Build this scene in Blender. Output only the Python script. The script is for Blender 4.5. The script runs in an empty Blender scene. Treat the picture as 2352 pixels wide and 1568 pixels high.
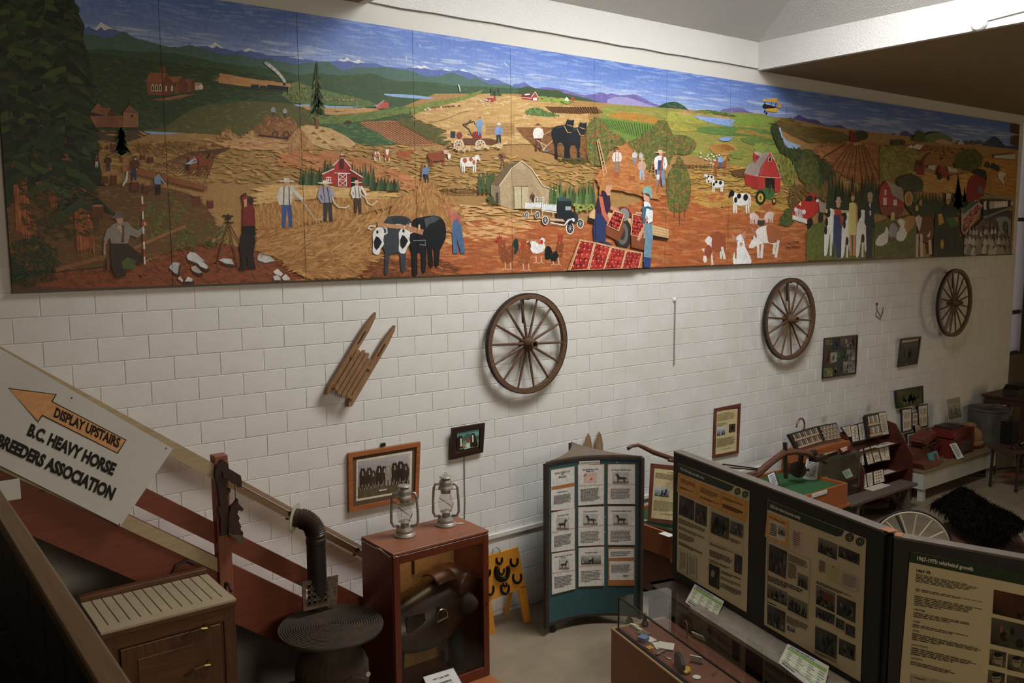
import bpy, bmesh, math, random
from mathutils import Vector, Matrix, geometry
random.seed(7)
SC = bpy.context.scene
COL = SC.collection
V = Vector
# ---------------------------------------------------------------- camera
F = 2039.5165                                     # focal length in pixels of the 2352x1568 frame
CAM = V((-1.27784, -7.89777, 4.33248))
RX = V((0.79575562, -0.60558839, -0.00597474)); RU = V((0.07645126, 0.09066215, 0.99294289)); RF = V((0.600773, 0.79059666, -0.11844291))
cd = bpy.data.cameras.new('camera'); cam = bpy.data.objects.new('camera', cd); COL.objects.link(cam)
cd.sensor_width = 36.0; cd.lens = F * 36.0 / 2352.0; cd.clip_start = 0.02; cd.clip_end = 200
cam.matrix_world = Matrix(((RX.x, RU.x, -RF.x, CAM.x), (RX.y, RU.y, -RF.y, CAM.y), (RX.z, RU.z, -RF.z, CAM.z), (0, 0, 0, 1)))
cd.dof.use_dof = True; cd.dof.focus_distance = 10.0; cd.dof.aperture_fstop = 4.0
SC.camera = cam
SC.cycles.transparent_max_bounces = 20
# ---------------------------------------------------------------- world, lights, exposure
w = bpy.data.worlds.new('sky'); SC.world = w; w.use_nodes = True
w.node_tree.nodes['Background'].inputs[0].default_value = (0.86, 0.93, 1.0, 1); w.node_tree.nodes['Background'].inputs[1].default_value = 6.0
def area(name, loc, rot, sx, sy, power, col):
    l = bpy.data.lights.new(name, 'AREA'); l.shape = 'RECTANGLE'; l.size = sx; l.size_y = sy; l.energy = power; l.color = col
    o = bpy.data.objects.new(name, l); COL.objects.link(o); o.location = loc; o.rotation_euler = rot; return o
area('skylight_daylight', (5.98, -3.6, 9.0), (math.radians(33), 0, 0), 3.4, 2.1, 525, (0.99, 0.99, 1.0))          # skylight over the well
area('end_window_daylight', (19.6, -6.0, 3.2), (0, math.radians(90), 0), 2.6, 3.0, 105, (1.0, 0.76, 0.45))     # window in the right end wall
area('landing_fill_light', (1.5, -11.6, 5.2), (math.radians(90), 0, 0), 4.0, 1.2, 200, (1.0, 0.87, 0.68))   # warm fill added behind the camera to lift dim walls, no window there
vs = SC.view_settings
vs.view_transform = 'Standard'; vs.look = 'None'; vs.gamma = 1.0; vs.use_curve_mapping = False; vs.exposure = 0.0
# ---------------------------------------------------------------- colour and materials
def lin(c):
    if isinstance(c, str):
        c = c.lstrip('#'); c = [int(c[i:i + 2], 16) / 255 for i in (0, 2, 4)]
    return tuple((x / 12.92 if x <= 0.04045 else ((x + 0.055) / 1.055) ** 2.4) for x in c[:3])
MATS = {}
def mat(name, col='#888888', col2=None, rough=.6, metal=0., scale=8., stretch=(1, 1, 1), mixr=(.35, .65), bump=0., bscale=None, detail=4., emit=0., coat=0., spec=.5):
    if name in MATS: return MATS[name]
    m = bpy.data.materials.new(name); m.use_nodes = True; nt = m.node_tree; b = nt.nodes['Principled BSDF']; L = nt.links.new
    b.inputs['Roughness'].default_value = rough; b.inputs['Metallic'].default_value = metal
    b.inputs['Specular IOR Level'].default_value = spec; b.inputs['Coat Weight'].default_value = coat
    c1 = lin(col); b.inputs['Base Color'].default_value = (*c1, 1)
    if emit:
        b.inputs['Emission Color'].default_value = (*c1, 1); b.inputs['Emission Strength'].default_value = emit
    tc = nt.nodes.new('ShaderNodeTexCoord'); mp = nt.nodes.new('ShaderNodeMapping'); L(tc.outputs['Object'], mp.inputs[0]); mp.inputs['Scale'].default_value = stretch
    nz = nt.nodes.new('ShaderNodeTexNoise'); nz.inputs['Scale'].default_value = scale; nz.inputs['Detail'].default_value = detail; L(mp.outputs[0], nz.inputs['Vector'])
    if col2:
        r = nt.nodes.new('ShaderNodeValToRGB'); e = r.color_ramp.elements
        e[0].position = mixr[0]; e[1].position = mixr[1]; e[0].color = (*c1, 1); e[1].color = (*lin(col2), 1)
        L(nz.outputs['Fac'], r.inputs[0]); L(r.outputs[0], b.inputs['Base Color'])
    if bump:
        n2 = nt.nodes.new('ShaderNodeTexNoise'); n2.inputs['Scale'].default_value = bscale or scale; n2.inputs['Detail'].default_value = 3; L(mp.outputs[0], n2.inputs['Vector'])
        bp = nt.nodes.new('ShaderNodeBump'); bp.inputs['Strength'].default_value = bump; bp.inputs['Distance'].default_value = .01; L(n2.outputs['Fac'], bp.inputs['Height']); L(bp.outputs[0], b.inputs['Normal'])
    MATS[name] = m; return m
def wood(name, col, col2, axis='x', rough=.5, coat=0., bump=.15):
    st = {'x': (.7, 9, 9), 'y': (9, .7, 9), 'z': (9, 9, .7)}[axis]
    return mat(name, col, col2, rough=rough, scale=5, stretch=st, mixr=(.3, .7), bump=bump, bscale=9, coat=coat)
def print_mat(name='printed_colour', rough=.62, spec=.3):
    if name in MATS: return MATS[name]
    m = bpy.data.materials.new(name); m.use_nodes = True; nt = m.node_tree; b = nt.nodes['Principled BSDF']; L = nt.links.new
    a = nt.nodes.new('ShaderNodeAttribute'); a.attribute_name = 'Col'
    nz = nt.nodes.new('ShaderNodeTexNoise'); nz.inputs['Scale'].default_value = 30; nz.inputs['Detail'].default_value = 5
    tc = nt.nodes.new('ShaderNodeTexCoord'); L(tc.outputs['Object'], nz.inputs['Vector'])
    mr = nt.nodes.new('ShaderNodeMapRange'); mr.inputs['From Min'].default_value = .3; mr.inputs['From Max'].default_value = .7; mr.inputs['To Min'].default_value = .86; mr.inputs['To Max'].default_value = 1.1; L(nz.outputs['Fac'], mr.inputs['Value'])
    mx = nt.nodes.new('ShaderNodeMix'); mx.data_type = 'RGBA'; mx.blend_type = 'MULTIPLY'; mx.inputs['Factor'].default_value = 1; L(a.outputs['Color'], mx.inputs[6]); L(mr.outputs[0], mx.inputs[7]); L(mx.outputs[2], b.inputs['Base Color'])
    b.inputs['Roughness'].default_value = rough; b.inputs['Specular IOR Level'].default_value = spec
    MATS[name] = m; return m
def glass_mat(name='clear_glass', tint=(.96, .98, .97), gloss=1.0):
    if name in MATS: return MATS[name]
    m = bpy.data.materials.new(name); m.use_nodes = True; nt = m.node_tree; L = nt.links.new
    out = nt.nodes['Material Output']; nt.nodes.remove(nt.nodes['Principled BSDF'])
    tr = nt.nodes.new('ShaderNodeBsdfTransparent'); tr.inputs[0].default_value = (*tint, 1)
    gl = nt.nodes.new('ShaderNodeBsdfGlossy'); gl.inputs['Roughness'].default_value = .03; gl.inputs[0].default_value = (gloss, gloss, gloss, 1)
    lw = nt.nodes.new('ShaderNodeLayerWeight'); lw.inputs[0].default_value = .5
    pw = nt.nodes.new('ShaderNodeMath'); pw.operation = 'POWER'; L(lw.outputs['Facing'], pw.inputs[0]); pw.inputs[1].default_value = 4.5
    fr = nt.nodes.new('ShaderNodeMath'); fr.operation = 'MULTIPLY_ADD'; L(pw.outputs[0], fr.inputs[0]); fr.inputs[1].default_value = .7; fr.inputs[2].default_value = .025
    mx = nt.nodes.new('ShaderNodeMixShader'); L(fr.outputs[0], mx.inputs[0]); L(tr.outputs[0], mx.inputs[1]); L(gl.outputs[0], mx.inputs[2]); L(mx.outputs[0], out.inputs[0])
    MATS[name] = m; return m
# ---------------------------------------------------------------- objects
def wpos(o):
    p = V((0, 0, 0))
    while o: p += o.location; o = o.parent
    return p
def tag(o, label=None, cat=None, group=None, kind=None):
    if label: o['label'] = label
    if cat: o['category'] = cat
    if group: o['group'] = group
    if kind: o['kind'] = kind
    return o
def thing(name, loc, label, cat, group=None, kind=None):
    o = bpy.data.objects.new(name, None); COL.objects.link(o); o.location = loc; o.empty_display_size = .05
    return tag(o, label, cat, group, kind)
def dup(o, parent=None):
    c = o.copy(); COL.objects.link(c); c.parent = parent
    for ch in o.children: dup(ch, c)
    return c
class MB:                                          # mesh builder in world coordinates
    def __init__(s, M=None): s.v = []; s.f = []; s.M = M or Matrix.Identity(4); s.c = None
    def _a(s, vs, fs):
        n = len(s.v); s.v += [s.M @ V(p) for p in vs]; s.f += [tuple(i + n for i in f) for f in fs]; return s
    def box(s, c, d, R=None):
        x, y, z = d[0] / 2, d[1] / 2, d[2] / 2
        vs = [V((a, b, e)) for a in (-x, x) for b in (-y, y) for e in (-z, z)]
        if R is not None: vs = [R @ p for p in vs]
        return s._a([p + V(c) for p in vs], [(0, 1, 3, 2), (4, 6, 7, 5), (0, 4, 5, 1), (2, 3, 7, 6), (0, 2, 6, 4), (1, 5, 7, 3)])
    def mm(s, x0, x1, y0, y1, z0, z1): return s.box(((x0 + x1) / 2, (y0 + y1) / 2, (z0 + z1) / 2), (abs(x1 - x0), abs(y1 - y0), abs(z1 - z0)))
    def bar(s, p, q, w, h, up=(0, 0, 1)):          # square bar between two points
        p = V(p); q = V(q); d = (q - p); L = d.length; d.normalize(); u = V(up)
        if abs(d.dot(u)) > .98: u = V((0, 1, 0))
        r = d.cross(u).normalized(); u = r.cross(d)
        vs = [p + d * (L * k) + r * (a * w / 2) + u * (b * h / 2) for k in (0, 1) for a in (-1, 1) for b in (-1, 1)]
        return s._a(vs, [(0, 1, 3, 2), (4, 6, 7, 5), (0, 4, 5, 1), (2, 3, 7, 6), (0, 2, 6, 4), (1, 5, 7, 3)])
    def tube(s, pts, r, n=8, caps=True, closed=False):
        pts = [V(p) for p in pts]; m = len(pts); rs = r if isinstance(r, (list, tuple)) else [r] * m; vs = []; fs = []; u = None
        for i, p in enumerate(pts):
            a = pts[(i - 1) % m] if (closed or i > 0) else p; b = pts[(i + 1) % m] if (closed or i < m - 1) else p
            d = (b - a)
            if d.length < 1e-9: d = V((0, 0, 1))
            d.normalize()
            if u is None: u = d.orthogonal().normalized()
            u = (u - d * u.dot(d)); u = u.normalized() if u.length > 1e-6 else d.orthogonal().normalized(); w_ = d.cross(u)
            for k in range(n): t = 2 * math.pi * k / n; vs.append(p + (u * math.cos(t) + w_ * math.sin(t)) * rs[i])
        for i in range(m if closed else m - 1):
            j = (i + 1) % m
            for k in range(n): fs.append((i * n + k, i * n + (k + 1) % n, j * n + (k + 1) % n, j * n + k))
        if caps and not closed: fs += [tuple(range(n - 1, -1, -1)), tuple((m - 1) * n + k for k in range(n))]
        return s._a(vs, fs)
    def cyl(s, p, q, r, r2=None, n=12): return s.tube([p, q], [r, r if r2 is None else r2], n)
    def lathe(s, prof, c=(0, 0, 0), n=24, ax=(0, 0, 1), cap=True):       # profile of (radius, height)
        ax = V(ax).normalized(); u = ax.orthogonal().normalized(); w_ = ax.cross(u); c = V(c); vs = []; fs = []; m = len(prof)
        for r, h in prof:
            for k in range(n): t = 2 * math.pi * k / n; vs.append(c + ax * h + (u * math.cos(t) + w_ * math.sin(t)) * max(r, 1e-4))
        for i in range(m - 1):
            for k in range(n): fs.append((i * n + k, i * n + (k + 1) % n, (i + 1) * n + (k + 1) % n, (i + 1) * n + k))
        if cap: fs += [tuple(range(n - 1, -1, -1)), tuple((m - 1) * n + k for k in range(n))]
        return s._a(vs, fs)
    def ell(s, c, r, n=12, m=8, R=None):
        vs = []; fs = []
        for i in range(m + 1):
            a = math.pi * i / m
            for k in range(n):
                t = 2 * math.pi * k / n; p = V((r[0] * math.sin(a) * math.cos(t), r[1] * math.sin(a) * math.sin(t), r[2] * math.cos(a)))
                vs.append((R @ p if R is not None else p) + V(c))
        for i in range(m):
            for k in range(n): fs.append((i * n + k, (i + 1) * n + k, (i + 1) * n + (k + 1) % n, i * n + (k + 1) % n))
        return s._a(vs, fs)
    def prism(s, pts, d):                          # 3d outline swept by vector d
        pts = [V(p) for p in pts]; n = len(pts); d = V(d); c = sum(pts, V()) / n
        nr = V((0, 0, 0))
        for i in range(n): nr += (pts[i] - c).cross(pts[(i + 1) % n] - c)
        if nr.dot(d) > 0: pts = pts[::-1]
        return s._a(pts + [p + d for p in pts], [tuple(range(n)), tuple(range(2 * n - 1, n - 1, -1))] + [(i, i + n, (i + 1) % n + n, (i + 1) % n) for i in range(n)])
    def quad(s, *p): return s._a(p, [tuple(range(len(p)))])
    def grid(s, fn, nu, nv):
        vs = [fn(i / nu, j / nv) for j in range(nv + 1) for i in range(nu + 1)]
        return s._a(vs, [(j * (nu + 1) + i, j * (nu + 1) + i + 1, (j + 1) * (nu + 1) + i + 1, (j + 1) * (nu + 1) + i) for j in range(nv) for i in range(nu)])
    def build(s, name, m, parent=None, smooth=False, bevel=0., solid=0., sub=0, loc=None, fix=False):
        me = bpy.data.meshes.new(name); o = bpy.data.objects.new(name, me); COL.objects.link(o)
        if parent is not None: org = wpos(parent); o.parent = parent
        else:
            if loc is None:
                lo = [min(p[i] for p in s.v) for i in range(3)]; hi = [max(p[i] for p in s.v) for i in range(3)]
                loc = V(((lo[0] + hi[0]) / 2, (lo[1] + hi[1]) / 2, lo[2]))
            org = V(loc); o.location = org
        me.from_pydata([p - org for p in s.v], [], s.f)
        if fix:
            bm = bmesh.new(); bm.from_mesh(me); bmesh.ops.recalc_face_normals(bm, faces=bm.faces); bm.to_mesh(me); bm.free()
        if s.c is not None:
            a = me.color_attributes.new('Col', 'FLOAT_COLOR', 'POINT')
            a.data.foreach_set('color', [x for c in s.c for x in (*c, 1.0)])
        me.materials.append(m)
        if smooth: me.shade_smooth() if not isinstance(smooth, float) else me.shade_smooth()
        if bevel:
            b = o.modifiers.new('bevel', 'BEVEL'); b.width = bevel; b.segments = 1; b.limit_method = 'ANGLE'; b.angle_limit = .6
        if solid: b = o.modifiers.new('solid', 'SOLIDIFY'); b.thickness = solid; b.offset = 0
        if sub: b = o.modifiers.new('sub', 'SUBSURF'); b.levels = sub; b.render_levels = sub
        me.update(); return o
def struct(name, mb, m, label=None, **k): return tag(mb.build(name, m, **k), label, None, None, 'structure')
# ---------------------------------------------------------------- flat print on real surfaces
def ray(x, y): return RX * ((x - 1176) / F) - RU * ((y - 784) / F) + RF
class Plane:
    curved = False
    def __init__(s, O, N): s.O = V(O); s.N = V(N).normalized()
    def hit(s, x, y, off=0.):
        d = ray(x, y); return CAM + d * ((s.O + s.N * off - CAM).dot(s.N) / d.dot(s.N))
class Cyl:
    curved = True
    def __init__(s, cx, cy, R): s.cx, s.cy, s.R = cx, cy, R
    def hit(s, x, y, off=0.):
        d = ray(x, y); a, b = CAM.x - s.cx, CAM.y - s.cy; R = s.R - off
        A = d.x * d.x + d.y * d.y; B = a * d.x + b * d.y; Cc = a * a + b * b - R * R
        return CAM + d * ((-B + math.sqrt(max(B * B - A * Cc, 0))) / A)
def pts_of(s, k=1, ox=0, oy=0):
    if isinstance(s, str): s = [tuple(float(t) for t in q.split(',')) for q in s.split()]
    return [(ox + x / k, oy + y / k) for x, y in s]
def smooth_loop(p, n=3):
    m = len(p); out = []
    for i in range(m):
        a, b, c, d = p[i - 1], p[i], p[(i + 1) % m], p[(i + 2) % m]
        for j in range(n):
            t = j / n; t2 = t * t; t3 = t2 * t
            out.append(tuple(.5 * (2 * b[k] + (c[k] - a[k]) * t + (2 * a[k] - 5 * b[k] + 4 * c[k] - d[k]) * t2 + (3 * b[k] - a[k] - 3 * c[k] + d[k]) * t3) for k in (0, 1)))
    return out
def inside(x, y, p):
    r = False; j = len(p) - 1
    for i in range(len(p)):
        if (p[i][1] > y) != (p[j][1] > y) and x < (p[j][0] - p[i][0]) * (y - p[i][1]) / (p[j][1] - p[i][1]) + p[i][0]: r = not r
        j = i
    return r
TXT = {}; HCAP = [.7]
def text_tris(t, bold=0.):
    if (t, bold) in TXT: return TXT[(t, bold)]
    cu = bpy.data.curves.new('t', 'FONT'); cu.body = t; cu.offset = bold; cu.resolution_u = 3
    o = bpy.data.objects.new('t', cu); COL.objects.link(o); dg = bpy.context.evaluated_depsgraph_get(); me = bpy.data.meshes.new_from_object(o.evaluated_get(dg))
    me.calc_loop_triangles(); vs = [(p.co.x, p.co.y) for p in me.vertices]; fs = [tuple(l.vertices) for l in me.loop_triangles]
    bpy.data.objects.remove(o); bpy.data.curves.remove(cu); bpy.data.meshes.remove(me)
    x0 = min(p[0] for p in vs); x1 = max(p[0] for p in vs); h = HCAP[0]
    if t == 'H': HCAP[0] = h = max(p[1] for p in vs)
    TXT[(t, bold)] = ([((x - x0) / (x1 - x0), y / h) for x, y in vs], fs); return TXT[(t, bold)]
text_tris('H')
class Print:
    def __init__(s, plane, base=.0015, step=.00025, cell=12, rnd=None):
        s.p = plane; s.base = base; s.step = step; s.cell = cell; s.desat = 0.; s.h = {}; s.v = []; s.c = []; s.f = []; s.k = 1.; s.ox = s.oy = 0.; s.r = rnd or random.Random(5)
    def at(s, ox=0, oy=0, k=1.): s.ox, s.oy, s.k = ox, oy, k; return s
    def P(s, q): return pts_of(q, s.k, s.ox, s.oy)
    def lay(s, xs, ys):
        c = s.cell; cells = [(i, j) for i in range(int(min(xs) // c), int(max(xs) // c) + 1) for j in range(int(min(ys) // c), int(max(ys) // c) + 1)]
        n = max((s.h.get(q, 0) for q in cells), default=0) + 1
        for q in cells: s.h[q] = n
        return s.base + n * s.step
    def raw(s, pts, tris, cols, off):
        n = len(s.v)
        s.v += [s.p.hit(x, y, off) for x, y in pts]; s.f += [tuple(n + i for i in t) for t in tris]
        if s.desat: f_ = lambda c: tuple(x + (.25 * c[0] + .6 * c[1] + .15 * c[2] - x) * s.desat for x in c); cols = [f_(c) for c in cols] if isinstance(cols, list) else f_(cols)
        s.c += cols if isinstance(cols, list) else [cols] * len(pts)
    def _poly(s, g, col):                          # g in photo pixels
        off = s.lay([a for a, b in g], [b for a, b in g])
        tr = geometry.tessellate_polygon([[V((x, y, 0)) for x, y in g]])
        s.raw(g, tr, lin(col) if isinstance(col, str) else col, off)
    def poly(s, col, q, sm=0):
        g = s.P(q)
        if sm: g = smooth_loop(g, sm)
        s._poly(g, col); return g
    def line(s, col, q, w):                        # polyline of width w (crop units)
        g = s.P(q); w = w / s.k / 2; L = []; Rr = []
        for i, (x, y) in enumerate(g):
            a = g[max(i - 1, 0)]; b = g[min(i + 1, len(g) - 1)]; dx, dy = b[0] - a[0], b[1] - a[1]; l = math.hypot(dx, dy) or 1
            L.append((x - dy / l * w, y + dx / l * w)); Rr.append((x + dy / l * w, y - dx / l * w))
        off = s.lay([x for x, y in g], [y for x, y in g]); m = len(g); t = []
        for i in range(m - 1): t += [(i, i + 1, m + i + 1), (i, m + i + 1, m + i)]
        s.raw(L + Rr, t, lin(col), off)
    def el(s, col, x, y, rx, ry, n=12, a0=0., rot=0.):
        c, d = math.cos(rot), math.sin(rot)
        g = s.P([(x + rx * math.cos(a0 + 2 * math.pi * i / n) * c - ry * math.sin(a0 + 2 * math.pi * i / n) * d, y + rx * math.cos(a0 + 2 * math.pi * i / n) * d + ry * math.sin(a0 + 2 * math.pi * i / n) * c) for i in range(n)])
        s._poly(g, col)
    def rect(s, col, x0, y0, x1, y1): s.poly(col, [(x0, y0), (x1, y0), (x1, y1), (x0, y1)])
    def quad(s, col, q, nu=1, nv=1, cols=None):    # bilinear quad TL TR BR BL, subdivided, optional corner colours
        a, b, c, d = s.P(q); off = s.lay([p[0] for p in (a, b, c, d)], [p[1] for p in (a, b, c, d)]); P = []; K = []
        cl = [lin(x) for x in cols] if cols else None
        for j in range(nv + 1):
            for i in range(nu + 1):
                u, v = i / nu, j / nv; P.append(tuple((a[k] * (1 - u) + b[k] * u) * (1 - v) + (d[k] * (1 - u) + c[k] * u) * v for k in (0, 1)))
                if cl: K.append(tuple((cl[0][k] * (1 - u) + cl[1][k] * u) * (1 - v) + (cl[3][k] * (1 - u) + cl[2][k] * u) * v for k in range(3)))
        t = []
        for j in range(nv):
            for i in range(nu): e = j * (nu + 1) + i; t += [(e, e + 1, e + nu + 2), (e, e + nu + 2, e + nu + 1)]
        s.raw(P, t, K if cl else lin(col), off)
    def strokes(s, q, n, L, w, ang, cols, jit=.25, raw=False, soft=.5):   # brush strokes inside an outline
        g = q if raw else s.P(q); xs = [a for a, b in g]; ys = [b for a, b in g]; off = s.lay(xs, ys); cl = [lin(c) for c in cols]; k = 0; it = 0; av = tuple(sum(c[i] for c in cl) / len(cl) for i in range(3)); cl = [tuple(c[i] + (av[i] - c[i]) * soft for i in range(3)) for c in cl]
        while k < n and it < n * 6:
            it += 1; x = s.r.uniform(min(xs), max(xs)); y = s.r.uniform(min(ys), max(ys))
            if not inside(x, y, g): continue
            k += 1; a = (ang(x, y) if callable(ang) else ang) + s.r.gauss(0, jit); l = L * s.r.uniform(.5, 1.4) / 2; ww = w * s.r.uniform(.6, 1.4) / 2; c, d = math.cos(a), math.sin(a)
            f = s.r.uniform(.92, 1.08); cc = tuple(min(1, t * f) for t in s.r.choice(cl))
            s.raw([(x - c * l, y - d * l), (x + d * ww, y - c * ww), (x + c * l, y + d * l), (x - d * ww, y + c * ww)], [(0, 1, 2), (0, 2, 3)], cc, off + s.r.random() * s.step * .85)
    def text(s, t, col, p0, p1, up, bold=0., italic=0.):          # baseline from p0 to p1, cap height vector up (crop units)
        vs, fs = text_tris(t, bold); a, b = s.P([p0, p1]); u = (up[0] / s.k, up[1] / s.k)
        g = [(a[0] + (b[0] - a[0]) * x + u[0] * y + italic * y * (b[0] - a[0]) / max(len(t), 1), a[1] + (b[1] - a[1]) * x + u[1] * y + italic * y * (b[1] - a[1]) / max(len(t), 1)) for x, y in vs]
        off = s.lay([a for a, b in g], [b for a, b in g]); s.raw(g, fs, lin(col), off)
    def para(s, col, q, lines, fill=.55, ragged=.15, words=(.05, .14)):   # illegible lines of small print
        a, b, c, d = s.P(q); off = s.lay([p[0] for p in (a, b, c, d)], [p[1] for p in (a, b, c, d)]); cl = lin(col)
        B = lambda u, v: tuple((a[k] * (1 - u) + b[k] * u) * (1 - v) + (d[k] * (1 - u) + c[k] * u) * v for k in (0, 1))
        for i in range(lines):
            v0 = (i + .2) / lines; v1 = v0 + fill / lines; u = 0.; end = 1 - s.r.random() * ragged
            if i == lines - 1: end *= s.r.uniform(.4, .9)
            while u < end - .02:
                u1 = min(u + s.r.uniform(*words), end); s.raw([B(u, v0), B(u1, v0), B(u1, v1), B(u, v1)], [(0, 1, 2), (0, 2, 3)], cl, off); u = u1 + .018
    def photo(s, q, tone=('#8d8a84', '#3a3632', '#d8d3c8'), n=14, sky=True, fig=True):   # small illegible photograph
        m, dk, lt = tone; s.quad(m, q, 2, 2, cols=[lt, lt, dk, dk] if sky else [m, dk, m, dk])
        a, b, c, d = s.P(q); off = s.lay([p[0] for p in (a, b, c, d)], [p[1] for p in (a, b, c, d)])
        B = lambda u, v: tuple((a[k] * (1 - u) + b[k] * u) * (1 - v) + (d[k] * (1 - u) + c[k] * u) * v for k in (0, 1))
        for i in range(n):
            u = s.r.uniform(.12, .88); v = s.r.uniform(.35, .85); rw = s.r.uniform(.03, .10); rh = s.r.uniform(.10, .28); rh = min(rh, v - .03, .97 - v); rw = min(rw, u - .02, .98 - u)
            cc = tuple(t * s.r.uniform(.5, 1.3) for t in lin(s.r.choice([dk, dk, m, dk, lt] if fig else [dk, m])))
            s.raw([B(u + rw * math.cos(t * .785), v + rh * math.sin(t * .785)) for t in range(8)], [(0, j, j + 1) for j in range(1, 7)], cc, off)
    def mesh(s):
        mb = MB(); mb.v = s.v; mb.f = s.f; mb.c = s.c; return mb
    def build(s, name, parent=None, m=None, **k): return s.mesh().build(name, m or print_mat(), parent, **k)
# ================================================================ the room
ZS = 6.552            # soffit height; the floor is z = 0 and the long wall's face is y = 0
XE = 17.09            # right end of the long wall
M_conc = mat('concrete_floor', '#6f6351', '#8a7c66', rough=.55, scale=2.2, mixr=(.3, .7), bump=.05, bscale=40, detail=8)
M_wall = mat('white_painted_block', '#dcdad5', '#cfccc5', rough=.75, scale=3.0, mixr=(.3, .75), bump=.25, bscale=160)
M_mortar = mat('painted_mortar', '#d2d0ca', rough=.8, bump=.2, bscale=90)
M_stucco = mat('white_textured_plaster', '#d9d8d4', rough=.85, scale=4, bump=.9, bscale=55)
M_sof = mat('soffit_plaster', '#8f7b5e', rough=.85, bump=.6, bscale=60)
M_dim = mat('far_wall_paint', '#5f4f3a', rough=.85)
struct('floor', MB().mm(-8, 21, -12, 2.2, -.2, 0), M_conc)
wall = struct('wall_back', MB().mm(-8, XE, .004, .28, 0, ZS), M_mortar)
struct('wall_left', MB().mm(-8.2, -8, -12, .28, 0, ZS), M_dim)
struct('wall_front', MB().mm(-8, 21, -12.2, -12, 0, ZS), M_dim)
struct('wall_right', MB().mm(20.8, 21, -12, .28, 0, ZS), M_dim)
# ceiling with the skylight well
WX0, WX1, WY0 = 2.985, 8.97, -4.6
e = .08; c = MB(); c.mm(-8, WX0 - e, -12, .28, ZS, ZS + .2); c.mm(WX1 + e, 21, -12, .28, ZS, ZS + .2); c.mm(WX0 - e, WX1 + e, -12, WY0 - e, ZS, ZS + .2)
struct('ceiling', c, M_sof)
ZW = 6.925; ZT = 8.005; iX = 1.2; iY = 2.4; ZR = 10.4
c = MB(); e = .08
c.mm(WX0 - e, WX1 + e, 0, e, ZS + .001, ZW); c.mm(WX0 - e, WX1 + e, WY0 - e, WY0, ZS + .001, ZR)
c.mm(WX0 - e, WX0, WY0, 0, ZS + .001, ZW); c.mm(WX1, WX1 + e, WY0, 0, ZS + .001, ZW)
struct('wall_skylight_well', c, M_stucco)
a = [V((WX0, 0, ZW)), V((WX1, 0, ZW)), V((WX1, WY0, ZW)), V((WX0, WY0, ZW))]; b = [V((WX0 + iX, -iY, ZT)), V((WX1 - iX, -iY, ZT)), V((WX1 - iX, WY0, ZT)), V((WX0 + iX, WY0, ZT))]
c = MB()
for i in (0, 1, 3): j = (i + 1) % 4; c.prism([a[i], a[j], b[j], b[i]], (0, 0, .1))
c.mm(WX0 + iX - .1, WX0 + iX, WY0, -iY, ZT, ZR); c.mm(WX1 - iX, WX1 - iX + .1, WY0, -iY, ZT, ZR); c.mm(WX0 + iX - .1, WX1 - iX + .1, -iY, -iY + .1, ZT, ZR)
struct('ceiling_skylight_slope', c, M_stucco)
c = MB(); c.mm(WX0 + iX - .1, WX1 - iX + .1, WY0, -iY + .1, ZR, ZR + .05)
struct('window_2', c, mat('skylight_pane', '#e8eef2', rough=.4))
# masonry blocks of the long wall: 300 nearest as parts, the rest joined
BW, BH = .4064, .2032; Z0 = 3.505
def block_mesh(w_, name):
    g = .0025; b_ = .0035; x = w_ / 2 - g; z = BH / 2 - g; vs = [(-x, .006, -z), (x, .006, -z), (x, .006, z), (-x, .006, z), (-x, .003, -z), (x, .003, -z), (x, .003, z), (-x, .003, z), (-x + b_, -.001, -z + b_), (x - b_, -.001, -z + b_), (x - b_, -.001, z - b_), (-x + b_, -.001, z - b_)]
    fs = [(8, 9, 10, 11)] + [(4 + i, 4 + (i + 1) % 4, 8 + (i + 1) % 4, 8 + i) for i in range(4)] + [(i, (i + 1) % 4, 4 + (i + 1) % 4, 4 + i) for i in range(4)]
    me = bpy.data.meshes.new(name); me.from_pydata(vs, [], fs); me.materials.append(M_wall); return me
BM = block_mesh(BW, 'block'); cand = []
for r in list(range(-17, 3)) + [13, 14]:
    off = 0 if r % 2 else .5
    for k in range(-3, 43):
        x = (k + off + .5) * BW; z = Z0 + (r + .5) * BH
        if x + BW / 2 > XE - .01 or z + BH / 2 > ZS: continue
        d = V((x, 0, z)) - CAM; q = (d.dot(RX) / d.dot(RF) * F + 1176, -d.dot(RU) / d.dot(RF) * F + 784)
        if q[0] < -60 or q[0] > 2400 or q[1] < -30: continue
        hid = z < 1.0 and x < 2.2
        cand.append((d.length + (50 if hid else 0), x, z))
cand.sort(); rest = MB()
for i, (d, x, z) in enumerate(cand):
    if i < 300:
        o = bpy.data.objects.new('block', BM); COL.objects.link(o); o.parent = wall; o.location = V((x, 0, z)) - wall.location; o.rotation_euler = (0, random.gauss(0, .0015), 0); o.location.y += random.gauss(0, .0004)
    else:
        n = len(rest.v); rest.v += [V((x + v.co.x, v.co.y + random.gauss(0, .0003), z + v.co.z)) for v in BM.vertices]; rest.f += [tuple(n + t for t in p.vertices) for p in BM.polygons]
tag(rest.build('blocks', M_wall, wall), kind='stuff')
# thin wire stapled along the joint above the mural, and its fixing
wr = MB(); wr.tube([(WX0 + .02 + i * .375, -.012, ZS + .02 - .006 * (i % 2) + random.gauss(0, .003)) for i in range(17)], .006, 5)
tag(wr.build('signal_wire', mat('grey_wire', '#6d675e', rough=.6)), 'thin grey wire stapled along the joint above the mural', 'wire')
# plaster edge trim under the well
# conduit / chair rail along the lower wall
c = MB(); c.mm(2.9, 9.3, -.03, .0, .93, .975); struct('trim_1', c, mat('dusty_white_rail', '#cfccc4', rough=.7))
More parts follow.
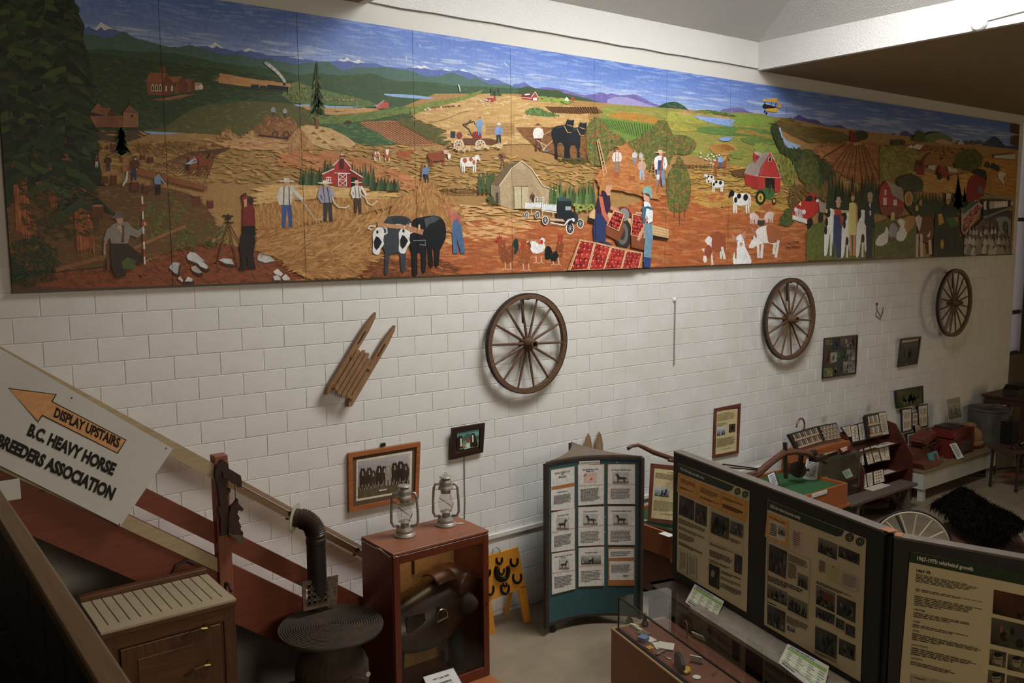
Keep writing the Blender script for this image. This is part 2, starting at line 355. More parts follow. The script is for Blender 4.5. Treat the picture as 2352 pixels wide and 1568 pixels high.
# window beyond the wall end with a white block wall outside
M_frame = mat('dark_brown_window_metal', '#3a2622', rough=.5)
c = MB(); c.mm(XE, XE + .7, .06, .1, 2.72, 2.80); c.mm(XE, XE + .7, .06, .1, 4.55, 4.62); c.mm(XE + .42, XE + .6, .0, .28, 1.9, ZS); c.mm(XE, XE + .7, .06, .1, 1.9, 1.98)
wn = struct('window_1', c, M_frame)
MB().mm(XE, XE + .55, .075, .082, 1.98, ZS).build('pane', glass_mat(), wn)
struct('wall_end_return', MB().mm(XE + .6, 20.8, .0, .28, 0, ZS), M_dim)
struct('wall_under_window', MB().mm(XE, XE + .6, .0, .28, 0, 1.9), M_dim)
ow = struct('wall_outside', MB().mm(15.0, 21, 2.22, 2.4, 0, 8), mat('outside_white_block', '#e6dfd2', rough=.8))
c = MB()
for i in range(24): c.mm(15, 20.8, 2.21, 2.22, i * .3, i * .3 + .285)
c.build('course', mat('outside_white_course', '#f0e6d6', rough=.8), ow)
# motion sensor on the face of the well
t = thing('motion_sensor', (8.955, -2.97, 6.62), 'small round white sensor on the skylight well face, wired to the right', 'sensor')
MB().lathe([(.085, 0), (.085, .03), (.07, .05), (.03, .055)], (8.967, -2.97, 6.62), 20, (-1, 0, 0)).build('housing', mat('white_plastic', '#e4e4e0', rough=.4), t, smooth=False)
MB().tube([(8.962, -3.05, 6.63), (8.962, -3.6, 6.67), (8.962, -4.5, 6.68)], .005, 5).build('cable', mat('grey_wire'), t)
# ================================================================ the painted mural: 14 boards, paint laid on in flat strokes
class Paint(Print):                                  # painted shapes get brush modelling: lighter to the left, deeper to the right
    def poly(s, col, q, sm=0):
        g = Print.poly(s, col, q, sm); s.model(col, g); return g
    def model(s, col, g):
        xs = [a for a, b in g]; ys = [b for a, b in g]; w_, h_ = max(xs) - min(xs), max(ys) - min(ys); ar = w_ * h_
        if not 40 < ar < 9000 or not isinstance(col, str): return
        off = s.lay(xs, ys); c0 = lin(col); L = max(2., min(w_, h_) * .35); k = it = 0; n = min(46, int(ar / 14) + 4); a0 = 1.35 if h_ > w_ * .7 else .1
        while k < n and it < n * 5:
            it += 1; x = s.r.uniform(min(xs), max(xs)); y = s.r.uniform(min(ys), max(ys))
            if not inside(x, y, g) or not inside(x + .9, y, g) or not inside(x - .9, y, g): continue
            k += 1; f = 1.32 - .62 * (x - min(xs)) / w_ - .16 * (y - min(ys)) / h_ + s.r.gauss(0, .1); a = a0 + s.r.gauss(0, .3); l = L * s.r.uniform(.4, 1) / 2; ww = .55; c, d = math.cos(a), math.sin(a)
            s.raw([(x - c * l, y - d * l), (x + d * ww, y - c * ww), (x + c * l, y + d * l), (x - d * ww, y + c * ww)], [(0, 1, 2), (0, 2, 3)], tuple(min(1, t * f + .004) for t in c0), off + s.r.random() * s.step * .85)
mu = Paint(Plane((0, -.03, 0), (0, -1, 0)), base=.0008, step=.00022, cell=16, rnd=random.Random(11))
mu.desat = .08
MX0, MX1, MZ0, MZ1 = -.19, 16.85, 3.925, 6.367
CR = dict(A=(0, 0, 3.92), B=(0, 300, 3.92), C=(500, 0, 3.92), D=(500, 300, 3.92), E=(1000, 100, 3.92), F=(1000, 350, 3.92), G=(1500, 150, 3.92), H=(1500, 350, 3.92), I=(1852, 200, 3.564), W=(0, 0, 1))
def cr(n): mu.at(*CR[n])
R_ = mu.r
def interp(tab, x):
    for (a, b), (c, d) in zip(tab, tab[1:]):
        if x <= c: return b + (d - b) * (x - a) / (c - a)
    return tab[-1][1]
TOP = [(-80, -95), (683, 26), (1176, 104), (1535, 158), (2345, 292)]
HOR = [(-80, 80), (200, 100), (400, 118), (600, 135), (800, 160), (1000, 175), (1200, 205), (1400, 235), (1550, 255), (1760, 275), (1950, 305), (2150, 325), (2345, 345)]
# sky, a graded wash
xs = list(range(-80, 2360, 60)); rows = 7; ramp = ['#5a78c4', '#5f7fca', '#6a89cf', '#7692d3', '#8aa3da', '#a6b8e0', '#c3cee6']
pts = []; cols = []
for j in range(rows):
    for x in xs:
        y0 = interp(TOP, x) - 12; y1 = interp(HOR, x) + 25; pts.append((x, y0 + (y1 - y0) * (j / (rows - 1)) ** .85)); f = R_.uniform(.93, 1.07); cols.append(tuple(t * f for t in lin(ramp[j])))
n = len(xs); mu.raw(pts, [t for j in range(rows - 1) for i in range(n - 1) for t in ((j * n + i, j * n + i + 1, j * n + n + i + 1), (j * n + i, j * n + n + i + 1, j * n + n + i))], cols, mu.lay([-80, 2360], [-100, 360]))
cr('W')
sky = [(x, interp(TOP, x)) for x in xs] + [(x, interp(HOR, x) + 10) for x in xs[::-1]]
mu.strokes(sky, 900, 46, 5, lambda x, y: .13, ['#7f9ad6', '#6f8cd0', '#93aadc', '#6683c8'], .05, raw=True, soft=.86)
low = [(x, interp(HOR, x) - 45) for x in xs] + [(x, interp(HOR, x) + 10) for x in xs[::-1]]
mu.strokes(low, 420, 60, 5, lambda x, y: .12, ['#a2b4dc', '#b6c4e2', '#98addb', '#92a8d8'], .06, raw=True, soft=.5)
def hill(col, top, drop=70, n=0, sc=None, sm=3, w=3, L=16):
    g = pts_of(top); base = [(g[-1][0], g[-1][1] + drop), ((g[0][0] + g[-1][0]) / 2, max(b for a, b in g) + drop), (g[0][0], g[0][1] + drop)]
    q = []
    m = len(g)
    for i in range(m - 1):
        a, b, c, d = g[max(i - 1, 0)], g[i], g[i + 1], g[min(i + 2, m - 1)]
        for j in range(sm):
            t = j / sm; t2 = t * t; t3 = t2 * t; q.append(tuple(.5 * (2 * b[k] + (c[k] - a[k]) * t + (2 * a[k] - 5 * b[k] + 4 * c[k] - d[k]) * t2 + (3 * b[k] - a[k] - 3 * c[k] + d[k]) * t3) for k in (0, 1)))
    q.append(g[-1]); q += base; mu._poly(q, col)
    if n: mu.strokes(q, n, L, w, .12, sc or [col], .2, raw=True)
    return q
# far ranges
hill('#5a6fae', '170,78 204,60 218,66 232,51 248,60 268,69 300,84 400,112 480,105 495,97 518,112 540,118 556,115 571,110 585,116 612,127 673,129 696,135 737,141 763,141 781,138 797,131 811,141 824,138 839,145 862,145 883,152 931,157 959,152 976,150 995,161 1020,159 1043,163 1064,159 1079,167 1100,177 1133,180 1158,189 1176,196 1184,192 1191,193 1204,188 1222,200', 60, 260, ['#6478b4', '#5266a6', '#6c80ba'], 1)
for q in ('204,62 218,66 232,51 243,58 262,67 250,66 240,70 232,62 222,70 214,66', '478,107 495,97 516,112 505,110 497,105 490,111', '556,116 571,110 598,121 584,119 575,116 566,119', '776,139 782,136 790,137 797,131 806,139 812,141 824,137 838,145 828,143 822,146 812,143 800,139 790,142 783,140', '944,156 959,151 968,152 976,150 994,161 984,158 975,156 966,158 958,155', '1016,160 1024,159 1040,163 1030,163', '1056,161 1064,158 1076,166 1066,164 1060,163', '1106,180 1130,181 1118,183', '660,130 690,133 700,137 680,134'):
    mu.poly('#dfe4ea', q)
hill('#6c62a6', '1222,205 1235,202 1255,200 1280,203 1300,207 1320,213 1340,218 1365,216 1382,212 1395,217 1405,214 1420,219 1440,218 1460,217 1480,227 1500,237 1525,245 1545,252', 50, 160, ['#7a70b2', '#8c84bd', '#6258a0'])
hill('#9a94c6', '1395,228 1420,222 1450,226 1490,240 1540,255', 26, 60, ['#a8a2d0', '#8e87c0'])
hill('#6d68a0', '1655,252 1680,248 1700,247 1720,256 1740,262 1770,270', 20, 40, ['#7f79b0', '#5d5892'])
hill('#57508a', '1810,280 1835,264 1850,272 1875,275 1890,285 1915,289 1930,287 1955,301', 40, 70, ['#665f98', '#4b4580'])
hill('#4d4a80', '2032,316 2050,306 2065,312 2070,303 2085,302 2100,316', 30, 40, ['#5d5a90'])
hill('#36456f', '2120,312 2130,304 2150,302 2170,312 2185,324', 26, 30, ['#46557f'])
hill('#3c4866', '2255,330 2268,322 2282,313 2296,320 2310,334 2340,336', 26, 30, ['#4c5876'])
# blue-green hills
hill('#4f6f63', '150,84 191,80 212,79 237,87 265,82 281,73 296,79 316,92 327,91 344,96 367,102 403,110 434,103 450,108 469,112 485,117 510,125 546,125 576,133 612,136 620,133 630,139 653,143 684,147 704,144 742,142 758,142 765,149 781,159 804,159 816,154 862,156 880,153 898,157 923,159 946,163 967,173 997,176 1020,172 1043,167 1079,182 1092,177 1110,187 1128,193 1163,193 1178,199 1200,204', 70, 520, ['#5b7b6d', '#466458', '#56746a', '#3f5c52'], 2, L=20)
hill('#3f5a3c', '120,120 240,112 300,118 400,122 500,143 551,150 602,156 653,163 684,173 717,168 755,171 806,173 852,168 878,176 908,186 946,186 985,189 1010,190 1036,196 1080,198 1130,200 1180,203 1215,200 1240,205 1270,208 1300,215 1350,226 1400,243', 110, 700, ['#4b6643', '#38523a', '#567046', '#2f4732'], 2, L=20)
hill('#3d5230', '1190,205 1212,198 1235,204 1262,206 1285,208 1310,222 1350,230 1404,246', 24, 80, ['#4d6636', '#32452a'])
hill('#2f4a35', '1505,249 1520,240 1535,235 1553,234 1570,243 1585,254 1600,258', 20, 70, ['#44664a', '#25402e', '#557a58'])
# ground washes
mu.poly('#a98049', '-80,330 300,325 500,250 700,240 900,255 1000,215 1180,215 1420,240 1560,250 1800,270 1900,290 2345,345 2345,600 1700,620 1176,640 -80,690')
gr = pts_of('-80,300 500,260 900,250 1180,225 1420,250 1560,260 1800,290 2345,360 2345,600 1700,618 1176,634 -80,680')
mu.strokes(gr, 2600, 30, 4, .04, ['#b98f52', '#a57a42', '#c59d60', '#97703c', '#8d7238'], .25, raw=True)
# right-hand green farmland
mu.poly('#8a8f3e', '1380,246 1450,243 1540,250 1620,262 1700,258 1790,272 1800,330 1880,400 1770,395 1700,380 1600,360 1500,340 1400,300', 2)
mu.strokes('1380,250 1540,252 1700,262 1790,276 1790,340 1700,372 1600,350 1500,330 1400,290', 700, 30, 4, .16, ['#98983f', '#7c8a3a', '#a9a24a', '#6b7f38', '#b08a45'], .12)
for c_, q in (('#b9812f', '1400,262 1440,258 1500,268 1530,282 1470,282 1410,274'), ('#6d8a36', '1380,272 1440,276 1530,292 1510,320 1442,322 1400,300'), ('#a8a642', '1540,256 1600,262 1630,276 1600,284 1530,276'), ('#c39a6a', '1562,256 1600,256 1640,262 1680,270 1690,276 1630,268 1566,262'), ('#7f9c3c', '1690,264 1740,266 1780,276 1780,290 1700,286 1685,276'), ('#59803f', '1600,294 1680,290 1770,300 1780,308 1690,312 1610,304'), ('#b4a53c', '1535,282 1590,292 1600,300 1545,300'), ('#b07038', '1690,300 1720,297 1742,306 1730,310 1695,306'), ('#b4823c', '1740,306 1768,310 1780,318 1745,312'), ('#5f7c3a', '1700,318 1740,312 1775,320 1782,332 1730,334'), ('#c58f45', '1632,334 1670,329 1696,344 1670,356 1640,352'), ('#7c8c3c', '1676,356 1698,343 1712,350 1700,366'), ('#8aa040', '1735,328 1782,336 1788,352 1738,350'), ('#3c5a30', '1600,258 1612,252 1640,254 1680,262 1690,268 1650,264')):
    g = mu.poly(c_, q, 2); mu.strokes(g, 40, 14, 2.2, .15, [c_, '#9a9a44', '#6f7f38'], .1, raw=True)
for i in range(22): t = i / 21; mu.line('#3f5f2c', [(1382 + t * 130, 273 + t * 16), (1400 + t * 110, 303 + t * 18 - 20 * abs(t - .5))], 1.8)
for i in range(16): t = i / 15; mu.line('#a86c2e', [(1634 + t * 34, 334 - t * 4), (1642 + t * 48, 352 - t * 8)], 1.3)
mu.poly('#86a6dc', '1592,266 1620,268 1660,272 1688,276 1680,286 1684,290 1660,288 1625,280', 2); mu.poly('#7f9fd8', '1650,318 1680,313 1678,322 1662,324', 2)
# ponds on the left
for q in ('883,215 900,216 950,218 1000,226 950,226 890,220', '674,240 710,239 760,243 840,245 780,248 700,246', '555,202 600,208 655,212 650,215 600,213', '330,301 380,300 460,302 400,307 350,308'):
    mu.poly('#8fb0d8', q, 2)
# near hills of the left half
hill('#5c5a2e', '310,250 360,235 440,230 500,240 560,232 610,231 660,236 690,246 735,250 780,260 820,262', 50, 240, ['#6d6a34', '#525028', '#7d7a3c'])
g = mu.poly('#34482c', '120,110 240,125 350,140 480,155 560,165 640,180 690,190 720,235 690,240 600,232 520,228 440,250 380,290 330,300 240,300 120,290'); mu.strokes(g, 900, 22, 4, .2, ['#3d5230', '#2a3d26', '#46592f', '#5a6334', '#26361f'], .3, raw=True)
g = mu.poly('#5b7440', '660,190 720,200 760,210 840,230 870,245 780,242 690,238 650,220', 2); mu.strokes(g, 120, 10, 3, -.6, ['#6f8448', '#4a6236', '#8a9048'], .6, raw=True)
g = mu.poly('#c08a52', '505,168 560,178 640,190 700,196 640,204 560,198 502,190'); mu.strokes(g, 60, 30, 3, .1, ['#cd9960', '#ae7840'], .05, raw=True)
g = mu.poly('#c49660', '690,242 760,248 840,248 870,252 800,262 740,262', 2); mu.strokes(g, 60, 24, 3, .05, ['#d0a76e', '#b2834c'], .05, raw=True)
g = mu.poly('#6c7f3c', '735,268 800,264 870,254 900,248 950,246 945,262 860,275 800,285 735,285', 2); mu.strokes(g, 160, 16, 3, -.3, ['#5c7236', '#7d8f42', '#4c6430'], .2, raw=True)
g = mu.poly('#3f5630', '786,284 850,276 920,262 950,262 940,275 880,280 800,290', 2); mu.strokes(g, 80, 8, 4, .3, ['#2f4526', '#516a38'], .6, raw=True)
g = mu.poly('#3f5c36', '735,285 800,284 830,282 870,300 920,330 840,334 790,320 760,305', 2); mu.strokes(g, 200, 16, 2, .08, ['#4f7044', '#2d4628', '#688a55'], .06, raw=True)
g = mu.poly('#b57a4c', '825,282 860,279 920,278 960,300 1015,330 920,332 870,305', 2); [mu.line('#6f4628', [(828 + i * 8, 281 - i * .2), (925 + i * 7.5, 333 - i * .3)], 1.6) for i in range(12)]
g = mu.poly('#5c5a2c', '905,272 950,274 1000,292 1030,312 1030,330 1010,330 960,306', 2); mu.strokes(g, 90, 10, 3, .5, ['#6d6a34', '#454822'], .4, raw=True)
g = mu.poly('#c9a26a', '690,290 735,290 770,300 818,330 780,345 740,340 700,320', 2); mu.strokes(g, 60, 20, 3, .2, ['#d6b27c', '#b88f56'], .2, raw=True)
for x, y in ((720, 305), (741, 300), (732, 317), (765, 319), (745, 326)): mu.poly('#8a5a2c', [(x - 8, y + 3), (x, y - 3), (x + 8, y + 3)])
g = mu.poly('#c29a5a', '950,262 985,250 1060,226 1120,215 1180,220 1240,228 1300,240 1350,262 1340,330 1200,330 1040,330 1025,300 960,275', 2); mu.strokes(g, 420, 34, 4, -.05, ['#d2ac6e', '#b58c4c', '#dcbb80', '#a87b3e'], .15, raw=True)
mu.line('#8a6a38', '985,282 1020,275 1060,258 1080,254', 2)
g = mu.poly('#7d8a3c', '950,245 1000,232 1060,222 1110,206 1085,224 1030,238 985,252 945,262', 2); mu.strokes(g, 90, 14, 3, -.25, ['#8f9444', '#66742f'], .2, raw=True)
for x in range(978, 1056, 5): mu.el(R_.choice(['#6b3a20', '#8a5a38', '#d8cfc0']), x + R_.uniform(-2, 2), 250 - (x - 978) * .12 + R_.uniform(-2, 2), 2.6, 2, 6)
g = mu.poly('#4d6a34', '1205,260 1215,250 1235,247 1255,256 1285,266 1250,268 1220,264', 2); mu.strokes(g, 70, 7, 4, 1.2, ['#5f8040', '#7c9a4c', '#3c5628'], .6, raw=True)
g = mu.poly('#7c5528', '1250,244 1300,246 1370,246 1386,258 1330,262 1270,258'); [mu.line('#4a3018', [(1254 + i * 6, 245), (1272 + i * 5.4, 260)], 2) for i in range(20)]
g = mu.poly('#86592f', '1183,292 1350,292 1352,330 1348,366 1290,360 1245,346 1205,318'); mu.strokes(g, 260, 12, 2.5, .5, ['#5f3c1e', '#9c6c3c', '#4f3018'], .3, raw=True)
# golden middle fields and orange earth of the foreground
mu.strokes('230,330 480,320 700,340 860,330 1100,350 1250,370 1400,380 1380,420 1100,440 760,430 620,420 400,420 240,380', 1100, 26, 4, .08, ['#b5873f', '#c99c56', '#a0793a', '#8a7a3c', '#d2a765', '#7a6a32'], .2)
mu.strokes('640,350 760,350 860,372 960,410 1000,440 940,440 800,400 640,380', 260, 40, 5, .25, ['#c07a44', '#b0693a', '#cc9058', '#a86a3a'], .12)
mu.poly('#5c4426', '-40,600 60,590 200,600 340,590 300,680 -40,700'); g = mu.poly('#8b4a28', '20,640 200,620 340,600 420,560 520,560 640,600 700,640 500,650 160,662', 2); mu.strokes(g, 500, 22, 5, .3, ['#7a3a20', '#9c5530', '#5f2c18', '#6d4a2a'], .5, raw=True)
g = mu.poly('#b5602e', '830,636 900,590 960,570 1050,520 1150,500 1300,520 1400,490 1540,440 1640,440 1800,470 1860,520 1850,610 1480,618 1176,628', 2)
mu.strokes(g, 1400, 34, 5, .03, ['#c46e36', '#a9542a', '#d08548', '#994a26', '#c98d54', '#8a4526'], .15, raw=True)
mu.strokes('1000,480 1120,460 1250,500 1180,540 1040,560 960,540', 200, 34, 5, .05, ['#d6a668', '#c88f50', '#ddb478'], .15)
mu.strokes('1550,380 1700,380 1800,420 1850,470 1780,490 1640,480 1550,450', 420, 26, 4, .02, ['#c9983e', '#b57f34', '#8f8a3c', '#d6a850'], .2)
# forest on the left: trunks, then boughs
mu.poly('#2c3a24', '-80,-100 150,-100 175,20 195,60 190,90 205,130 215,200 220,300 230,380 250,470 230,560 180,600 -80,690')
g = mu.poly('#6d4a28', '10,480 90,450 220,430 300,420 420,440 470,470 500,540 420,570 250,610 60,620 20,560', 2); mu.strokes(g, 900, 24, 4, .1, ['#7d5a30', '#5c4226', '#4f5228', '#8a6a38', '#694022'], .3, raw=True)
mu.at()
def bough(x0, y0, x1, n, cols):                   # one spruce: sprays falling from a leader
    for i in range(n):
        t = (i + R_.random()) / n; y = y0 + (x1 - y0) * t; w = 8 + 75 * t ** .8
        for s_ in (-1, 1):
            a = R_.uniform(.35, .95); l = w * R_.uniform(.5, 1.1); x = x0 + R_.uniform(-6, 6)
            mu.raw([(x, y - 5), (x + s_ * l * .6, y + l * a * .35 - 7), (x + s_ * l, y + l * a * .8), (x + s_ * l * .55, y + l * a * .55 + 4), (x, y + 8)], [(0, 1, 2), (0, 2, 3), (0, 3, 4)], tuple(c * R_.uniform(.7, 1.3) for c in lin(R_.choice(cols))), boff + .00022 * R_.random() * 8)
boff = mu.lay([-20, 250], [-110, 500])
DK = ['#26361f', '#1d2b1a', '#304325', '#3a4a26', '#1a2416', '#2b3d22', '#47552c']
for x, y0, y1, n in ((20, -110, 300, 60), (60, -90, 320, 60), (100, -110, 300, 60), (150, -95, 330, 80), (160, -20, 340, 70), (-10, 60, 340, 40), (95, 90, 330, 50), (40, 120, 330, 40)): bough(x, y0, y1, n, DK)
for q in mu.h: mu.h[q] = mu.h[q] + 9 if q[0] * 16 < 260 else mu.h[q]
cr('B')
for q, n in (('95,200 230,300 240,420 260,700 350,930 240,935 140,900 130,600', 90), ('310,210 350,230 355,400 380,500 350,545 320,520', 30), ('390,290 470,350 490,500 510,660 470,690 430,560', 40), ('560,380 640,400 650,590 610,600 580,560', 26), ('555,120 610,120 610,280 600,400 560,380', 20), ('650,370 700,440 780,560 810,720 860,1050 690,1080 670,800', 90)):
    g = mu.poly('#a0562e', q); mu.strokes(g, n, 60, 2.6, 1.5, ['#b8693a', '#7d3f20', '#c9844c', '#5e2c16', '#8f4a26'], .08, raw=True)
mu.at(); boff = mu.lay([-20, 250], [300, 480])
for x, y0, y1, n in ((25, 240, 385, 9), (70, 260, 400, 9), (120, 270, 440, 10), (150, 280, 420, 9), (185, 300, 480, 10)): bough(x, y0, y1, n, DK)
for q in mu.h: mu.h[q] = mu.h[q] + 9 if q[0] * 16 < 260 else mu.h[q]
mu.strokes('30,560 90,540 140,580 130,640 60,655 30,640', 320, 18, 3, lambda x, y: .5 + (x - 80) * .02, ['#33452a', '#26351f', '#465a30', '#1f2c1a'], .9)
mu.strokes('40,400 130,400 240,460 220,540 60,560', 260, 20, 4, .2, ['#3b4526', '#2f3a20', '#5a4a26'], .5)
mu.strokes('380,520 520,520 540,560 400,575', 150, 16, 3, -.8, ['#4a5a2c', '#3a4724', '#66702f'], .6)
mu.strokes('330,470 400,450 430,480 390,540 330,560 310,520', 160, 15, 3, .9, ['#5f6a30', '#4a5528', '#7a7638'], .6)
# furrows and lone spruces
cr('A')
for i in range(17): t = i / 16; mu.line('#5f3a20', [(1380 + t * 480, 1500 + t * 110), (1700 + t * 240, 1375 + t * 20), (2060 + t * 20, 1330)], 7)
mu.strokes('1200,1300 1500,1280 2000,1300 1900,1330 1400,1400 1250,1380', 130, 16, 2, 1.0, ['#6a3f22', '#b07a4c', '#7d4c28'], .15)
def spruce(x, y0, y1, w, n, cols=('#3a4c2a', '#2c3c22', '#55663a', '#6f7a40'), tr='#7a4a2a'):
    mu.line(tr, [(x, y0 + 10), (x, y1)], w * .14); o = mu.lay(*zip(*mu.P([(x - w / 2, y0), (x + w / 2, y1)])))
    for i in range(n):
        t = (i + .5) / n; y = y0 + (y1 - y0) * t * .78; ww = w * (.08 + .46 * t) * R_.uniform(.7, 1.1); hh = (y1 - y0) / n * 2.2
        mu.raw(mu.P([(x, y - hh), (x + ww, y + hh * .8), (x + ww * .4, y + hh * .5), (x, y + hh), (x - ww * .4, y + hh * .5), (x - ww * R_.uniform(.8, 1.1), y + hh * .8)]), [(0, 1, 2), (0, 2, 3), (0, 3, 4), (0, 4, 5)], tuple(c * R_.uniform(.8, 1.2) for c in lin(cols[i % len(cols)])), o)
spruce(1095, 1080, 1460, 190, 16)
cr('C'); spruce(893, 590, 1160, 190, 24)
# --- buildings: church row and fort
cr('A')
def bld(roof, wall, side, rc='#9c5a38', wc='#8f5232', sc='#7a4228'):
    mu.poly(wc, wall); mu.poly(sc, side); mu.poly(rc, roof)
bld('1310,740 1350,650 1500,660 1470,740', '1318,740 1470,740 1480,860 1330,850', '1470,740 1510,650 1570,780 1560,850 1480,860')
mu.poly('#8a4a30', '1440,650 1440,605 1490,595 1490,650')
for x in (1375, 1410, 1443): mu.poly('#e2d8c8', [(x - 11, 822), (x - 11, 775), (x, 752), (x + 11, 775), (x + 11, 822)]); mu.poly('#2c2620', [(x - 6, 815), (x - 6, 780), (x, 764), (x + 6, 780), (x + 6, 815)])
for x in (1497, 1548): mu.poly('#d8cdbd', [(x - 8, 820), (x - 8, 780), (x, 765), (x + 8, 780), (x + 8, 820)])
bld('1520,690 1640,688 1600,740 1560,750', '1570,780 1600,740 1610,840 1572,850', '1600,740 1640,690 1680,760 1690,830 1610,838', '#a0643e'); bld('1650,712 1730,712 1715,770 1690,760', '1690,760 1715,770 1715,830 1690,830', '1715,770 1735,712 1755,765 1750,820 1715,828', '#94553a'); bld('1750,742 1805,742 1795,770 1755,775', '1755,775 1795,770 1795,808 1755,810', '1795,770 1812,745 1830,780 1826,805 1795,808', '#b88a70', '#c8a890', '#d8c0a8')
mu.poly('#a06a42', '1340,900 1500,880 1640,850 1740,850 1640,880 1500,905')
bld('810,1010 850,965 1000,970 960,1045', '808,1045 1110,1040 1112,1145 860,1145', '960,1045 1005,972 1050,1045', '#8f5c40', '#9a6444', '#5f3826'); mu.poly('#9c6446', '845,970 880,925 920,965'); mu.line('#6a4028', '880,930 880,885', 6)
for i in range(20): mu.line('#6f452e', [(870 + i * 12, 1050), (872 + i * 12, 1142)], 3)
mu.poly('#a87452', '1110,1015 1245,1020 1245,1145 1115,1145'); mu.poly('#8a5a40', '1105,1015 1165,945 1250,1020'); mu.line('#6a4028', '1165,955 1163,900', 6)
for i in range(8): mu.line('#7a4e36', [(1120, 1030 + i * 15), (1240, 1032 + i * 15)], 3)
mu.rect('#3a241a', 1178, 1032, 1196, 1055)
# --- figures
SKIN = '#c99672'
def man(x, yf, h, shirt='#d8d4cc', pants='#4a4440', hat='#6a5a44', skin=SKIN, face=1, bend=0., arm=None, hatw=.16, braces=None):
    u = h; hx = x + bend * u * .5 * face
    mu.poly(pants, [(x - .10 * u, yf), (x - .03 * u, yf), (x + .01 * u, yf - .38 * u), (x + .05 * u, yf), (x + .12 * u, yf), (x + .10 * u, yf - .48 * u), (x - .10 * u, yf - .48 * u)])
    mu.poly(shirt, [(x - .10 * u, yf - .46 * u), (x + .10 * u, yf - .46 * u), (hx + .14 * u, yf - .80 * u), (hx + .06 * u, yf - .85 * u), (hx - .06 * u, yf - .85 * u), (hx - .14 * u, yf - .80 * u)])
    if arm is None: arm = [(hx + face * .12 * u, yf - .80 * u), (hx + face * .17 * u, yf - .62 * u), (x + face * .12 * u, yf - .46 * u)]
    mu.line(shirt, arm, .075 * u); mu.el(skin, arm[-1][0], arm[-1][1], .035 * u, .035 * u, 6)
    mu.line(shirt, [(hx - face * .11 * u, yf - .80 * u), (hx - face * .16 * u, yf - .62 * u), (x - face * .12 * u, yf - .46 * u)], .07 * u)
    if braces: mu.line(braces, [(hx - .05 * u, yf - .84 * u), (x - .06 * u, yf - .46 * u)], .018 * u); mu.line(braces, [(hx + .05 * u, yf - .84 * u), (x + .06 * u, yf - .46 * u)], .018 * u)
    mu.el(skin, hx + face * .01 * u, yf - .91 * u, .055 * u, .07 * u, 10)
    if hat: mu.el(hat, hx, yf - .945 * u, hatw * .75 * u, .022 * u, 8); mu.poly(hat, [(hx - .065 * u, yf - .945 * u), (hx - .055 * u, yf - 1.01 * u), (hx + .055 * u, yf - 1.01 * u), (hx + .065 * u, yf - .945 * u)])
def cow(x, yf, w, h, body, patch='', face=1, horn=False, head=None, legs=None):   # seen from the side, centre x, feet yf
    X = lambda a, b: (x + face * a * w, yf - b * h); lg = legs or body
    for a in (-.38, -.28, .18, .28): mu.poly(lg, [X(a - .035, .45), X(a + .05, .45), X(a + .025, 0), X(a - .03, 0)])
    mu.poly(body, [X(-.44, .85), X(-.2, .92), X(.1, .90), X(.28, .98), X(.34, .86), X(.33, .6), X(.25, .42), X(0, .34), X(-.3, .38), X(-.43, .5), X(-.46, .7)], 2)
    mu.poly(head or body, [X(.26, .98), X(.38, 1.06), X(.46, 1.0), X(.53, .78), X(.49, .70), X(.40, .78), X(.30, .78)], 2)
    mu.line(lg, [X(-.44, .84), X(-.48, .6), X(-.46, .3)], .03 * w)
    if horn: mu.line('#e0d6c0', [X(.40, 1.05), X(.46, 1.16)], .02 * w)
    if patch:
        for a, b, r, s_ in ((-.25, .72, .11, .16), (.05, .78, .10, .12), (.2, .6, .07, .14)): mu.poly(patch, [X(a - r, b), X(a - r * .4, b + s_), X(a + r * .8, b + s_ * .7), X(a + r, b - s_ * .4), X(a, b - s_)], 2)
def horse(x, yf, w, h, c, c2='#2c2018', face=1):
    X = lambda a, b: (x + face * a * w, yf - b * h)
    for a in (-.34, -.24, .16, .25): mu.poly(c, [X(a - .05, .5), X(a + .06, .5), X(a + .02, .25), X(a + .035, 0), X(a - .03, 0), X(a - .02, .25)])
    mu.poly(c, [X(-.40, .75), X(-.2, .80), X(.1, .74), X(.24, .95), X(.32, 1.06), X(.38, 1.02), X(.50, .84), X(.46, .78), X(.36, .84), X(.33, .62), X(.26, .46), X(0, .42), X(-.3, .44), X(-.41, .56)], 2)
    mu.poly(c2, [X(.10, .76), X(.22, .96), X(.32, 1.07), X(.27, .88), X(.16, .74)]); mu.poly(c2, [X(-.40, .74), X(-.46, .6), X(-.44, .25), X(-.40, .5)])
cr('B')
cow(1760, 400, 130, 190, '#8f4a26'); horse(1850, 400, 150, 200, '#8a4826', '#4a2614'); man(1690, 360, 130, '#a9bcd6', '#3c3228', None, bend=.9)
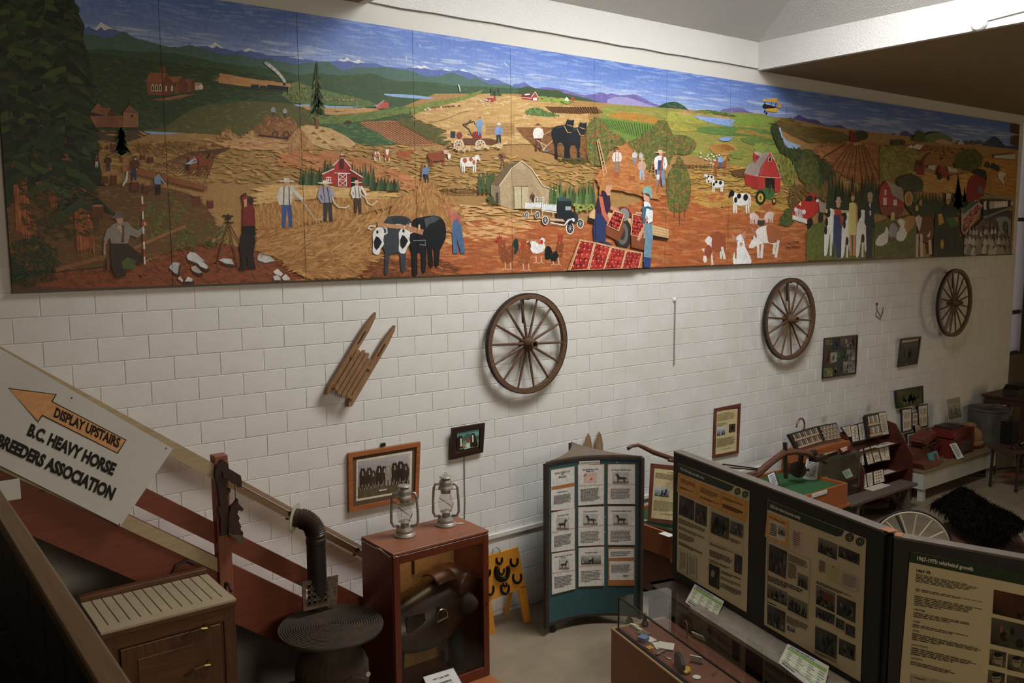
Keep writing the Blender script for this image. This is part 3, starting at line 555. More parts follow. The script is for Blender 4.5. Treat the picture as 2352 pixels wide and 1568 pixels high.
# logging camp
mu.poly('#8a5430', '1100,320 1150,305 1870,500 1865,545 1800,530 1110,370', 0); mu.el('#a86a40', 1120, 340, 24, 36)
for x, y, w_, h_ in ((940, 440, 70, 70), (1025, 440, 60, 90), (1215, 500, 84, 90), (1315, 525, 64, 70), (1765, 635, 90, 100), (1895, 660, 60, 70), (880, 730, 120, 110), (1020, 150, 50, 70), (905, 155, 30, 40), (970, 150, 26, 34), (1285, 240, 46, 44), (1358, 262, 54, 56), (870, 545, 46, 34)):
    mu.poly('#6a3a20', [(x - w_ / 2, y + h_ / 2), (x - w_ * .42, y - h_ / 2), (x + w_ * .42, y - h_ / 2), (x + w_ / 2, y + h_ / 2)]); mu.el('#a87048', x, y - h_ / 2, w_ * .42, h_ * .1)
man(975, 365, 150, '#5a2e22', '#3a3a48', '#3a2a1e'); man(1205, 450, 220, '#5f3424', '#33415f', '#4a3626', bend=.1); man(1425, 575, 200, '#7d97b8', '#23262e', '#5a3c28', arm=[(1445, 420), (1470, 460), (1490, 480)]); man(870, 330, 110, '#6a3626', '#c8c4b8', '#3a2a1e')
mu.poly('#c8d6d0', '1140,365 1155,365 1150,440 1110,500 1100,495 1130,430'); mu.line('#5f3a22', '1350,545 1410,490', 8)
# surveyor with the staff, seated
mu.line('#8a5a34', '500,1255 960,1130', 40); mu.line('#9c663c', '1200,1060 1520,920 1670,860', 26)
mu.poly('#3c2e26', '1000,1010 1140,1010 1200,1060 1290,1130 1300,1190 1230,1200 1150,1160 1130,1250 1140,1310 1050,1320 1010,1260 990,1100', 0)
mu.poly('#8c8478', '1010,850 1060,820 1150,820 1190,870 1240,900 1285,860 1310,890 1240,965 1170,940 1150,1015 1000,1015 990,960 965,1000 930,990 960,890', 0)
mu.poly('#bfa080', '1050,870 1075,850 1100,870 1095,930 1080,900'); mu.poly('#6a3a2a', '1098,850 1118,850 1116,1005 1090,1005 1104,930')
mu.poly(SKIN, '1040,790 1108,788 1106,820 1085,840 1060,832'); mu.poly('#6f675a', '995,785 1030,765 1040,735 1065,722 1095,735 1105,765 1132,778 1100,788 1040,792', 2); mu.poly('#b58a68', '935,1000 965,1000 960,1080 945,1140 930,1100'); mu.el(SKIN, 1297, 838, 22, 20)
for i in range(9): mu.line('#b03a2e' if i % 2 else '#d8d0c4', [(1280 + i * 2.6, 590 + i * 68), (1283 + i * 2.6, 590 + (i + 1) * 68)], 15)
mu.poly('#52612e', '1095,1180 1150,1140 1220,1170 1215,1250 1110,1245'); mu.line('#6a4a30', '960,1020 975,1260', 22)
# rocks
for q, c_ in (('1680,1130 1710,1090 1760,1100 1840,1170 1780,1195 1690,1160', '#c6c6c4'), ('1520,1230 1560,1185 1615,1190 1600,1290 1570,1280', '#bdbdbb'), ('1720,1230 1760,1212 1820,1275 1790,1285 1730,1260', '#b5aca4'), ('1780,1190 1830,1180 1875,1225 1860,1245 1800,1220', '#cfcfcd'), ('1970,1165 2010,1148 2080,1155 2110,1205 2030,1195', '#c9c9c7'), ('1600,1330 1620,1310 1650,1345 1640,1365', '#c4c4c2'), ('1662,1355 1690,1315 1735,1330 1730,1358', '#cbcbc9')):
    mu.poly('#4a3426', [(x + 14, y + 26) for x, y in pts_of(q)]); mu.poly(c_, q)
cr('D')
for q, c_ in (('360,1130 390,1090 440,1095 515,1170 430,1190 360,1165', '#c6c2ba'), ('500,1270 540,1240 590,1290 570,1310 520,1290', '#d6d2ca'), ('580,1320 610,1290 655,1330 640,1345 590,1345', '#d2cec8'), ('500,1310 540,1300 570,1330 560,1345 510,1345', '#cac6c0')): mu.poly('#5a4232', [(x - 12, y + 14) for x, y in pts_of(q)]); mu.poly(c_, q)
# tall grass and mown hay
g = mu.P('330,690 540,620 760,640 960,620 1240,600 1560,600 1580,680 1400,720 1060,800 840,820 680,860 350,890 330,800'); mu._poly(g, '#ad7a3c'); mu.strokes(g, 900, 26, 2.6, 1.35, ['#c8954e', '#9a6430', '#d6a862', '#7d4c22', '#b5833f'], .25, raw=True)
g = mu.P('340,520 560,480 900,490 1300,520 1640,570 1560,610 1000,600 560,630 330,660'); mu.strokes(g, 420, 34, 4, .04, ['#d2a862', '#c4964e', '#dcb878'], .08, raw=True)
g = mu.P('350,900 680,870 1000,830 1240,770 1540,740 1560,880 1380,960 1480,1120 1330,1230 1270,1320 800,1330 660,1250 560,1150 350,1080'); mu._poly(g, '#a8743a'); mu.strokes(g, 900, 34, 4, lambda x, y: -.3 + (y - 560) * .006, ['#c49050', '#8f5c2c', '#d2a566', '#7a4820', '#b8823f'], .35, raw=True)
# red barn with firs
def firs(x0, x1, y0, y1, n, cols=('#3d5232', '#2c3f26', '#4f6638')):
    for i in range(n): t = (i + .5) / n; x = x0 + (x1 - x0) * t; hh = R_.uniform(.6, 1.0); mu.poly(cols[i % 3], [(x - (x1 - x0) / n * .8, y1), (x - 4, y1 - (y1 - y0) * hh), (x + (x1 - x0) / n * .8, y1)])
firs(740, 960, 300, 490, 9); firs(960, 1060, 240, 420, 4); firs(1180, 1420, 260, 500, 10); firs(1380, 1640, 400, 540, 9)
mu.poly('#a8322a', '945,395 1048,345 1050,310 1118,235 1195,325 1195,350 1300,420 1310,505 1085,505 955,465'); mu.poly('#8a261f', '1160,320 1195,325 1195,350 1300,420 1308,505 1165,503 1160,400')
mu.line('#e8e2d8', '940,392 1050,342', 9); mu.line('#e8e2d8', '1036,318 1118,236 1200,328', 9); mu.line('#e8e2d8', '1192,348 1303,418', 9); mu.rect('#5a1a16', 1093, 250, 1138, 345)
mu.poly('#c8c4c0', '1105,225 1118,203 1132,225'); mu.rect('#8a2a24', 1106, 222, 1148, 240)
for q in ('1088,385 1160,388 1160,500 1088,498 1088,385', '1088,440 1160,445', '1090,388 1158,440 1090,440 1158,390', '1090,445 1158,498 1090,498 1158,448', '1050,380 1195,385', '980,420 1018,420 1018,468 980,466 980,420', '998,420 998,466', '980,443 1018,444'): mu.line('#e8e2d8', q, 6)
mu.rect('#2a1814', 1202, 418, 1256, 500)
# mowers
man(620, 870, 440, '#cfc6b6', '#3f5688', '#c8c2b0', face=1, arm=[(660, 500), (720, 580), (770, 630)], hatw=.24, braces='#4a3a30'); mu.line('#b8a890', '660,575 750,620 850,760 880,800 930,800 948,770', 12)
man(990, 820, 370, '#9a96ae', '#3c3a3a', '#d6cfba', arm=[(1000, 500), (1030, 560), (1055, 590)], bend=-.12, hatw=.26, braces='#5a4a3a'); mu.line('#cfc4b0', '1030,590 1050,650 1090,690 1150,695 1185,672', 13)
man(1262, 740, 290, '#d8d2c8', '#4a3c34', '#cfc6b0', arm=[(1290, 500), (1320, 550), (1340, 590)], bend=-.08, hatw=.26, braces='#4a4038'); mu.line('#cfc4b0', '1280,570 1330,600 1350,650 1390,672 1440,630', 12)
# surveyor with theodolite
for q in ('95,840 40,1000 0,1180', '100,840 140,1040 185,1240', '110,850 190,990 300,1190'): mu.line('#6a4228', q, 11)
mu.line('#2c241c', '45,765 140,770', 14); mu.line('#2c241c', '60,825 145,828', 12); mu.line('#2c241c', '95,745 95,840', 10); mu.line('#2c241c', '70,790 120,790', 20)
mu.poly('#2a2420', '215,930 330,930 340,1000 320,1110 345,1250 270,1240 265,1100 250,1230 260,1260 190,1250 215,1200 195,1040'); mu.poly('#7d2a22', '235,660 320,670 335,760 330,880 230,880 225,790', 2); mu.poly('#1f1a18', '220,860 335,855 340,940 225,930')
mu.poly('#8a2e24', '215,600 265,580 300,690 250,720', 2); mu.el('#3a2418', 295, 632, 28, 40); mu.poly(SKIN, '235,620 262,610 262,680 240,690'); mu.line('#2a1c16', '212,590 258,565', 16)
# haystack, man with fork, oxen
g = mu.P('1545,760 1580,660 1680,580 1790,540 1830,460 1890,440 1950,470 2000,560 2120,610 2190,690 2205,780 2190,900 2000,900 1700,900 1560,850'); g = smooth_loop(g, 2); mu._poly(g, '#a8743c'); mu.strokes(g, 620, 22, 3, lambda x, y: 1.57 - (x - 978) * .012, ['#c2904e', '#8f5a2c', '#d4a764', '#74421f', '#b98442'], .3, raw=True)
man(1880, 470, 170, '#5f7fa8', '#3a3434', '#b08a5a', arm=[(1850, 340), (1845, 390), (1835, 430)]); mu.line('#8a5a34', '1845,290 1832,450', 8)
mu.line('#8a5a34', '1915,545 2050,640', 9); mu.poly('#4a6c92', '2120,760 2185,760 2195,860 2230,1100 2190,1105 2150,960 2165,1105 2120,1105 2110,900'); mu.poly('#c4685a', '2050,640 2080,690 2120,750 2150,740 2195,790 2185,850 2160,800 2130,800 2105,850 2100,780'); mu.el('#b08050', 2145, 712, 28, 32); mu.el('#c89a62', 2145, 700, 36, 14)
mu.strokes('1280,1320 1400,1180 1600,1160 2000,1150 2120,1200 2180,1290 1700,1320', 240, 30, 4, .1, ['#5a3018', '#7a4422', '#94582e'], .2)
mu.poly('#3a4048', '1500,830 1530,780 1600,765 1700,775 1745,820 1760,900 1700,1000 1690,1260 1650,1260 1640,1120 1600,1100 1550,1130 1530,1290 1500,1280 1510,1110 1480,1040 1470,900', 2)
mu.poly('#181b1f', '1760,800 1830,780 1950,762 2030,800 2055,880 2050,980 2000,1080 1990,1210 1955,1210 1950,1080 1930,1060 1940,1215 1905,1215 1890,1050 1880,1080 1870,1270 1840,1260 1830,1100 1795,1120 1800,1290 1755,1295 1750,1130 1730,1000 1740,860', 2)
mu.poly('#4c525a', '1860,790 1950,766 2000,790 1960,820 1900,840 1880,880'); mu.poly('#30353c', '1560,790 1640,772 1720,800 1690,850 1600,850')
for dx, dy in ((0, 0), (235, -10)):
    q = lambda t: [(x + dx, y + dy) for x, y in pts_of(t)]
    mu.poly('#e2e0da', q('1395,930 1420,890 1450,865 1490,880 1500,930 1490,990 1500,1020 1470,1060 1455,1110 1425,1115 1395,1090 1400,1010'), 2); mu.poly('#1c1e22', q('1405,1000 1425,950 1450,960 1480,1000 1455,1050 1430,1075 1410,1050')); mu.line('#d6d2c8', q('1420,860 1375,855 1355,880 1385,890'), 14); mu.line('#d6d2c8', q('1480,860 1520,880 1525,920 1495,935'), 14); mu.el('#1c1e22', 1438 + dx, 912 + dy, 10, 16)
mu.line('#c08a62', '1440,840 1560,860 1680,865', 36); mu.line('#b57f58', '1690,860 1760,890 1850,915', 48); mu.line('#c8b48a', '1735,830 1735,865', 16); mu.line('#c8b48a', '1815,845 1815,890', 16); mu.line('#8a8e94', '1760,990 1870,985 1870,1030 1820,1025', 8)
# wagon of hay and stooks
cr('C')
g = mu.P('330,1130 420,1120 410,1070 440,1035 480,1040 560,1060 640,1050 700,1090 720,1150 690,1200 640,1250 560,1240 380,1220 335,1170'); mu._poly(g, '#8a5a30'); mu.strokes(g, 200, 14, 3, .5, ['#a87240', '#6a4020', '#c08a50', '#4f2e16'], .7, raw=True)
mu.line('#3a2414', '350,1215 640,1250', 14)
for x in (515, 615): mu.el('#3a2414', x, 1212, 30, 30, 12); mu.el('#8a5a30', x, 1212, 20, 20, 10)
man(500, 1060, 110, '#8f9aa0', '#4a3c30', '#5a4028'); man(605, 1065, 100, '#98a0a4', '#4a3c30', '#7a4a34')
for q in ('600,1300 660,1220 720,1150 770,1180 830,1260 890,1350 740,1350 620,1345', '215,1250 320,1165 370,1230 440,1280 300,1290', '0,1240 90,1165 150,1210 180,1250', '120,1310 200,1255 280,1310'):
    g = mu.P(q); mu._poly(g, '#b08048'); mu.strokes(g, 90, 18, 2.4, 1.1, ['#c99a5c', '#8a5a2c', '#d6b070', '#744420'], .4, raw=True)
mu.strokes('0,1260 200,1250 500,1250 640,1290 560,1350 200,1340 0,1300', 200, 24, 4, .1, ['#d2ac74', '#c0905a', '#b87848'], .12)
# train with its smoke
for i in range(16): t = i / 15; mu.el('#cfcdc8' if i % 3 else '#b5b4b0', 605 - 170 * t + 20 * math.sin(t * 3), 735 - 165 * t, 11 + 9 * t, 15)
mu.line('#22262a', '300,775 370,778', 30); mu.line('#22262a', '378,782 440,785', 22); mu.line('#1c2226', '445,778 640,800', 34); mu.line('#1c2226', '600,770 600,745', 20); mu.line('#3a3028', '210,792 640,822', 8)
g = mu.P('630,790 680,750 730,740 790,790 840,880 700,900 640,870'); mu.strokes(g, 110, 10, 4, -1.2, ['#6f7a3c', '#8a9048', '#55642f'], .6, raw=True)
# small barns and village
mu.poly('#c4564a', '1425,945 1500,905 1540,930 1540,972 1430,980'); mu.poly('#a89a92', '1410,950 1445,940 1490,900 1505,900 1460,945 1440,965'); mu.el('#3a2420', 1507, 918, 6, 7)
for i in range(22): mu.rect(R_.choice(['#a8544a', '#c8b8a8', '#8a4a40']), 980 + i * 14 + R_.uniform(-4, 4), 893 + R_.uniform(-3, 4), 988 + i * 14, 904)
mu.poly('#4a3020', '1130,1110 1165,1082 1200,1090 1210,1112'); mu.line('#d8dcdc', '2168,760 2180,800 2182,825', 9)
# cattle on the slope
cow(1440, 1445, 75, 90, '#b86a40', '#e2d8cc', legs='#d8cabc'); mu.poly('#a85c34', '1495,1370 1510,1345 1545,1345 1560,1380 1550,1425 1510,1425', 2); mu.poly('#e6ded4', '1510,1345 1545,1345 1535,1395 1520,1395'); mu.line('#d8cabc', '1508,1420 1510,1445', 10); mu.line('#d8cabc', '1545,1420 1545,1448', 10)
cow(1690, 1455, 150, 105, '#a8552c', horn=True); cow(1985, 1500, 190, 145, '#8a4424', head='#c8a890'); mu.el('#e8e0d6', 2085, 1405, 14, 26)
cr('E'); cow(310, 1160, 180, 150, '#e2dcd2', '#a85a34')
# --- farmstead middle right
bld('445,490 470,450 540,448 520,490', '450,492 510,490 515,525 455,525', '510,490 540,450 545,520 515,525', '#c49a70', '#9c3c2c', '#a8442f')
firs(500, 590, 390, 470, 4)
bld('775,470 800,445 900,435 870,480', '775,475 868,480 870,510 778,500', '868,480 900,432 930,490 930,515 870,513', '#6a4438', '#a03434', '#a83a38')
mu.line('#e8e4de', '865,480 900,434 932,490', 6); mu.line('#e8e4de', '778,485 868,492', 4); mu.rect('#e0dcd4', 880, 488, 915, 512); mu.line('#e8e2da', '805,460 850,455', 10)
g = mu.P('930,480 1160,490 1240,520 1160,545 1000,525 930,515'); mu.strokes(g, 70, 14, 3, .1, ['#86a040', '#9cae4c', '#6f8a38'], .2, raw=True)
mu.poly('#e6e4e0', '1165,515 1165,500 1182,480 1200,500 1200,516'); mu.poly('#a84a34', '1220,512 1222,490 1240,475 1255,495 1254,512')
for i in range(26): mu.el('#d8c2a8', R_.uniform(340, 640), R_.uniform(500, 560), 9, 6, 6)
# baler
mu.poly('#6a4228', '245,850 500,855 570,875 570,910 250,905'); mu.poly('#8a2a22', '335,800 400,795 415,850 335,850', 2); mu.rect('#30343a', 135, 790, 180, 850); mu.el('#9c3028', 215, 828, 28, 34); mu.el('#5a4a40', 215, 828, 16, 20)
for q in ('250,735 300,770 330,830 290,815', '245,730 350,700 355,730', '320,690 270,745', '100,935 240,900'): mu.line('#4a3428', q, 12)
for x in (210, 405): mu.el('#d8d0c0', x, 912, 47, 48, 16); mu.el('#a87848', x, 912, 38, 39, 14); [mu.line('#d8d0c0', [(x - 40 * math.cos(a), 912 - 40 * math.sin(a)), (x + 40 * math.cos(a), 912 + 40 * math.sin(a))], 6) for a in (0, .785, 1.57, 2.36)]; mu.el('#6a3a28', x, 912, 10, 10, 8)
mu.poly('#b08650', '455,718 712,715 716,825 590,832 455,815'); [mu.line('#8a6236', [(458, 750 + i * 28), (712, 748 + i * 28)], 4) for i in range(3)]
man(400, 825, 165, '#7d9cc8', '#6f90bc', '#8a6a50', face=-1); man(570, 910, 195, '#7895bd', '#33302e', '#e0e0dc')
mu.strokes('130,930 500,920 680,860 600,940 200,970', 80, 16, 2, -.3, ['#dcc79c', '#c9a868'], .6)
# ploughman and the two black horses
man(925, 965, 245, '#e2ddd4', '#5a3c2a', '#7a4a30', hatw=.2); mu.line('#c8b494', '910,870 1000,920 970,970', 7); mu.line('#b8a080', '930,870 985,960', 7); mu.line('#c9a878', '960,830 1050,780', 5); mu.line('#c9a878', '960,960 1180,760', 8); mu.poly('#6a7880', '960,970 990,955 1040,950 1000,975')
for dx, dy in ((115, 25), (0, 0)):
    q = lambda t: [(x + dx, y + dy) for x, y in pts_of(t)]
    mu.poly('#20242b' if dx else '#191d23', q('1050,770 1100,740 1165,735 1180,700 1190,680 1205,690 1235,690 1250,690 1240,760 1225,795 1200,800 1190,840 1190,900 1180,940 1195,1030 1160,1035 1165,960 1150,900 1110,890 1095,940 1105,1030 1080,1030 1075,940 1060,880 1046,820'), 2)
    mu.line('#b89a66', q('1160,740 1190,800 1225,800'), 7); mu.line('#b89a66', q('1185,730 1235,745'), 6); mu.line('#3d4650', q('1090,760 1150,750'), 8)
mu.line('#191d23', '1190,900 1195,1050', 26); mu.strokes('1060,1040 1380,1030 1360,1080 1180,1070', 60, 14, 3, .2, ['#4a4a22', '#6a5a2a', '#3a2c18'], .4)
# grey barn, windmill, fence, poplars
for x, y in ((395, 1250), (430, 1240), (470, 1230), (500, 1245), (525, 1240)): mu.poly('#4a5c34', [(x - 18, 1350), (x - 12, y - 40), (x, y - 85), (x + 12, y - 40), (x + 16, 1340)], 2)
mu.line('#5a3a20', '60,1312 380,1322', 6); mu.line('#5a3a20', '60,1345 480,1352', 6)
for i in range(11): mu.line('#5a3a20', [(65 + i * 40, 1300), (75 + i * 40, 1358)], 6)
mu.line('#6a4a34', '605,1020 590,1130', 10); mu.line('#6a4a34', '605,1020 630,1130', 8); [mu.line('#7d4f3c', [(602, 1015), (602 + 36 * math.cos(a * .63), 1015 + 38 * math.sin(a * .63))], 10) for a in range(10)]
cr('F')
mu.poly('#b59c78', '580,300 690,150 780,80 870,150 970,300 1100,350 1095,470 690,510 590,480'); mu.poly('#8a7a60', '500,290 580,305 590,480 545,460 500,380'); mu.poly('#6f5c44', '500,290 640,110 770,72 685,145 575,302')
mu.line('#d8c8a4', '575,302 690,140 778,76 870,150 970,300 1102,348', 9)
for i in range(24): y = 150 + i * 15; mu.line('#9a8262', [(700 - max(0, 300 - y) * .1, y), (850 + max(0, y - 150) * .5, y + 3)], 2)
mu.poly('#c2b48e', '710,303 838,308 840,505 712,508'); mu.line('#6a5a44', '775,306 777,506', 5); mu.line('#6a5a44', '708,303 840,308', 6); mu.rect('#4a3c30', 545, 360, 568, 460)
for x in (905, 963, 1038): mu.rect('#e6e2d8', x - 14, 402, x + 15, 455); mu.rect('#4a4e52', x - 9, 408, x + 10, 450); mu.line('#e6e2d8', [(x, 402), (x, 455)], 4); mu.line('#e6e2d8', [(x - 14, 428), (x + 15, 428)], 4)
firs(1030, 1440, 220, 480, 14, ('#54703c', '#41592f', '#688346')); mu.strokes('1235,460 1440,470 1440,510 1260,530', 70, 8, 4, .3, ['#8a9a44', '#6f843a', '#a8ac58'], .8); mu.strokes('470,400 540,400 545,460 480,450', 40, 7, 4, .5, ['#3f4f2a', '#55652f'], .8)
# milk wagons and the old truck
man(877, 460, 100, '#5a4030', '#4a3828', '#7a5a3a', face=-1)
for i in range(8): mu.poly('#e4e8ea', [(808 + i * 18, 498), (808 + i * 18, 465), (813 + i * 18, 450), (820 + i * 18, 450), (824 + i * 18, 465), (824 + i * 18, 498)])
for i in range(8): mu.poly('#dfe4e8', [(957 + i * 17, 515 + i * 2), (957 + i * 17, 475 + i), (962 + i * 17, 458 + i), (968 + i * 17, 458 + i), (972 + i * 17, 475 + i), (972 + i * 17, 516 + i * 2)])
mu.line('#e6d8b8', '805,503 955,508', 8); mu.line('#e6d8b8', '957,522 1095,542', 10); mu.line('#d8c8a4', '865,508 865,545', 6); mu.line('#d8c8a4', '965,525 965,570', 6); mu.line('#d8c8a4', '1060,540 1060,580', 6)
for x, y, r in ((822, 562, 24), (918, 562, 26), (990, 610, 32), (1212, 682, 42), (1305, 640, 34)): mu.el('#e8e6e0', x, y, r * .9, r * 1.3, 16); mu.el('#2a2a2a', x, y, r * .72, r * 1.1, 14); [mu.line('#c8c4ba', [(x - r * .6 * math.cos(a), y - r * .95 * math.sin(a)), (x + r * .6 * math.cos(a), y + r * .95 * math.sin(a))], 3) for a in (.2, 1.0, 1.8, 2.6)]
mu.poly('#20262a', '1100,430 1225,440 1228,530 1275,555 1285,610 1210,640 1160,620 1090,600 1095,520'); mu.poly('#3c5358', '1092,410 1130,405 1210,412 1232,432 1165,440 1100,436'); mu.poly('#9aa8ac', '1170,485 1222,485 1222,520 1170,520'); mu.poly('#c4a890', '1030,590 1150,600 1170,625 1040,612'); mu.poly('#dfe2e2', '1030,625 1160,650 1190,605 1240,590 1260,600 1210,610 1165,660 1035,635'); mu.el('#e2e4e4', 1245, 610, 12, 14); mu.poly('#2f3538', '1250,550 1285,555 1285,625 1255,630')
# poultry
def hen(q, c_, tail, tc, hx, hy, lx, ly): 
    g = mu.poly(tc, tail, 2); g = mu.poly(c_, q, 2); mu.strokes(g, 26, 8, 2, 1.0, [c_, '#d8945c' if c_ != '#e6e4e0' else '#c8c4bc', '#6a3a1c' if c_ != '#e6e4e0' else '#f2f0ec'], .4, raw=True)
    mu.poly('#c0302a', [(hx - 22, hy - 6), (hx - 28, hy - 30), (hx - 12, hy - 22), (hx - 2, hy - 44), (hx + 8, hy - 24), (hx + 22, hy - 34), (hx + 20, hy - 4)]); mu.el(c_, hx, hy, 22, 24); mu.el('#c0302a', hx - 8, hy + 16, 14, 22)
    for d in (0, 48): mu.line('#d8b48c', [(lx + d, ly - 60), (lx + d + 4, ly)], 10); mu.line('#d8b48c', [(lx + d - 24, ly + 6), (lx + d + 4, ly - 2), (lx + d + 26, ly + 10)], 6)
hen('570,800 620,790 640,860 690,830 710,870 700,960 650,1000 600,990 570,900', '#8f4a24', '690,870 705,790 740,780 750,850 730,910 705,920', '#1f3a34', 580, 785, 628, 1050)
hen('850,810 900,800 940,830 960,790 985,830 980,880 920,910 880,900 850,860', '#e6e4e0', '820,800 860,810 860,850', '#d8d6d0', 965, 790, 905, 990)
hen('745,890 780,850 840,830 862,900 850,980 800,1020 760,1000 745,940', '#9c5428', '820,830 850,800 862,860', '#6a3a1e', 797, 825, 790, 1060)
hen('1080,870 1110,790 1150,800 1152,900 1120,970 1060,980 1040,920', '#8a4a22', '985,880 1010,840 1040,860 1060,930 1030,960 990,960', '#15201f', 1130, 770, 1060, 1010)
mu.poly('#1f2420', '1040,920 1090,880 1110,930 1080,985 1040,970')
# orchard
cr('E')
for q, n in (('1365,760 1400,700 1450,650 1500,690 1560,760 1650,820 1720,880 1680,920 1560,960 1530,1100 1400,1080 1365,1000', 520), ('1740,880 1800,860 1960,760 2000,700 2080,700 2130,800 2160,950 2100,1080 2050,1100 1900,1150 1800,1000 1750,930', 560), ('2090,850 2200,820 2300,850 2352,900 2300,990 2160,990', 180), ('2090,1200 2160,1080 2190,1010 2230,1060 2290,1200 2300,1350 2260,1500 2150,1520 2090,1450', 380)):
    g = mu.P(q); mu._poly(smooth_loop(g, 2), '#566330'); mu.strokes(g, n, 9, 4, 1.0, ['#6f7c3a', '#45552a', '#8a8a40', '#7d6a32', '#39482a'], .9, raw=True); mu.strokes(g, n // 6, 4, 3, 0, ['#b8442c', '#a83a2a', '#c8603a'], 1.5, raw=True)
g = mu.P('1540,1080 1640,940 1730,890 1745,930 1800,1000 1900,1140 2000,1240 2060,1350 1980,1400 1700,1330 1480,1300 1440,1200'); mu._poly(g, '#b06c36'); mu.strokes(g, 240, 26, 4, .1, ['#c27c40', '#9a5628', '#cc9050'], .2, raw=True)
for q in ('1455,865 1520,1195', '1470,860 1545,1165'): mu.line('#c8a074', q, 9)
for i in range(9): t = i / 8; mu.line('#c8a074', [(1458 + 64 * t, 890 + 290 * t), (1474 + 72 * t, 885 + 270 * t)], 6)
man(1635, 1165, 225, '#d8d0c8', '#8a7866', '#8a4a34', braces='#a83a34'); man(1795, 1085, 125, '#c8c4c0', '#7d8cac', None); man(1850, 1080, 110, '#b8b4b0', '#6a6a78', None); man(1858, 1225, 195, '#c9a288', '#9cb2cc', '#d8b48c', hatw=.22); man(2025, 1280, 320, '#e2e0e0', '#7a8cb8', '#d8b48c', hatw=.22)
mu.poly('#3c4a74', '2005,1050 2045,1050 2050,1140 2000,1140')
for q in ('1925,1250 1955,1060', '1990,1250 1965,1060'): mu.line('#b08658', q, 9)
for i in range(6): mu.line('#b08658', [(1950 - i * 4, 1080 + i * 30), (1966 + i * 4, 1080 + i * 30)], 6)
mu.line('#a05a34', '2055,980 1998,1345', 16); mu.poly('#d8dcde', '1988,1180 2020,1180 2014,1225 1994,1225'); mu.poly('#a8582e', '1600,1160 1655,1160 1648,1205 1606,1205'); mu.poly('#a8582e', '1740,1190 1800,1190 1792,1232 1748,1232')
for x in (2150, 2197, 2245): mu.line('#7a4426', [(x, 1440), (x, 1568 if x != 2197 else 1640)], 9)
# two women with apple crates, truck bed, big crates
cr('F')
mu.poly('#d8b27c', '1385,560 1420,510 1560,540 2100,690 2100,770 1960,745 1900,720 1385,590'); [mu.line('#8a6236', [(1960, 655 + i * 24), (2100, 690 + i * 22)], 3) for i in range(4)]; mu.poly('#2a201c', '1380,585 1900,730 2100,775 2095,790 1900,760 1375,625'); mu.poly('#7a2a24', '1640,500 1690,485 1740,510 1775,570 1740,590 1690,520')
mu.el('#33302f', 1690, 730, 78, 140, 20); mu.el('#6a6664', 1685, 730, 52, 100, 18); mu.el('#3c3836', 1680, 730, 30, 60, 14); mu.el('#8a8886', 1700, 560, 46, 60, 14)
mu.poly('#2e3b66', '1445,545 1540,560 1545,700 1530,800 1600,830 1540,850 1500,800 1430,810 1420,680'); mu.poly('#3a2440', '1475,390 1520,350 1570,390 1580,480 1545,570 1440,545 1450,470'); mu.poly('#c4684a', '1470,390 1505,400 1530,530 1590,640 1610,690 1580,720 1560,650 1500,560'); mu.poly('#d08a6a', '1580,480 1650,510 1670,540 1640,550 1575,510')
mu.poly('#d09a78', '1530,290 1585,285 1595,320 1575,350 1580,380 1550,390 1530,350'); mu.poly('#b87840', '1475,370 1480,310 1500,255 1545,240 1595,262 1590,290 1540,300 1530,350 1500,340 1490,380', 2)
def apples(q, box_, rows_, cols_, r):
    mu.poly('#4a1c16', q); a, b, c_, d = pts_of(q)
    for j in range(rows_):
        for i in range(cols_):
            u, v = (i + .5 + .2 * (j % 2)) / (cols_ + .2), (j + .5) / rows_; x = (a[0] * (1 - u) + b[0] * u) * (1 - v) + (d[0] * (1 - u) + c_[0] * u) * v + R_.uniform(-4, 4); y = (a[1] * (1 - u) + b[1] * u) * (1 - v) + (d[1] * (1 - u) + c_[1] * u) * v + R_.uniform(-4, 4)
            mu.el(R_.choice(['#b02a26', '#9c2420', '#c03a30']), x, y, r * R_.uniform(.85, 1.1), r * 1.15, 10); mu.el('#e0907a', x - r * .3, y - r * .4, r * .28, r * .3, 6)
    mu.line(box_, [a, b, c_, d, a], 10)
mu.poly('#8a4a28', '1535,660 1650,705 1700,580 1690,720 1650,800 1535,740'); apples('1610,525 1700,555 1650,705 1545,655', '#e0b88c', 4, 4, 14); apples('1775,555 1870,575 1880,770 1762,740', '#d8b088', 6, 4, 14); mu.poly('#8a4a28', '1762,745 1880,775 1880,880 1765,850')
mu.poly('#6f94a8', '1885,640 1950,640 1960,760 1940,950 1875,940 1885,800'); mu.poly('#2c4a88', '1875,950 1942,950 1935,1035 1880,1035'); mu.poly('#e4ecf0', '1870,490 1930,455 1960,540 1955,620 1915,640 1905,600 1870,580'); mu.poly('#3f6a80', '1862,490 1890,470 1955,500 1950,520 1900,500 1885,640 1865,640'); mu.poly('#d09a78', '1890,640 1920,600 1900,560 1880,700 1840,790 1815,790 1830,730'); mu.poly('#d09a78', '1800,535 1860,535 1860,560 1800,550')
mu.poly('#d2a184', '1872,370 1930,380 1930,440 1895,450 1875,420'); mu.poly('#5a2c20', '1870,350 1945,370 1945,440 1925,400 1875,370'); mu.poly('#7fb0a8', '1868,350 1880,320 1910,305 1945,320 1952,400 1935,415 1925,375 1870,365', 2); mu.poly('#dfe6ea', '1875,440 1930,450 1930,480 1880,490')
mu.poly('#c88a58', '1190,1060 1300,775 1870,900 1850,1070'); apples('1305,790 1430,815 1370,1050 1215,1060', '#dfb68c', 5, 3, 26); apples('1440,815 1575,850 1515,1050 1385,1055', '#dfb68c', 5, 3, 24); apples('1585,855 1715,880 1670,1045 1520,1050', '#dfb68c', 5, 4, 21); apples('1722,885 1860,905 1825,1045 1680,1045', '#dfb68c', 5, 4, 18)
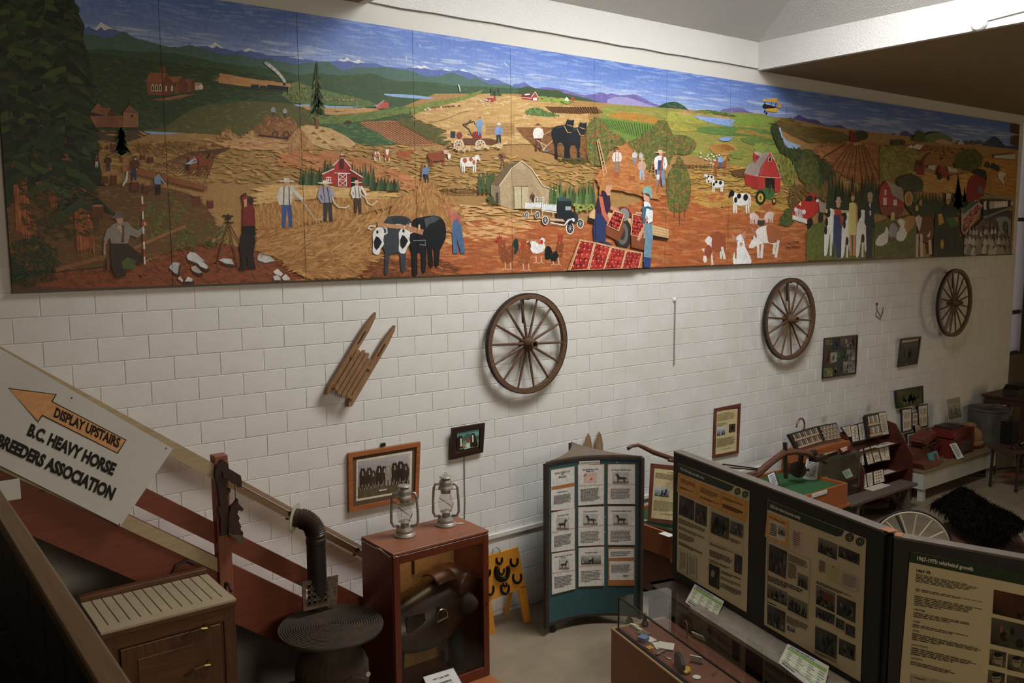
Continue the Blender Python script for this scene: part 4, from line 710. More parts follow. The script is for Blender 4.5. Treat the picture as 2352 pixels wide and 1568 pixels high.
# --- right third
cr('G')
mu.line('#5a4526', '170,895 560,912', 6); mu.line('#5a4526', '180,915 560,925', 5); [mu.line('#5a4526', [(190 + i * 34, 890), (190 + i * 34, 925)], 5) for i in range(12)]; mu.line('#5a4526', '640,920 700,950 760,990', 6)
horse(610, 995, 170, 180, '#9c5a2e', '#c8a478'); man(605, 930, 125, '#7da8d8', '#4a5a80', '#8a5a3a')
for i in range(18): mu.el('#dfd8cc', R_.uniform(420, 600), R_.uniform(790, 900), 9, 7, 6)
mu.poly('#6a4a2a', '700,950 830,935 828,1000 740,1000', 2)
mu.poly('#a82c28', '822,978 950,1000 945,1120 830,1075'); mu.poly('#b8342e', '945,1000 960,930 1055,785 1105,870 1150,1000 1142,1140 1095,1138 1095,1020 1010,1010 1005,1115 945,1120'); mu.poly('#a89890', '820,970 860,890 930,860 990,790 1055,785 965,920 945,1002'); mu.poly('#a82c28', '905,785 960,820 920,880 905,875'); mu.poly('#b8a898', '905,772 985,790 965,820 918,800'); mu.rect('#2a1c18', 1012, 1010, 1095, 1135); mu.rect('#2a1c18', 1040, 825, 1066, 862); mu.line('#d8d0c8', '1040,825 1066,825 1066,862 1040,862 1040,825', 5); mu.line('#d8b0a0', '955,1000 1060,1010 1150,1012', 6); mu.line('#d8c8bc', '1057,783 1108,880 1152,1010', 6); mu.line('#c85048', '822,980 945,1003', 5)
for i in range(18): mu.line('#8f7a74', [(835 + i * 8, 965 + i * 1.5), (900 + i * 8, 860 - i * 4)], 2)
g = mu.P('1095,850 1200,820 1290,880 1280,1080 1200,1100 1150,1000'); mu.strokes(g, 240, 16, 3, 1.5, ['#8a8a3c', '#6a702f', '#a8a048', '#55602a'], .2, raw=True)
# tractor, cows, pigs
mu.poly('#3f6b34', '955,1120 1000,1115 1020,1100 1085,1110 1090,1170 1060,1210 1010,1200 960,1150'); mu.el('#22281f', 968, 1190, 45, 65, 18); mu.el('#d2b03c', 968, 1192, 26, 40, 14); mu.el('#5a6a34', 968, 1192, 12, 20, 10); mu.el('#22281f', 1090, 1220, 20, 30, 14); mu.el('#d2b03c', 1090, 1220, 11, 17, 10); mu.line('#30343a', '1048,1150 1050,1060', 12); mu.line('#3f6b34', '1065,1120 1065,1075', 8)
cow(505, 1062, 90, 80, '#e2e0da', '#1c1c1e', -1); cow(575, 1140, 130, 115, '#e6e4de', '#18181a', -1, head='#d8d4cc'); cow(785, 1330, 200, 195, '#e8e6e0', '#18181a', -1, head='#1c1c1e')
for x, y, f_ in ((910, 1425, 1), (1045, 1415, -1)):
    X = lambda a, b: (x + f_ * a, y + b)
    mu.poly('#e0c8bc', [X(-42, -80), X(-10, -100), X(30, -80), X(46, -40), X(34, -20), X(10, -40), X(-30, -30)], 2); [mu.line('#dcc0b2', [X(a, -40), X(a, 0)], 12) for a in (-30, -10, 14, 26)]
mu.el('#3a3c40', 972, 1412, 34, 34, 14); mu.el('#c8a878', 972, 1386, 30, 10)
cr('H')
mu.poly('#a05030', '490,770 540,720 600,712 650,770 655,880 600,900 540,880', 2); mu.poly('#e4e0da', '465,790 500,750 530,770 525,850 545,1010 525,1015 520,900 490,830'); mu.poly('#9c4a2c', '460,880 500,830 530,870 520,940 480,940', 2); mu.poly('#e8e4de', '455,930 480,930 485,980 465,995 450,970'); mu.line('#e0dcd4', '620,850 645,960', 22); mu.line('#e0dcd4', '610,890 612,955', 18); mu.poly('#e8d8d0', '436,870 465,860 460,900')
mu.poly('#ecebe8', '725,1005 730,900 760,860 755,800 750,760 790,735 815,760 830,850 870,930 880,1002', 2); mu.poly('#c88a7c', '705,725 750,770 740,810 720,780'); mu.poly('#c88a7c', '795,740 835,700 840,750 815,785'); mu.el('#d8a08c', 793, 825, 16, 18); mu.el('#2c2422', 762, 795, 5, 6, 6); mu.el('#2c2422', 808, 790, 5, 6, 6); mu.poly('#b0603a', '735,890 755,870 750,960 738,950')
mu.poly('#ece4dc', '860,850 900,770 935,690 1010,660 1100,665 1150,720 1140,800 1100,830 1030,815 950,830 900,860', 2); mu.poly('#a86038', '1020,665 1090,660 1150,710 1155,780 1110,810 1045,815 1030,760', 2)
for q in ('945,830 950,950', '985,825 975,950', '1095,820 1085,915', '1130,790 1105,945'): mu.line('#e4dcd2', q, 24)
mu.poly('#b87a62', '868,660 910,680 935,740 930,780 895,720'); mu.el('#2c2422', 895, 775, 6, 8, 6)
mu.text('Tom Johnson', '#2c1a12', (1205, 838), (1315, 818), (0, -30)); mu.text('Fred Williams', '#2c1a12', (1200, 872), (1320, 862), (0, -28))
# dark valley, forest, ploughed fields
cr('G')
g = mu.P('1060,560 1110,510 1160,480 1240,470 1350,550 1500,560 1700,600 1780,650 1750,690 1400,700 1300,650 1200,600'); mu._poly(g, '#5f5a2c'); mu.strokes(g, 160, 26, 4, .12, ['#75682f', '#8a6a34', '#4c4a24', '#7a5228'], .1, raw=True)
mu.poly('#a0b8d8', '1130,580 1150,560 1170,640 1230,690 1330,720 1290,750 1210,740 1160,660', 2)
g = mu.P('1060,560 1110,520 1135,580 1160,660 1210,750 1330,760 1440,780 1560,880 1640,950 1660,1100 1600,1150 1480,1200 1420,1150 1330,1000 1250,850 1150,780 1100,690'); mu._poly(smooth_loop(g, 2), '#2c3a22'); mu.strokes(g, 420, 14, 5, 1.4, ['#384828', '#223018', '#44522c', '#4f5a30'], .4, raw=True)
g = mu.P('1430,760 1720,690 1900,700 2060,720 2040,1060 1900,1080 1700,980 1540,840'); mu._poly(g, '#9c6234'); mu.strokes(g, 260, 30, 4, .3, ['#b0733e', '#8a5028', '#c28448'], .3, raw=True)
for i in range(9): x = 1560 + i * 58; mu.line('#6a3a20', [(1780 + i * 14, 700), (x - 20 + i * 10, 1000 + 12 * i)], 9)
mu.line('#4a3a20', '1530,830 1740,700', 10)
for x in (1790, 1822, 1855): mu.rect('#8a2c24', x - 13, 590 if x < 1800 else 610, x + 13, 690)
mu.el('#3c3a22', 1880, 630, 60, 45); mu.poly('#b8a088', '1800,700 1850,690 1890,710 1810,722')
g = mu.P('1300,900 1330,820 1380,760 1440,770 1490,900 1500,1000 1470,1100 1380,1080 1310,1000'); mu._poly(smooth_loop(g, 2), '#4a5228'); mu.strokes(g, 140, 12, 6, .6, ['#5c6430', '#3a4222', '#6a6c34'], .8, raw=True)
g = mu.P('1240,1100 1350,1070 1500,1100 1660,1000 1640,1150 1560,1250 1500,1180 1380,1150 1240,1300 1215,1200'); mu.strokes(g, 240, 18, 4, 1.2, ['#7a6a30', '#5c4a24', '#8a5a2c', '#4a4624'], .4, raw=True)
for i in range(16): x = 1590 + i * 30; hh = R_.uniform(90, 260); mu.poly(R_.choice(['#22301c', '#1c2818', '#2c3c22']), [(x - 34, 1290), (x - 20, 1230 - hh * .3), (x - 6, 1210 - hh), (x + 16, 1230 - hh * .3), (x + 34, 1290)])
mu.poly('#26341e', '1560,1230 2060,1200 2060,1330 1560,1340')
g = mu.P('1140,1400 1200,1300 1240,1280 1260,1400 1220,1440 1150,1450'); mu.strokes(g, 120, 10, 5, .5, ['#4a5c2c', '#3a4a24', '#66702f'], .8, raw=True)
# red pickup
mu.poly('#c02824', '1365,1210 1385,1165 1430,1150 1475,1165 1490,1210 1500,1300 1460,1330 1420,1380 1390,1400 1260,1370 1265,1290 1310,1240'); mu.poly('#1f2022', '1370,1210 1388,1175 1425,1168 1440,1200 1430,1225 1372,1222'); mu.poly('#2a2c2e', '1448,1180 1470,1178 1482,1215 1450,1225'); mu.poly('#e2e0dc', '1255,1345 1385,1385 1388,1428 1255,1385'); mu.poly('#d8d4ce', '1280,1285 1345,1300 1345,1370 1285,1350'); [mu.line('#a02420', [(1292 + i * 14, 1288), (1296 + i * 14, 1355)], 4) for i in range(4)]; mu.el('#e6e6e2', 1284, 1298, 13, 20); mu.el('#e6e6e2', 1360, 1318, 15, 22); mu.el('#1c1a18', 1415, 1430, 28, 60, 14); mu.el('#1c1a18', 1512, 1370, 22, 50, 12); mu.poly('#9a8a78', '1490,1230 1560,1240 1555,1330 1500,1320'); mu.poly('#e8e4e0', '1310,1250 1335,1225 1330,1265 1345,1275'); mu.el('#dcdcd8', 1480, 1218, 16, 14)
# three exhibitors and calves
cr('I')
g = mu.P('0,1180 60,1120 150,1100 560,1120 560,1400 0,1420'); mu._poly(g, '#5f6a2a'); mu.strokes(g, 320, 12, 3, -1.2, ['#757c34', '#4c5624', '#8a7a34', '#3c441e'], .4, raw=True)
mu.poly('#c8b884', '160,1000 360,1010 360,1030 160,1030'); mu.poly('#26341e', '300,1100 560,1080 560,1180 300,1160')
def calf(x, y, s_, dark):
    X = lambda a, b: (x + a * s_, y + b * s_)
    mu.poly('#e4e0d8', [X(-35, -250), X(-10, -330), X(25, -350), X(50, -310), X(45, -220), X(50, -60), X(35, -60), X(20, -200), X(5, -170), X(-15, -20), X(-40, 0), X(-40, -120)], 2); mu.poly('#e8e4dc', [X(-5, -400), X(40, -400), X(48, -330), X(35, -260), X(15, -260), X(0, -330)], 2); mu.line('#e0dcd4', [X(20, -200), X(15, 0)], 16 * s_)
    for a, b in dark: mu.el('#1c1c1e', X(a, b)[0], X(a, b)[1], 14 * s_, 40 * s_, 8)
calf(185, 1380, .95, ((-20, -290), (0, -370), (-28, -220))); calf(320, 1395, .9, ((0, -370), (-10, -300), (15, -150))); calf(445, 1390, .95, ((-8, -370), (48, -370), (20, -160)))
mu.poly('#2c3f68', '225,1045 285,1045 290,1150 285,1390 250,1395 240,1250 230,1395 215,1390'); mu.poly('#b0342c', '232,1000 285,1000 295,1110 280,1130 275,1045 235,1045 230,1090'); mu.el(SKIN, 262, 960, 18, 28); mu.poly('#c8a088', '233,930 292,932 280,945 245,945'); mu.poly('#c8a088', '245,932 250,898 278,898 282,932')
mu.poly('#d8c878', '352,950 380,940 410,955 415,1100 405,1210 345,1210 345,1090'); mu.line(SKIN, '412,970 412,1130', 14); mu.el(SKIN, 380, 905, 17, 30); mu.poly('#7a3424', '362,905 365,860 385,848 400,865 398,905 385,880'); mu.line('#c88a6a', '360,1210 365,1380', 18); mu.line('#c88a6a', '392,1210 392,1380', 18)
mu.poly('#232a3c', '485,970 540,950 558,1000 550,1150 540,1400 490,1400 495,1150 475,1110'); mu.el(SKIN, 522, 915, 20, 34); mu.poly('#b8a890', '498,895 505,865 530,856 545,880 542,900'); mu.poly('#e0dcd4', '512,955 530,948 524,1000'); mu.rect('#e0dcd4', 518, 1010, 530, 1050)
# far farm fields
g = mu.P('600,500 700,480 950,530 890,600 880,700 760,720 600,780'); mu._poly(g, '#8a8034'); mu.strokes(g, 260, 14, 4, lambda x, y: 1.2 if x < 2060 else .3, ['#a89a40', '#6a6a2c', '#bca848', '#55582a'], .3, raw=True)
g = mu.P('860,700 960,680 1100,740 1330,700 1420,720 1320,900 1180,860 960,860'); mu._poly(g, '#c08a3c'); mu.strokes(g, 220, 18, 3, .1, ['#d09c4c', '#a87430', '#dcae60'], .3, raw=True)
g = mu.P('1350,560 1720,600 1700,940 1450,860 1480,740 1400,660'); mu._poly(g, '#b07a36'); mu.strokes(g, 180, 20, 3, .15, ['#c28c46', '#9a6428', '#cc9850'], .15, raw=True)
g = mu.P('960,600 1000,550 1060,560 1100,600 1150,545 1210,590 1180,640 1000,620'); mu._poly(smooth_loop(g, 2), '#9c6c34'); mu.strokes('1000,480 1180,500 1330,520 1230,600 1060,560 980,530', 120, 16, 4, .2, ['#9a5c30', '#7a5a2c', '#b0783c'], .2)
mu.poly('#4d5a2e', '865,440 930,355 985,400 1000,445', 2); mu.poly('#6a7a48', '975,395 1060,370 1160,400 1195,445 1000,445', 2); mu.poly('#c09a80', '1050,445 1120,425 1200,465 1130,470', 2)
g = mu.P('1210,640 1230,560 1300,520 1400,520 1445,580 1430,640 1360,680 1260,660'); mu._poly(smooth_loop(g, 2), '#454f26'); mu.strokes(g, 120, 16, 4, 1.2, ['#57602e', '#363f1e', '#6a6c34'], .2, raw=True)
mu.poly('#e0dcd4', '820,490 870,470 865,500'); mu.poly('#d8d4cc', '860,492 905,465 960,475 925,515'); mu.poly('#a8342c', '925,515 962,475 972,520 930,530'); [mu.poly(R_.choice(['#8a3a2c', '#c8b8a8', '#6a5a48']), [(1240 + i * 55, 468), (1240 + i * 55, 452), (1262 + i * 55, 438), (1290 + i * 55, 455), (1290 + i * 55, 470)]) for i in range(4)]
for x in (720, 755, 795): mu.el('#4c4a30', x, 455, 18, 26)
mu.poly('#c8c0b0', '1535,560 1710,540 1712,590 1540,580'); mu.line('#7a7466', '1535,560 1712,545', 6)
# combine, tractor, barn and bales
mu.poly('#8a2c26', '895,640 920,600 960,600 970,640 965,720 900,715'); mu.rect('#3a1c18', 915, 610, 950, 645); mu.poly('#a02c26', '1075,690 1100,640 1125,650 1170,700 1168,745 1080,740'); mu.el('#241c18', 1090, 725, 22, 34); mu.el('#241c18', 1162, 745, 12, 22); mu.poly('#c8c4bc', '990,665 1005,640 1060,640 1055,680'); mu.poly('#c4c0b6', '1150,650 1235,670 1235,700 1165,690')
g = mu.P('745,760 800,730 880,715 950,760 955,830 900,860 780,840'); mu._poly(smooth_loop(g, 2), '#3c4a28'); mu.strokes(g, 90, 9, 5, .5, ['#4c5c30', '#2c3a1e'], .8, raw=True)
firs(940, 1160, 850, 1010, 8, ('#2a3820', '#1f2c18', '#34442a')); mu.poly('#2c3820', '800,960 1200,940 1280,1060 900,1080')
spru = spruce(1245, 760, 1040, 130, 10, ('#243420', '#1c2a18', '#2f4026')); spruce(1298, 840, 960, 60, 6, ('#243420', '#1c2a18'))
mu.poly('#b02e2a', '592,900 610,820 652,765 690,830 700,880 800,950 795,975 600,970'); mu.poly('#a89e98', '652,762 690,830 702,880 800,945 790,830'); mu.rect('#e0d8d0', 630, 905, 658, 965); mu.rect('#e0d8d0', 713, 922, 742, 970); mu.rect('#e0d8d0', 640, 840, 655, 885); mu.poly('#8a3a28', '595,975 800,975 790,1030 740,1060 620,1040')
mu.el('#c89c5c', 838, 912, 36, 60, 18); mu.el('#a87c40', 838, 912, 24, 42, 14); mu.poly('#3f5f30', '870,870 905,870 910,1000 880,1030'); mu.el('#1f231c', 905, 990, 28, 50, 14); mu.el('#c8a83c', 905, 990, 14, 26, 10); mu.el('#b88c4c', 935, 945, 14, 28)
# girl with lambs, hereford, farmer on the mower
g = mu.P('560,1120 800,1060 900,1060 900,1380 560,1400'); mu._poly(g, '#57602a'); mu.strokes(g, 200, 16, 4, .2, ['#6c7030', '#454e22', '#8a7234', '#383f1c'], .3, raw=True)
mu.poly('#b58a48', '790,1080 880,1050 890,1110 820,1200', 2)
mu.poly('#e0dcd4', '565,1280 590,1220 640,1190 650,1150 670,1160 665,1270 600,1300', 2); mu.poly('#a89aa8', '670,1190 690,1120 720,1110 750,1150 740,1220 690,1230'); mu.el(SKIN, 708, 1070, 15, 22); mu.poly('#d8b878', '690,1080 695,1030 712,1018 725,1035 722,1090 710,1060 700,1100'); mu.poly('#e6e2da', '740,1200 770,1140 745,1100 770,1075 810,1100 800,1140 825,1200 790,1260 740,1250', 2)
mu.poly('#6a3420', '905,1120 950,1050 1040,1055 1045,1200 1020,1290 950,1260 915,1200'); mu.poly('#d8d0c4', '890,1070 920,1045 948,1070 935,1150 925,1180 905,1130'); [mu.line('#c8b8a8', q, 22) for q in ('910,1200 905,1390', '940,1200 945,1390', '1010,1250 1018,1370')]; mu.poly('#d6cec2', '985,1220 1018,1175 1010,1230')
mu.poly('#23301e', '1060,1020 1120,1010 1255,1130 1260,1230 1290,1240 1295,1380 1040,1390 1050,1150'); mu.el('#17150f', 1110, 1280, 60, 110, 16); mu.el('#b89a34', 1112, 1285, 14, 40); mu.poly('#3f6a34', '1140,1075 1200,1060 1255,1130 1180,1150'); mu.poly('#c8a03c', '1078,1040 1110,1035 1128,1110 1085,1130'); mu.poly('#2a2430', '1115,1000 1140,960 1190,960 1205,1020 1150,1050 1120,1040'); mu.el('#b88464', 1160, 935, 18, 28); mu.poly('#d0ccc8', '1142,920 1148,870 1180,870 1182,915 1160,905')
# balloon-like red berry bin, harvester, cattle shed, turkeys
mu.poly('#8a241f', '1310,880 1330,760 1380,718 1450,740 1475,790 1440,880 1390,930 1320,940', 2); mu.el('#5f6a78', 1425, 842, 22, 32); mu.poly('#23301c', '1370,690 1420,670 1470,690 1478,760 1440,730 1380,715', 2)
mu.poly('#b4aea4', '1270,1000 1390,920 1445,970 1300,1220 1270,1180'); mu.poly('#8f2a24', '1290,1080 1400,960 1430,985 1300,1190 1275,1180'); mu.strokes('1290,1080 1400,960 1430,985 1300,1190', 60, 7, 4, .8, ['#c06a5a', '#6a1a16', '#d8a090'], .8); mu.poly('#4a5a5c', '1270,1010 1340,940 1420,930 1290,1040')
mu.poly('#3a3c34', '1440,920 1690,920 1700,970 1640,980 1450,1060'); [mu.poly(R_.choice(['#d8d4cc', '#2a2826', '#b8b0a8', '#e2ded6']), [(1455 + i * 22, 1000 - i * 3), (1452 + i * 22, 950 - i), (1470 + i * 22, 930), (1480 + i * 22, 960), (1475 + i * 22, 1000 - i * 3)], 2) for i in range(11)]
mu.poly('#8c8c84', '1440,895 1460,878 1700,915 1690,930'); mu.poly('#7a8284', '1445,1060 1690,970 1690,985 1450,1085')
mu.poly('#4f4a42', '1290,1230 1445,1080 1690,1010 1670,1370 1290,1380'); mu.strokes('1290,1230 1445,1090 1680,1060 1668,1370 1295,1378', 160, 12, 5, 1.2, ['#8a8078', '#6a625a', '#5a3a34'], .5)
for i in range(34):
    x = 1310 + (i % 12) * 30 + R_.uniform(-8, 8); y = 1345 - (i // 12) * 75 + R_.uniform(-12, 12); s_ = 1 - (i // 12) * .22
    if y < 1100 + (1445 - x) * .8: continue
    mu.poly(R_.choice(['#b8b4ac', '#9c968e', '#c8c4bc', '#8a847c']), [(x - 22 * s_, y + 25 * s_), (x - 16 * s_, y - 25 * s_), (x, y - 50 * s_), (x + 16 * s_, y - 20 * s_), (x + 20 * s_, y + 25 * s_)], 2); mu.line('#a88078', [(x - 4, y - 40 * s_), (x - 12 * s_, y - 85 * s_), (x - 4, y - 95 * s_)], 8 * s_)
mu.poly('#8a9498', '1540,1075 1600,1060 1640,1060 1675,1090 1670,1230 1655,1220 1650,1110 1620,1090 1600,1140 1620,1200 1590,1200 1560,1090')
# harvest crews at far right and the yellow biplane
for x, y, c_ in ((1480, 640, '#3a4438'), (1530, 650, '#2c3a3c'), (1560, 665, '#3a3a34')): mu.poly(c_, [(x - 24, y + 10), (x - 10, y - 25), (x + 14, y - 30), (x + 28, y + 12), (x + 8, y + 24)])
mu.poly('#d8ccc0', '1570,700 1600,690 1640,710 1610,740 1620,790 1590,770 1570,740'); mu.line('#c8c0b4', '1600,760 1615,820', 6)
cr('G')
mu.poly('#e0b030', '985,308 1060,300 1112,290 1130,335 1075,330 1000,322'); mu.poly('#e0b030', '1015,375 1100,372 1125,395 1125,420 1080,420 1015,408'); mu.poly('#20242a', '988,358 1000,346 1060,360 1118,378 1110,382 1010,392 990,382'); mu.poly('#e0b030', '1120,380 1135,338 1152,336 1156,384'); mu.line('#3a3024', '1070,330 1062,365', 5); mu.line('#3a3024', '1110,335 1100,372', 5); mu.line('#3a3024', '1005,325 1015,360', 5); mu.el('#22201e', 1022, 430, 9, 11, 8); mu.el('#22201e', 1006, 415, 7, 9, 8)
mu.at(); [mu.line('#d4dcec', q, 1.6) for q in ('964,102 967,110', '933,130 934,138', '1158,143 1166,152')]
# cut the paint to the boards and build them
mural = thing('mural', (8.3, 0, MZ0), 'long painted mural of pioneer farm scenes covering the upper wall', 'mural')
edges = [MX0] + [1.03 + 1.2235 * i for i in range(13)] + [MX1]
def clip(poly, ax, v, keep_gt):
    out = []
    for i in range(len(poly)):
        (p, cp), (q, cq) = poly[i], poly[(i + 1) % len(poly)]; a = (p[ax] - v) * (1 if keep_gt else -1); b = (q[ax] - v) * (1 if keep_gt else -1)
        if a >= 0: out.append((p, cp))
        if (a >= 0) != (b >= 0): t = a / (a - b); out.append((p.lerp(q, t), tuple(cp[k] + (cq[k] - cp[k]) * t for k in range(3))))
    return out
import bisect
bins = [MB() for _ in range(14)]
for b_ in bins: b_.c = []
for f in mu.f:
    vs_ = [mu.v[i] for i in f]; x0 = min(p.x for p in vs_); x1 = max(p.x for p in vs_); z0 = min(p.z for p in vs_); z1 = max(p.z for p in vs_)
    if x1 <= MX0 or x0 >= MX1 or z1 <= MZ0 or z0 >= MZ1: continue
    tri = [(mu.v[i], mu.c[i]) for i in f]
    if z0 < MZ0: tri = clip(tri, 2, MZ0, True)
    if z1 > MZ1: tri = clip(tri, 2, MZ1, False)
    i0 = max(0, bisect.bisect_right(edges, x0) - 1); i1 = min(13, bisect.bisect_left(edges, x1) - 1)
    for i in range(i0, i1 + 1):
        t = tri
        if x0 < edges[i] + .002: t = clip(t, 0, edges[i] + .002, True)
        if t and x1 > edges[i + 1] - .002: t = clip(t, 0, edges[i + 1] - .002, False)
        if len(t) >= 3:
            b_ = bins[i]; n = len(b_.v); b_.v += [p for p, c_ in t]; b_.c += [c_ for p, c_ in t]; b_.f.append(tuple(range(n, n + len(t))))
M_paint = print_mat('mural_paint', .55, .3); bd = lin('#5a4632')
for i, b_ in enumerate(bins):
    n = len(b_.v); b_.mm(edges[i] + .001, edges[i + 1] - .001, -.03, -.002, MZ0, MZ1); b_.c += [bd] * (len(b_.v) - n)
    b_.build('mural_panel', M_paint, mural)
MB().mm(MX0, MX1, -.045, -.002, MZ0 - .018, MZ0).build('bottom_rail', wood('mural_rail_wood', '#3a2a1c', '#4a3524', 'x'), mural)
# ================================================================ things hung on the long wall
M_oldwood = wood('weathered_wheel_wood', '#4a3524', '#6b4f36', 'x', .7)
M_iron = mat('dark_iron', '#2a2421', '#3a302a', rough=.55, metal=.5, scale=20)
def wheel(x, z, R, y, ns, label, gap=.0, dirx=0.):
    t = thing('wagon_wheel', (x, y, z - R), label, 'wheel', 'wooden wagon wheels on the wall'); c = V((x, y, z))
    MB().lathe([(R - .052, -.024), (R, -.024), (R, .024), (R - .052, .024), (R - .052, -.024)], c, 48, (0, 1, 0), False).build('rim', M_oldwood, t)
    MB().lathe([(R, -.026), (R + .008, -.026), (R + .008, .026), (R, .026)], c, 48, (0, 1, 0), False).build('iron_tyre', M_iron, t)
    MB().lathe([(.028, .12), (.045, .12), (.062, .05), (.07, 0), (.062, -.05), (.045, -.10), (.045, -.135), (.03, -.135), (.028, -.06)], c, 20, (0, 1, 0)).build('hub', M_oldwood, t, smooth=False)
    for i in range(ns):
        a = 2 * math.pi * (i + .5) / ns + dirx; d = V((math.sin(a), 0, math.cos(a)))
        MB().tube([c + d * .05, c + d * (R * .5), c + d * (R - .04)], [.017, .015, .012], 6).build('spoke', M_oldwood, t)
    MB().bar(c + V((-.09, .03, R - .055)), c + V((.13, .03, R - .06)), .03, .012).bar((c.x + .02, c.y, c.z + R - .065), (c.x + .02, -.001, c.z + R - .065), .02, .012).bar(c + V((-.05, .03, R - .06)), c + V((-.045, .02, R - .33)), .03, .014).build('hanger', M_iron, t)
wheel(4.868, 3.124, .562, -.10, 14, 'wooden wagon wheel nearest the sled, left of the three', dirx=.05)
wheel(9.725, 3.103, .592, -.10, 14, 'wooden wagon wheel above the photo collage frame, middle of the three', dirx=.1)
wheel(14.35, 3.11, .590, -.2, 16, 'dark wooden wagon wheel farthest along the wall, right of the three')
# sled
M_sled = wood('sled_wood', '#7a5a3c', '#96714c', 'z', .65)
t = thing('wooden_sled', (2.8, -.08, 2.67), 'small weathered wooden sled hung slantwise left of the wagon wheel', 'sled')
r1 = (V((2.964, -.08, 3.581)), V((2.409, -.08, 2.821))); r2 = (V((3.178, -.08, 3.437)), V((2.627, -.08, 2.671)))
ax = (r1[1] - r1[0]).normalized(); wv = V((ax.z, 0, -ax.x)) * -1; wv = (r2[0] - r1[0]) - ax * (r2[0] - r1[0]).dot(ax); wn_ = wv.normalized()
for a, b in (r1, r2):
    L = (b - a).length; h = .024
    pts = [a - wn_ * .004, a + ax * .05 + wn_ * .02, a + ax * .2 + wn_ * .035, b - ax * .03 + wn_ * .03, b, b - wn_ * .03 - ax * .06, a + ax * .2 - wn_ * .03, a + ax * .05 - wn_ * .016]
    MB().prism([p + V((0, .03, 0)) for p in pts], (0, -.05, 0)).build('runner', M_sled, t)
    MB().bar(a + ax * .22 + V((0, -.022, 0)), a + ax * .36 + V((0, -.022, 0)), .012, .006, (0, 1, 0)).build('slot', mat('slot_shadow_wood', '#241a12', rough=.9), t)
o0 = r1[0] + ax * .40
for i in range(4):
    p = o0 + wn_ * (.035 + i * .05) + V((0, -.035, 0)) + ax * (.03 if i in (0, 3) else 0); q = p + ax * (.47 if i in (1, 2) else .42)
    MB().prism([p - wn_ * .021, p - ax * .02, p + wn_ * .021, q + wn_ * .021, q + ax * .02, q - wn_ * .021], (0, -.016, 0)).build('slat', M_sled, t)
for k in (.5, .84): p = r1[0] + ax * k; MB().bar(p + V((0, -.025, 0)), p + wv + V((0, -.025, 0)), .03, .02, (0, 1, 0)).build('crossbar', M_sled, t)
# framed pictures
def frame(name, label, q, th, fw, fm, draw, tilt=0., cat='picture', hook=False, base=.012, glaze=False):
    pl = Plane((0, -.012, 0), (0, -1, -tilt)) if not tilt else Plane(Plane((0, -.02, 0), (0, -1, 0)).hit(*q[3]), (0, -1, -tilt))
    P = [pl.hit(x, y) for x, y in q]; N = pl.N; lo = min(p.z for p in P); t = thing(name, ((P[0].x + P[1].x) / 2, P[0].y, lo), label, cat)
    cx = sum(P, V()) / 4
    ins = []
    for p in P: d = cx - p; u = (P[1] - P[0]).normalized(); v = (P[3] - P[0]).normalized(); ins.append(p + u * fw * (1 if d.dot(u) > 0 else -1) + v * fw * (1 if d.dot(v) > 0 else -1))
    for i in range(4):
        j = (i + 1) % 4; MB().prism([P[i], P[j], ins[j], ins[i]], N * th).build('frame_bar', fm, t, fix=True)
    MB().prism(P, N * .004).build('backing', mat('frame_backing', '#3a2c20', rough=.8), t, fix=True)
    pr = Print(pl, base=base, step=.0003, cell=6); draw(pr); pr.build('print', t)
    return t
M_pine = wood('honey_frame_wood', '#8a5030', '#a8683c', 'x', .4); M_dark = wood('dark_frame_wood', '#2c1c14', '#3d271b', 'x', .45); M_maroon = mat('maroon_board', '#5a2e22', '#6a382a', rough=.6); M_black = mat('black_frame', '#1c1815', rough=.45)
def d1(p):
    p.quad('#5f4a38', [(800, 1041), (960, 1014), (957, 1142), (802, 1172)]); p.quad('#d8cfb8', [(819, 1056), (947, 1034.5), (945, 1128), (818, 1151)]); p.at(800, 1000, 8.71)
    p.quad('#000000', [(190, 520), (1232, 350), (1222, 1080), (190, 1265)], 1, 4, cols=['#a8a2a4', '#b8b2ae', '#6a5c44', '#6f6248'])
    g = p.P([(190, 1030), (500, 1010), (1222, 900), (1222, 1085), (190, 1265)]); p._poly(g, '#5f5238'); p.strokes(g, 120, 10, 1.2, -.16, ['#4a4028', '#786a48', '#3c3220', '#8a7a54'], .2, raw=True)
    for x, y, s_, c_ in ((290, 860, 1.15, '#332820'), (420, 840, 1.1, '#3a2d22'), (500, 860, .9, '#43362a'), (620, 800, 1.1, '#352a20'), (720, 790, 1.0, '#3f3226'), (800, 780, 1.05, '#9a9084'), (930, 740, 1.1, '#33281e'), (1050, 720, 1.15, '#30261c'), (1150, 740, 1.0, '#3b2f24')):
        X = lambda a, b: (x + a * s_, y + b * s_)
        p.poly(c_, [X(-60, -60), X(-40, -150), X(-25, -190), X(-5, -165), X(20, -190), X(40, -150), X(75, -60), X(70, 40), X(40, 120), X(40, 210), X(15, 210), X(5, 100), X(-20, 110), X(-25, 220), X(-50, 220), X(-55, 60)]); p.line('#c8bfae', [X(0, -130), X(4, -50)], 16); p.line('#a89c88', [X(-40, 170), X(-42, 220)], 14); p.line('#a89c88', [X(28, 160), X(30, 210)], 14); p.line('#8a7450', [X(-30, -60), X(30, -90), X(55, -20)], 6)
    p.poly('#c8c2b4', [(610, 1085), (780, 1060), (765, 1090), (615, 1118)])
frame('horse_team_picture', 'large wooden framed painting of a team of working horses', [(797, 1040), (962, 1013), (958, 1143), (799, 1175)], .035, .045, M_pine, d1)
MB().mm(3.02, 3.07, -.03, -.01, 2.20, 2.235).build('hook', M_iron, bpy.data.objects['horse_team_picture'])
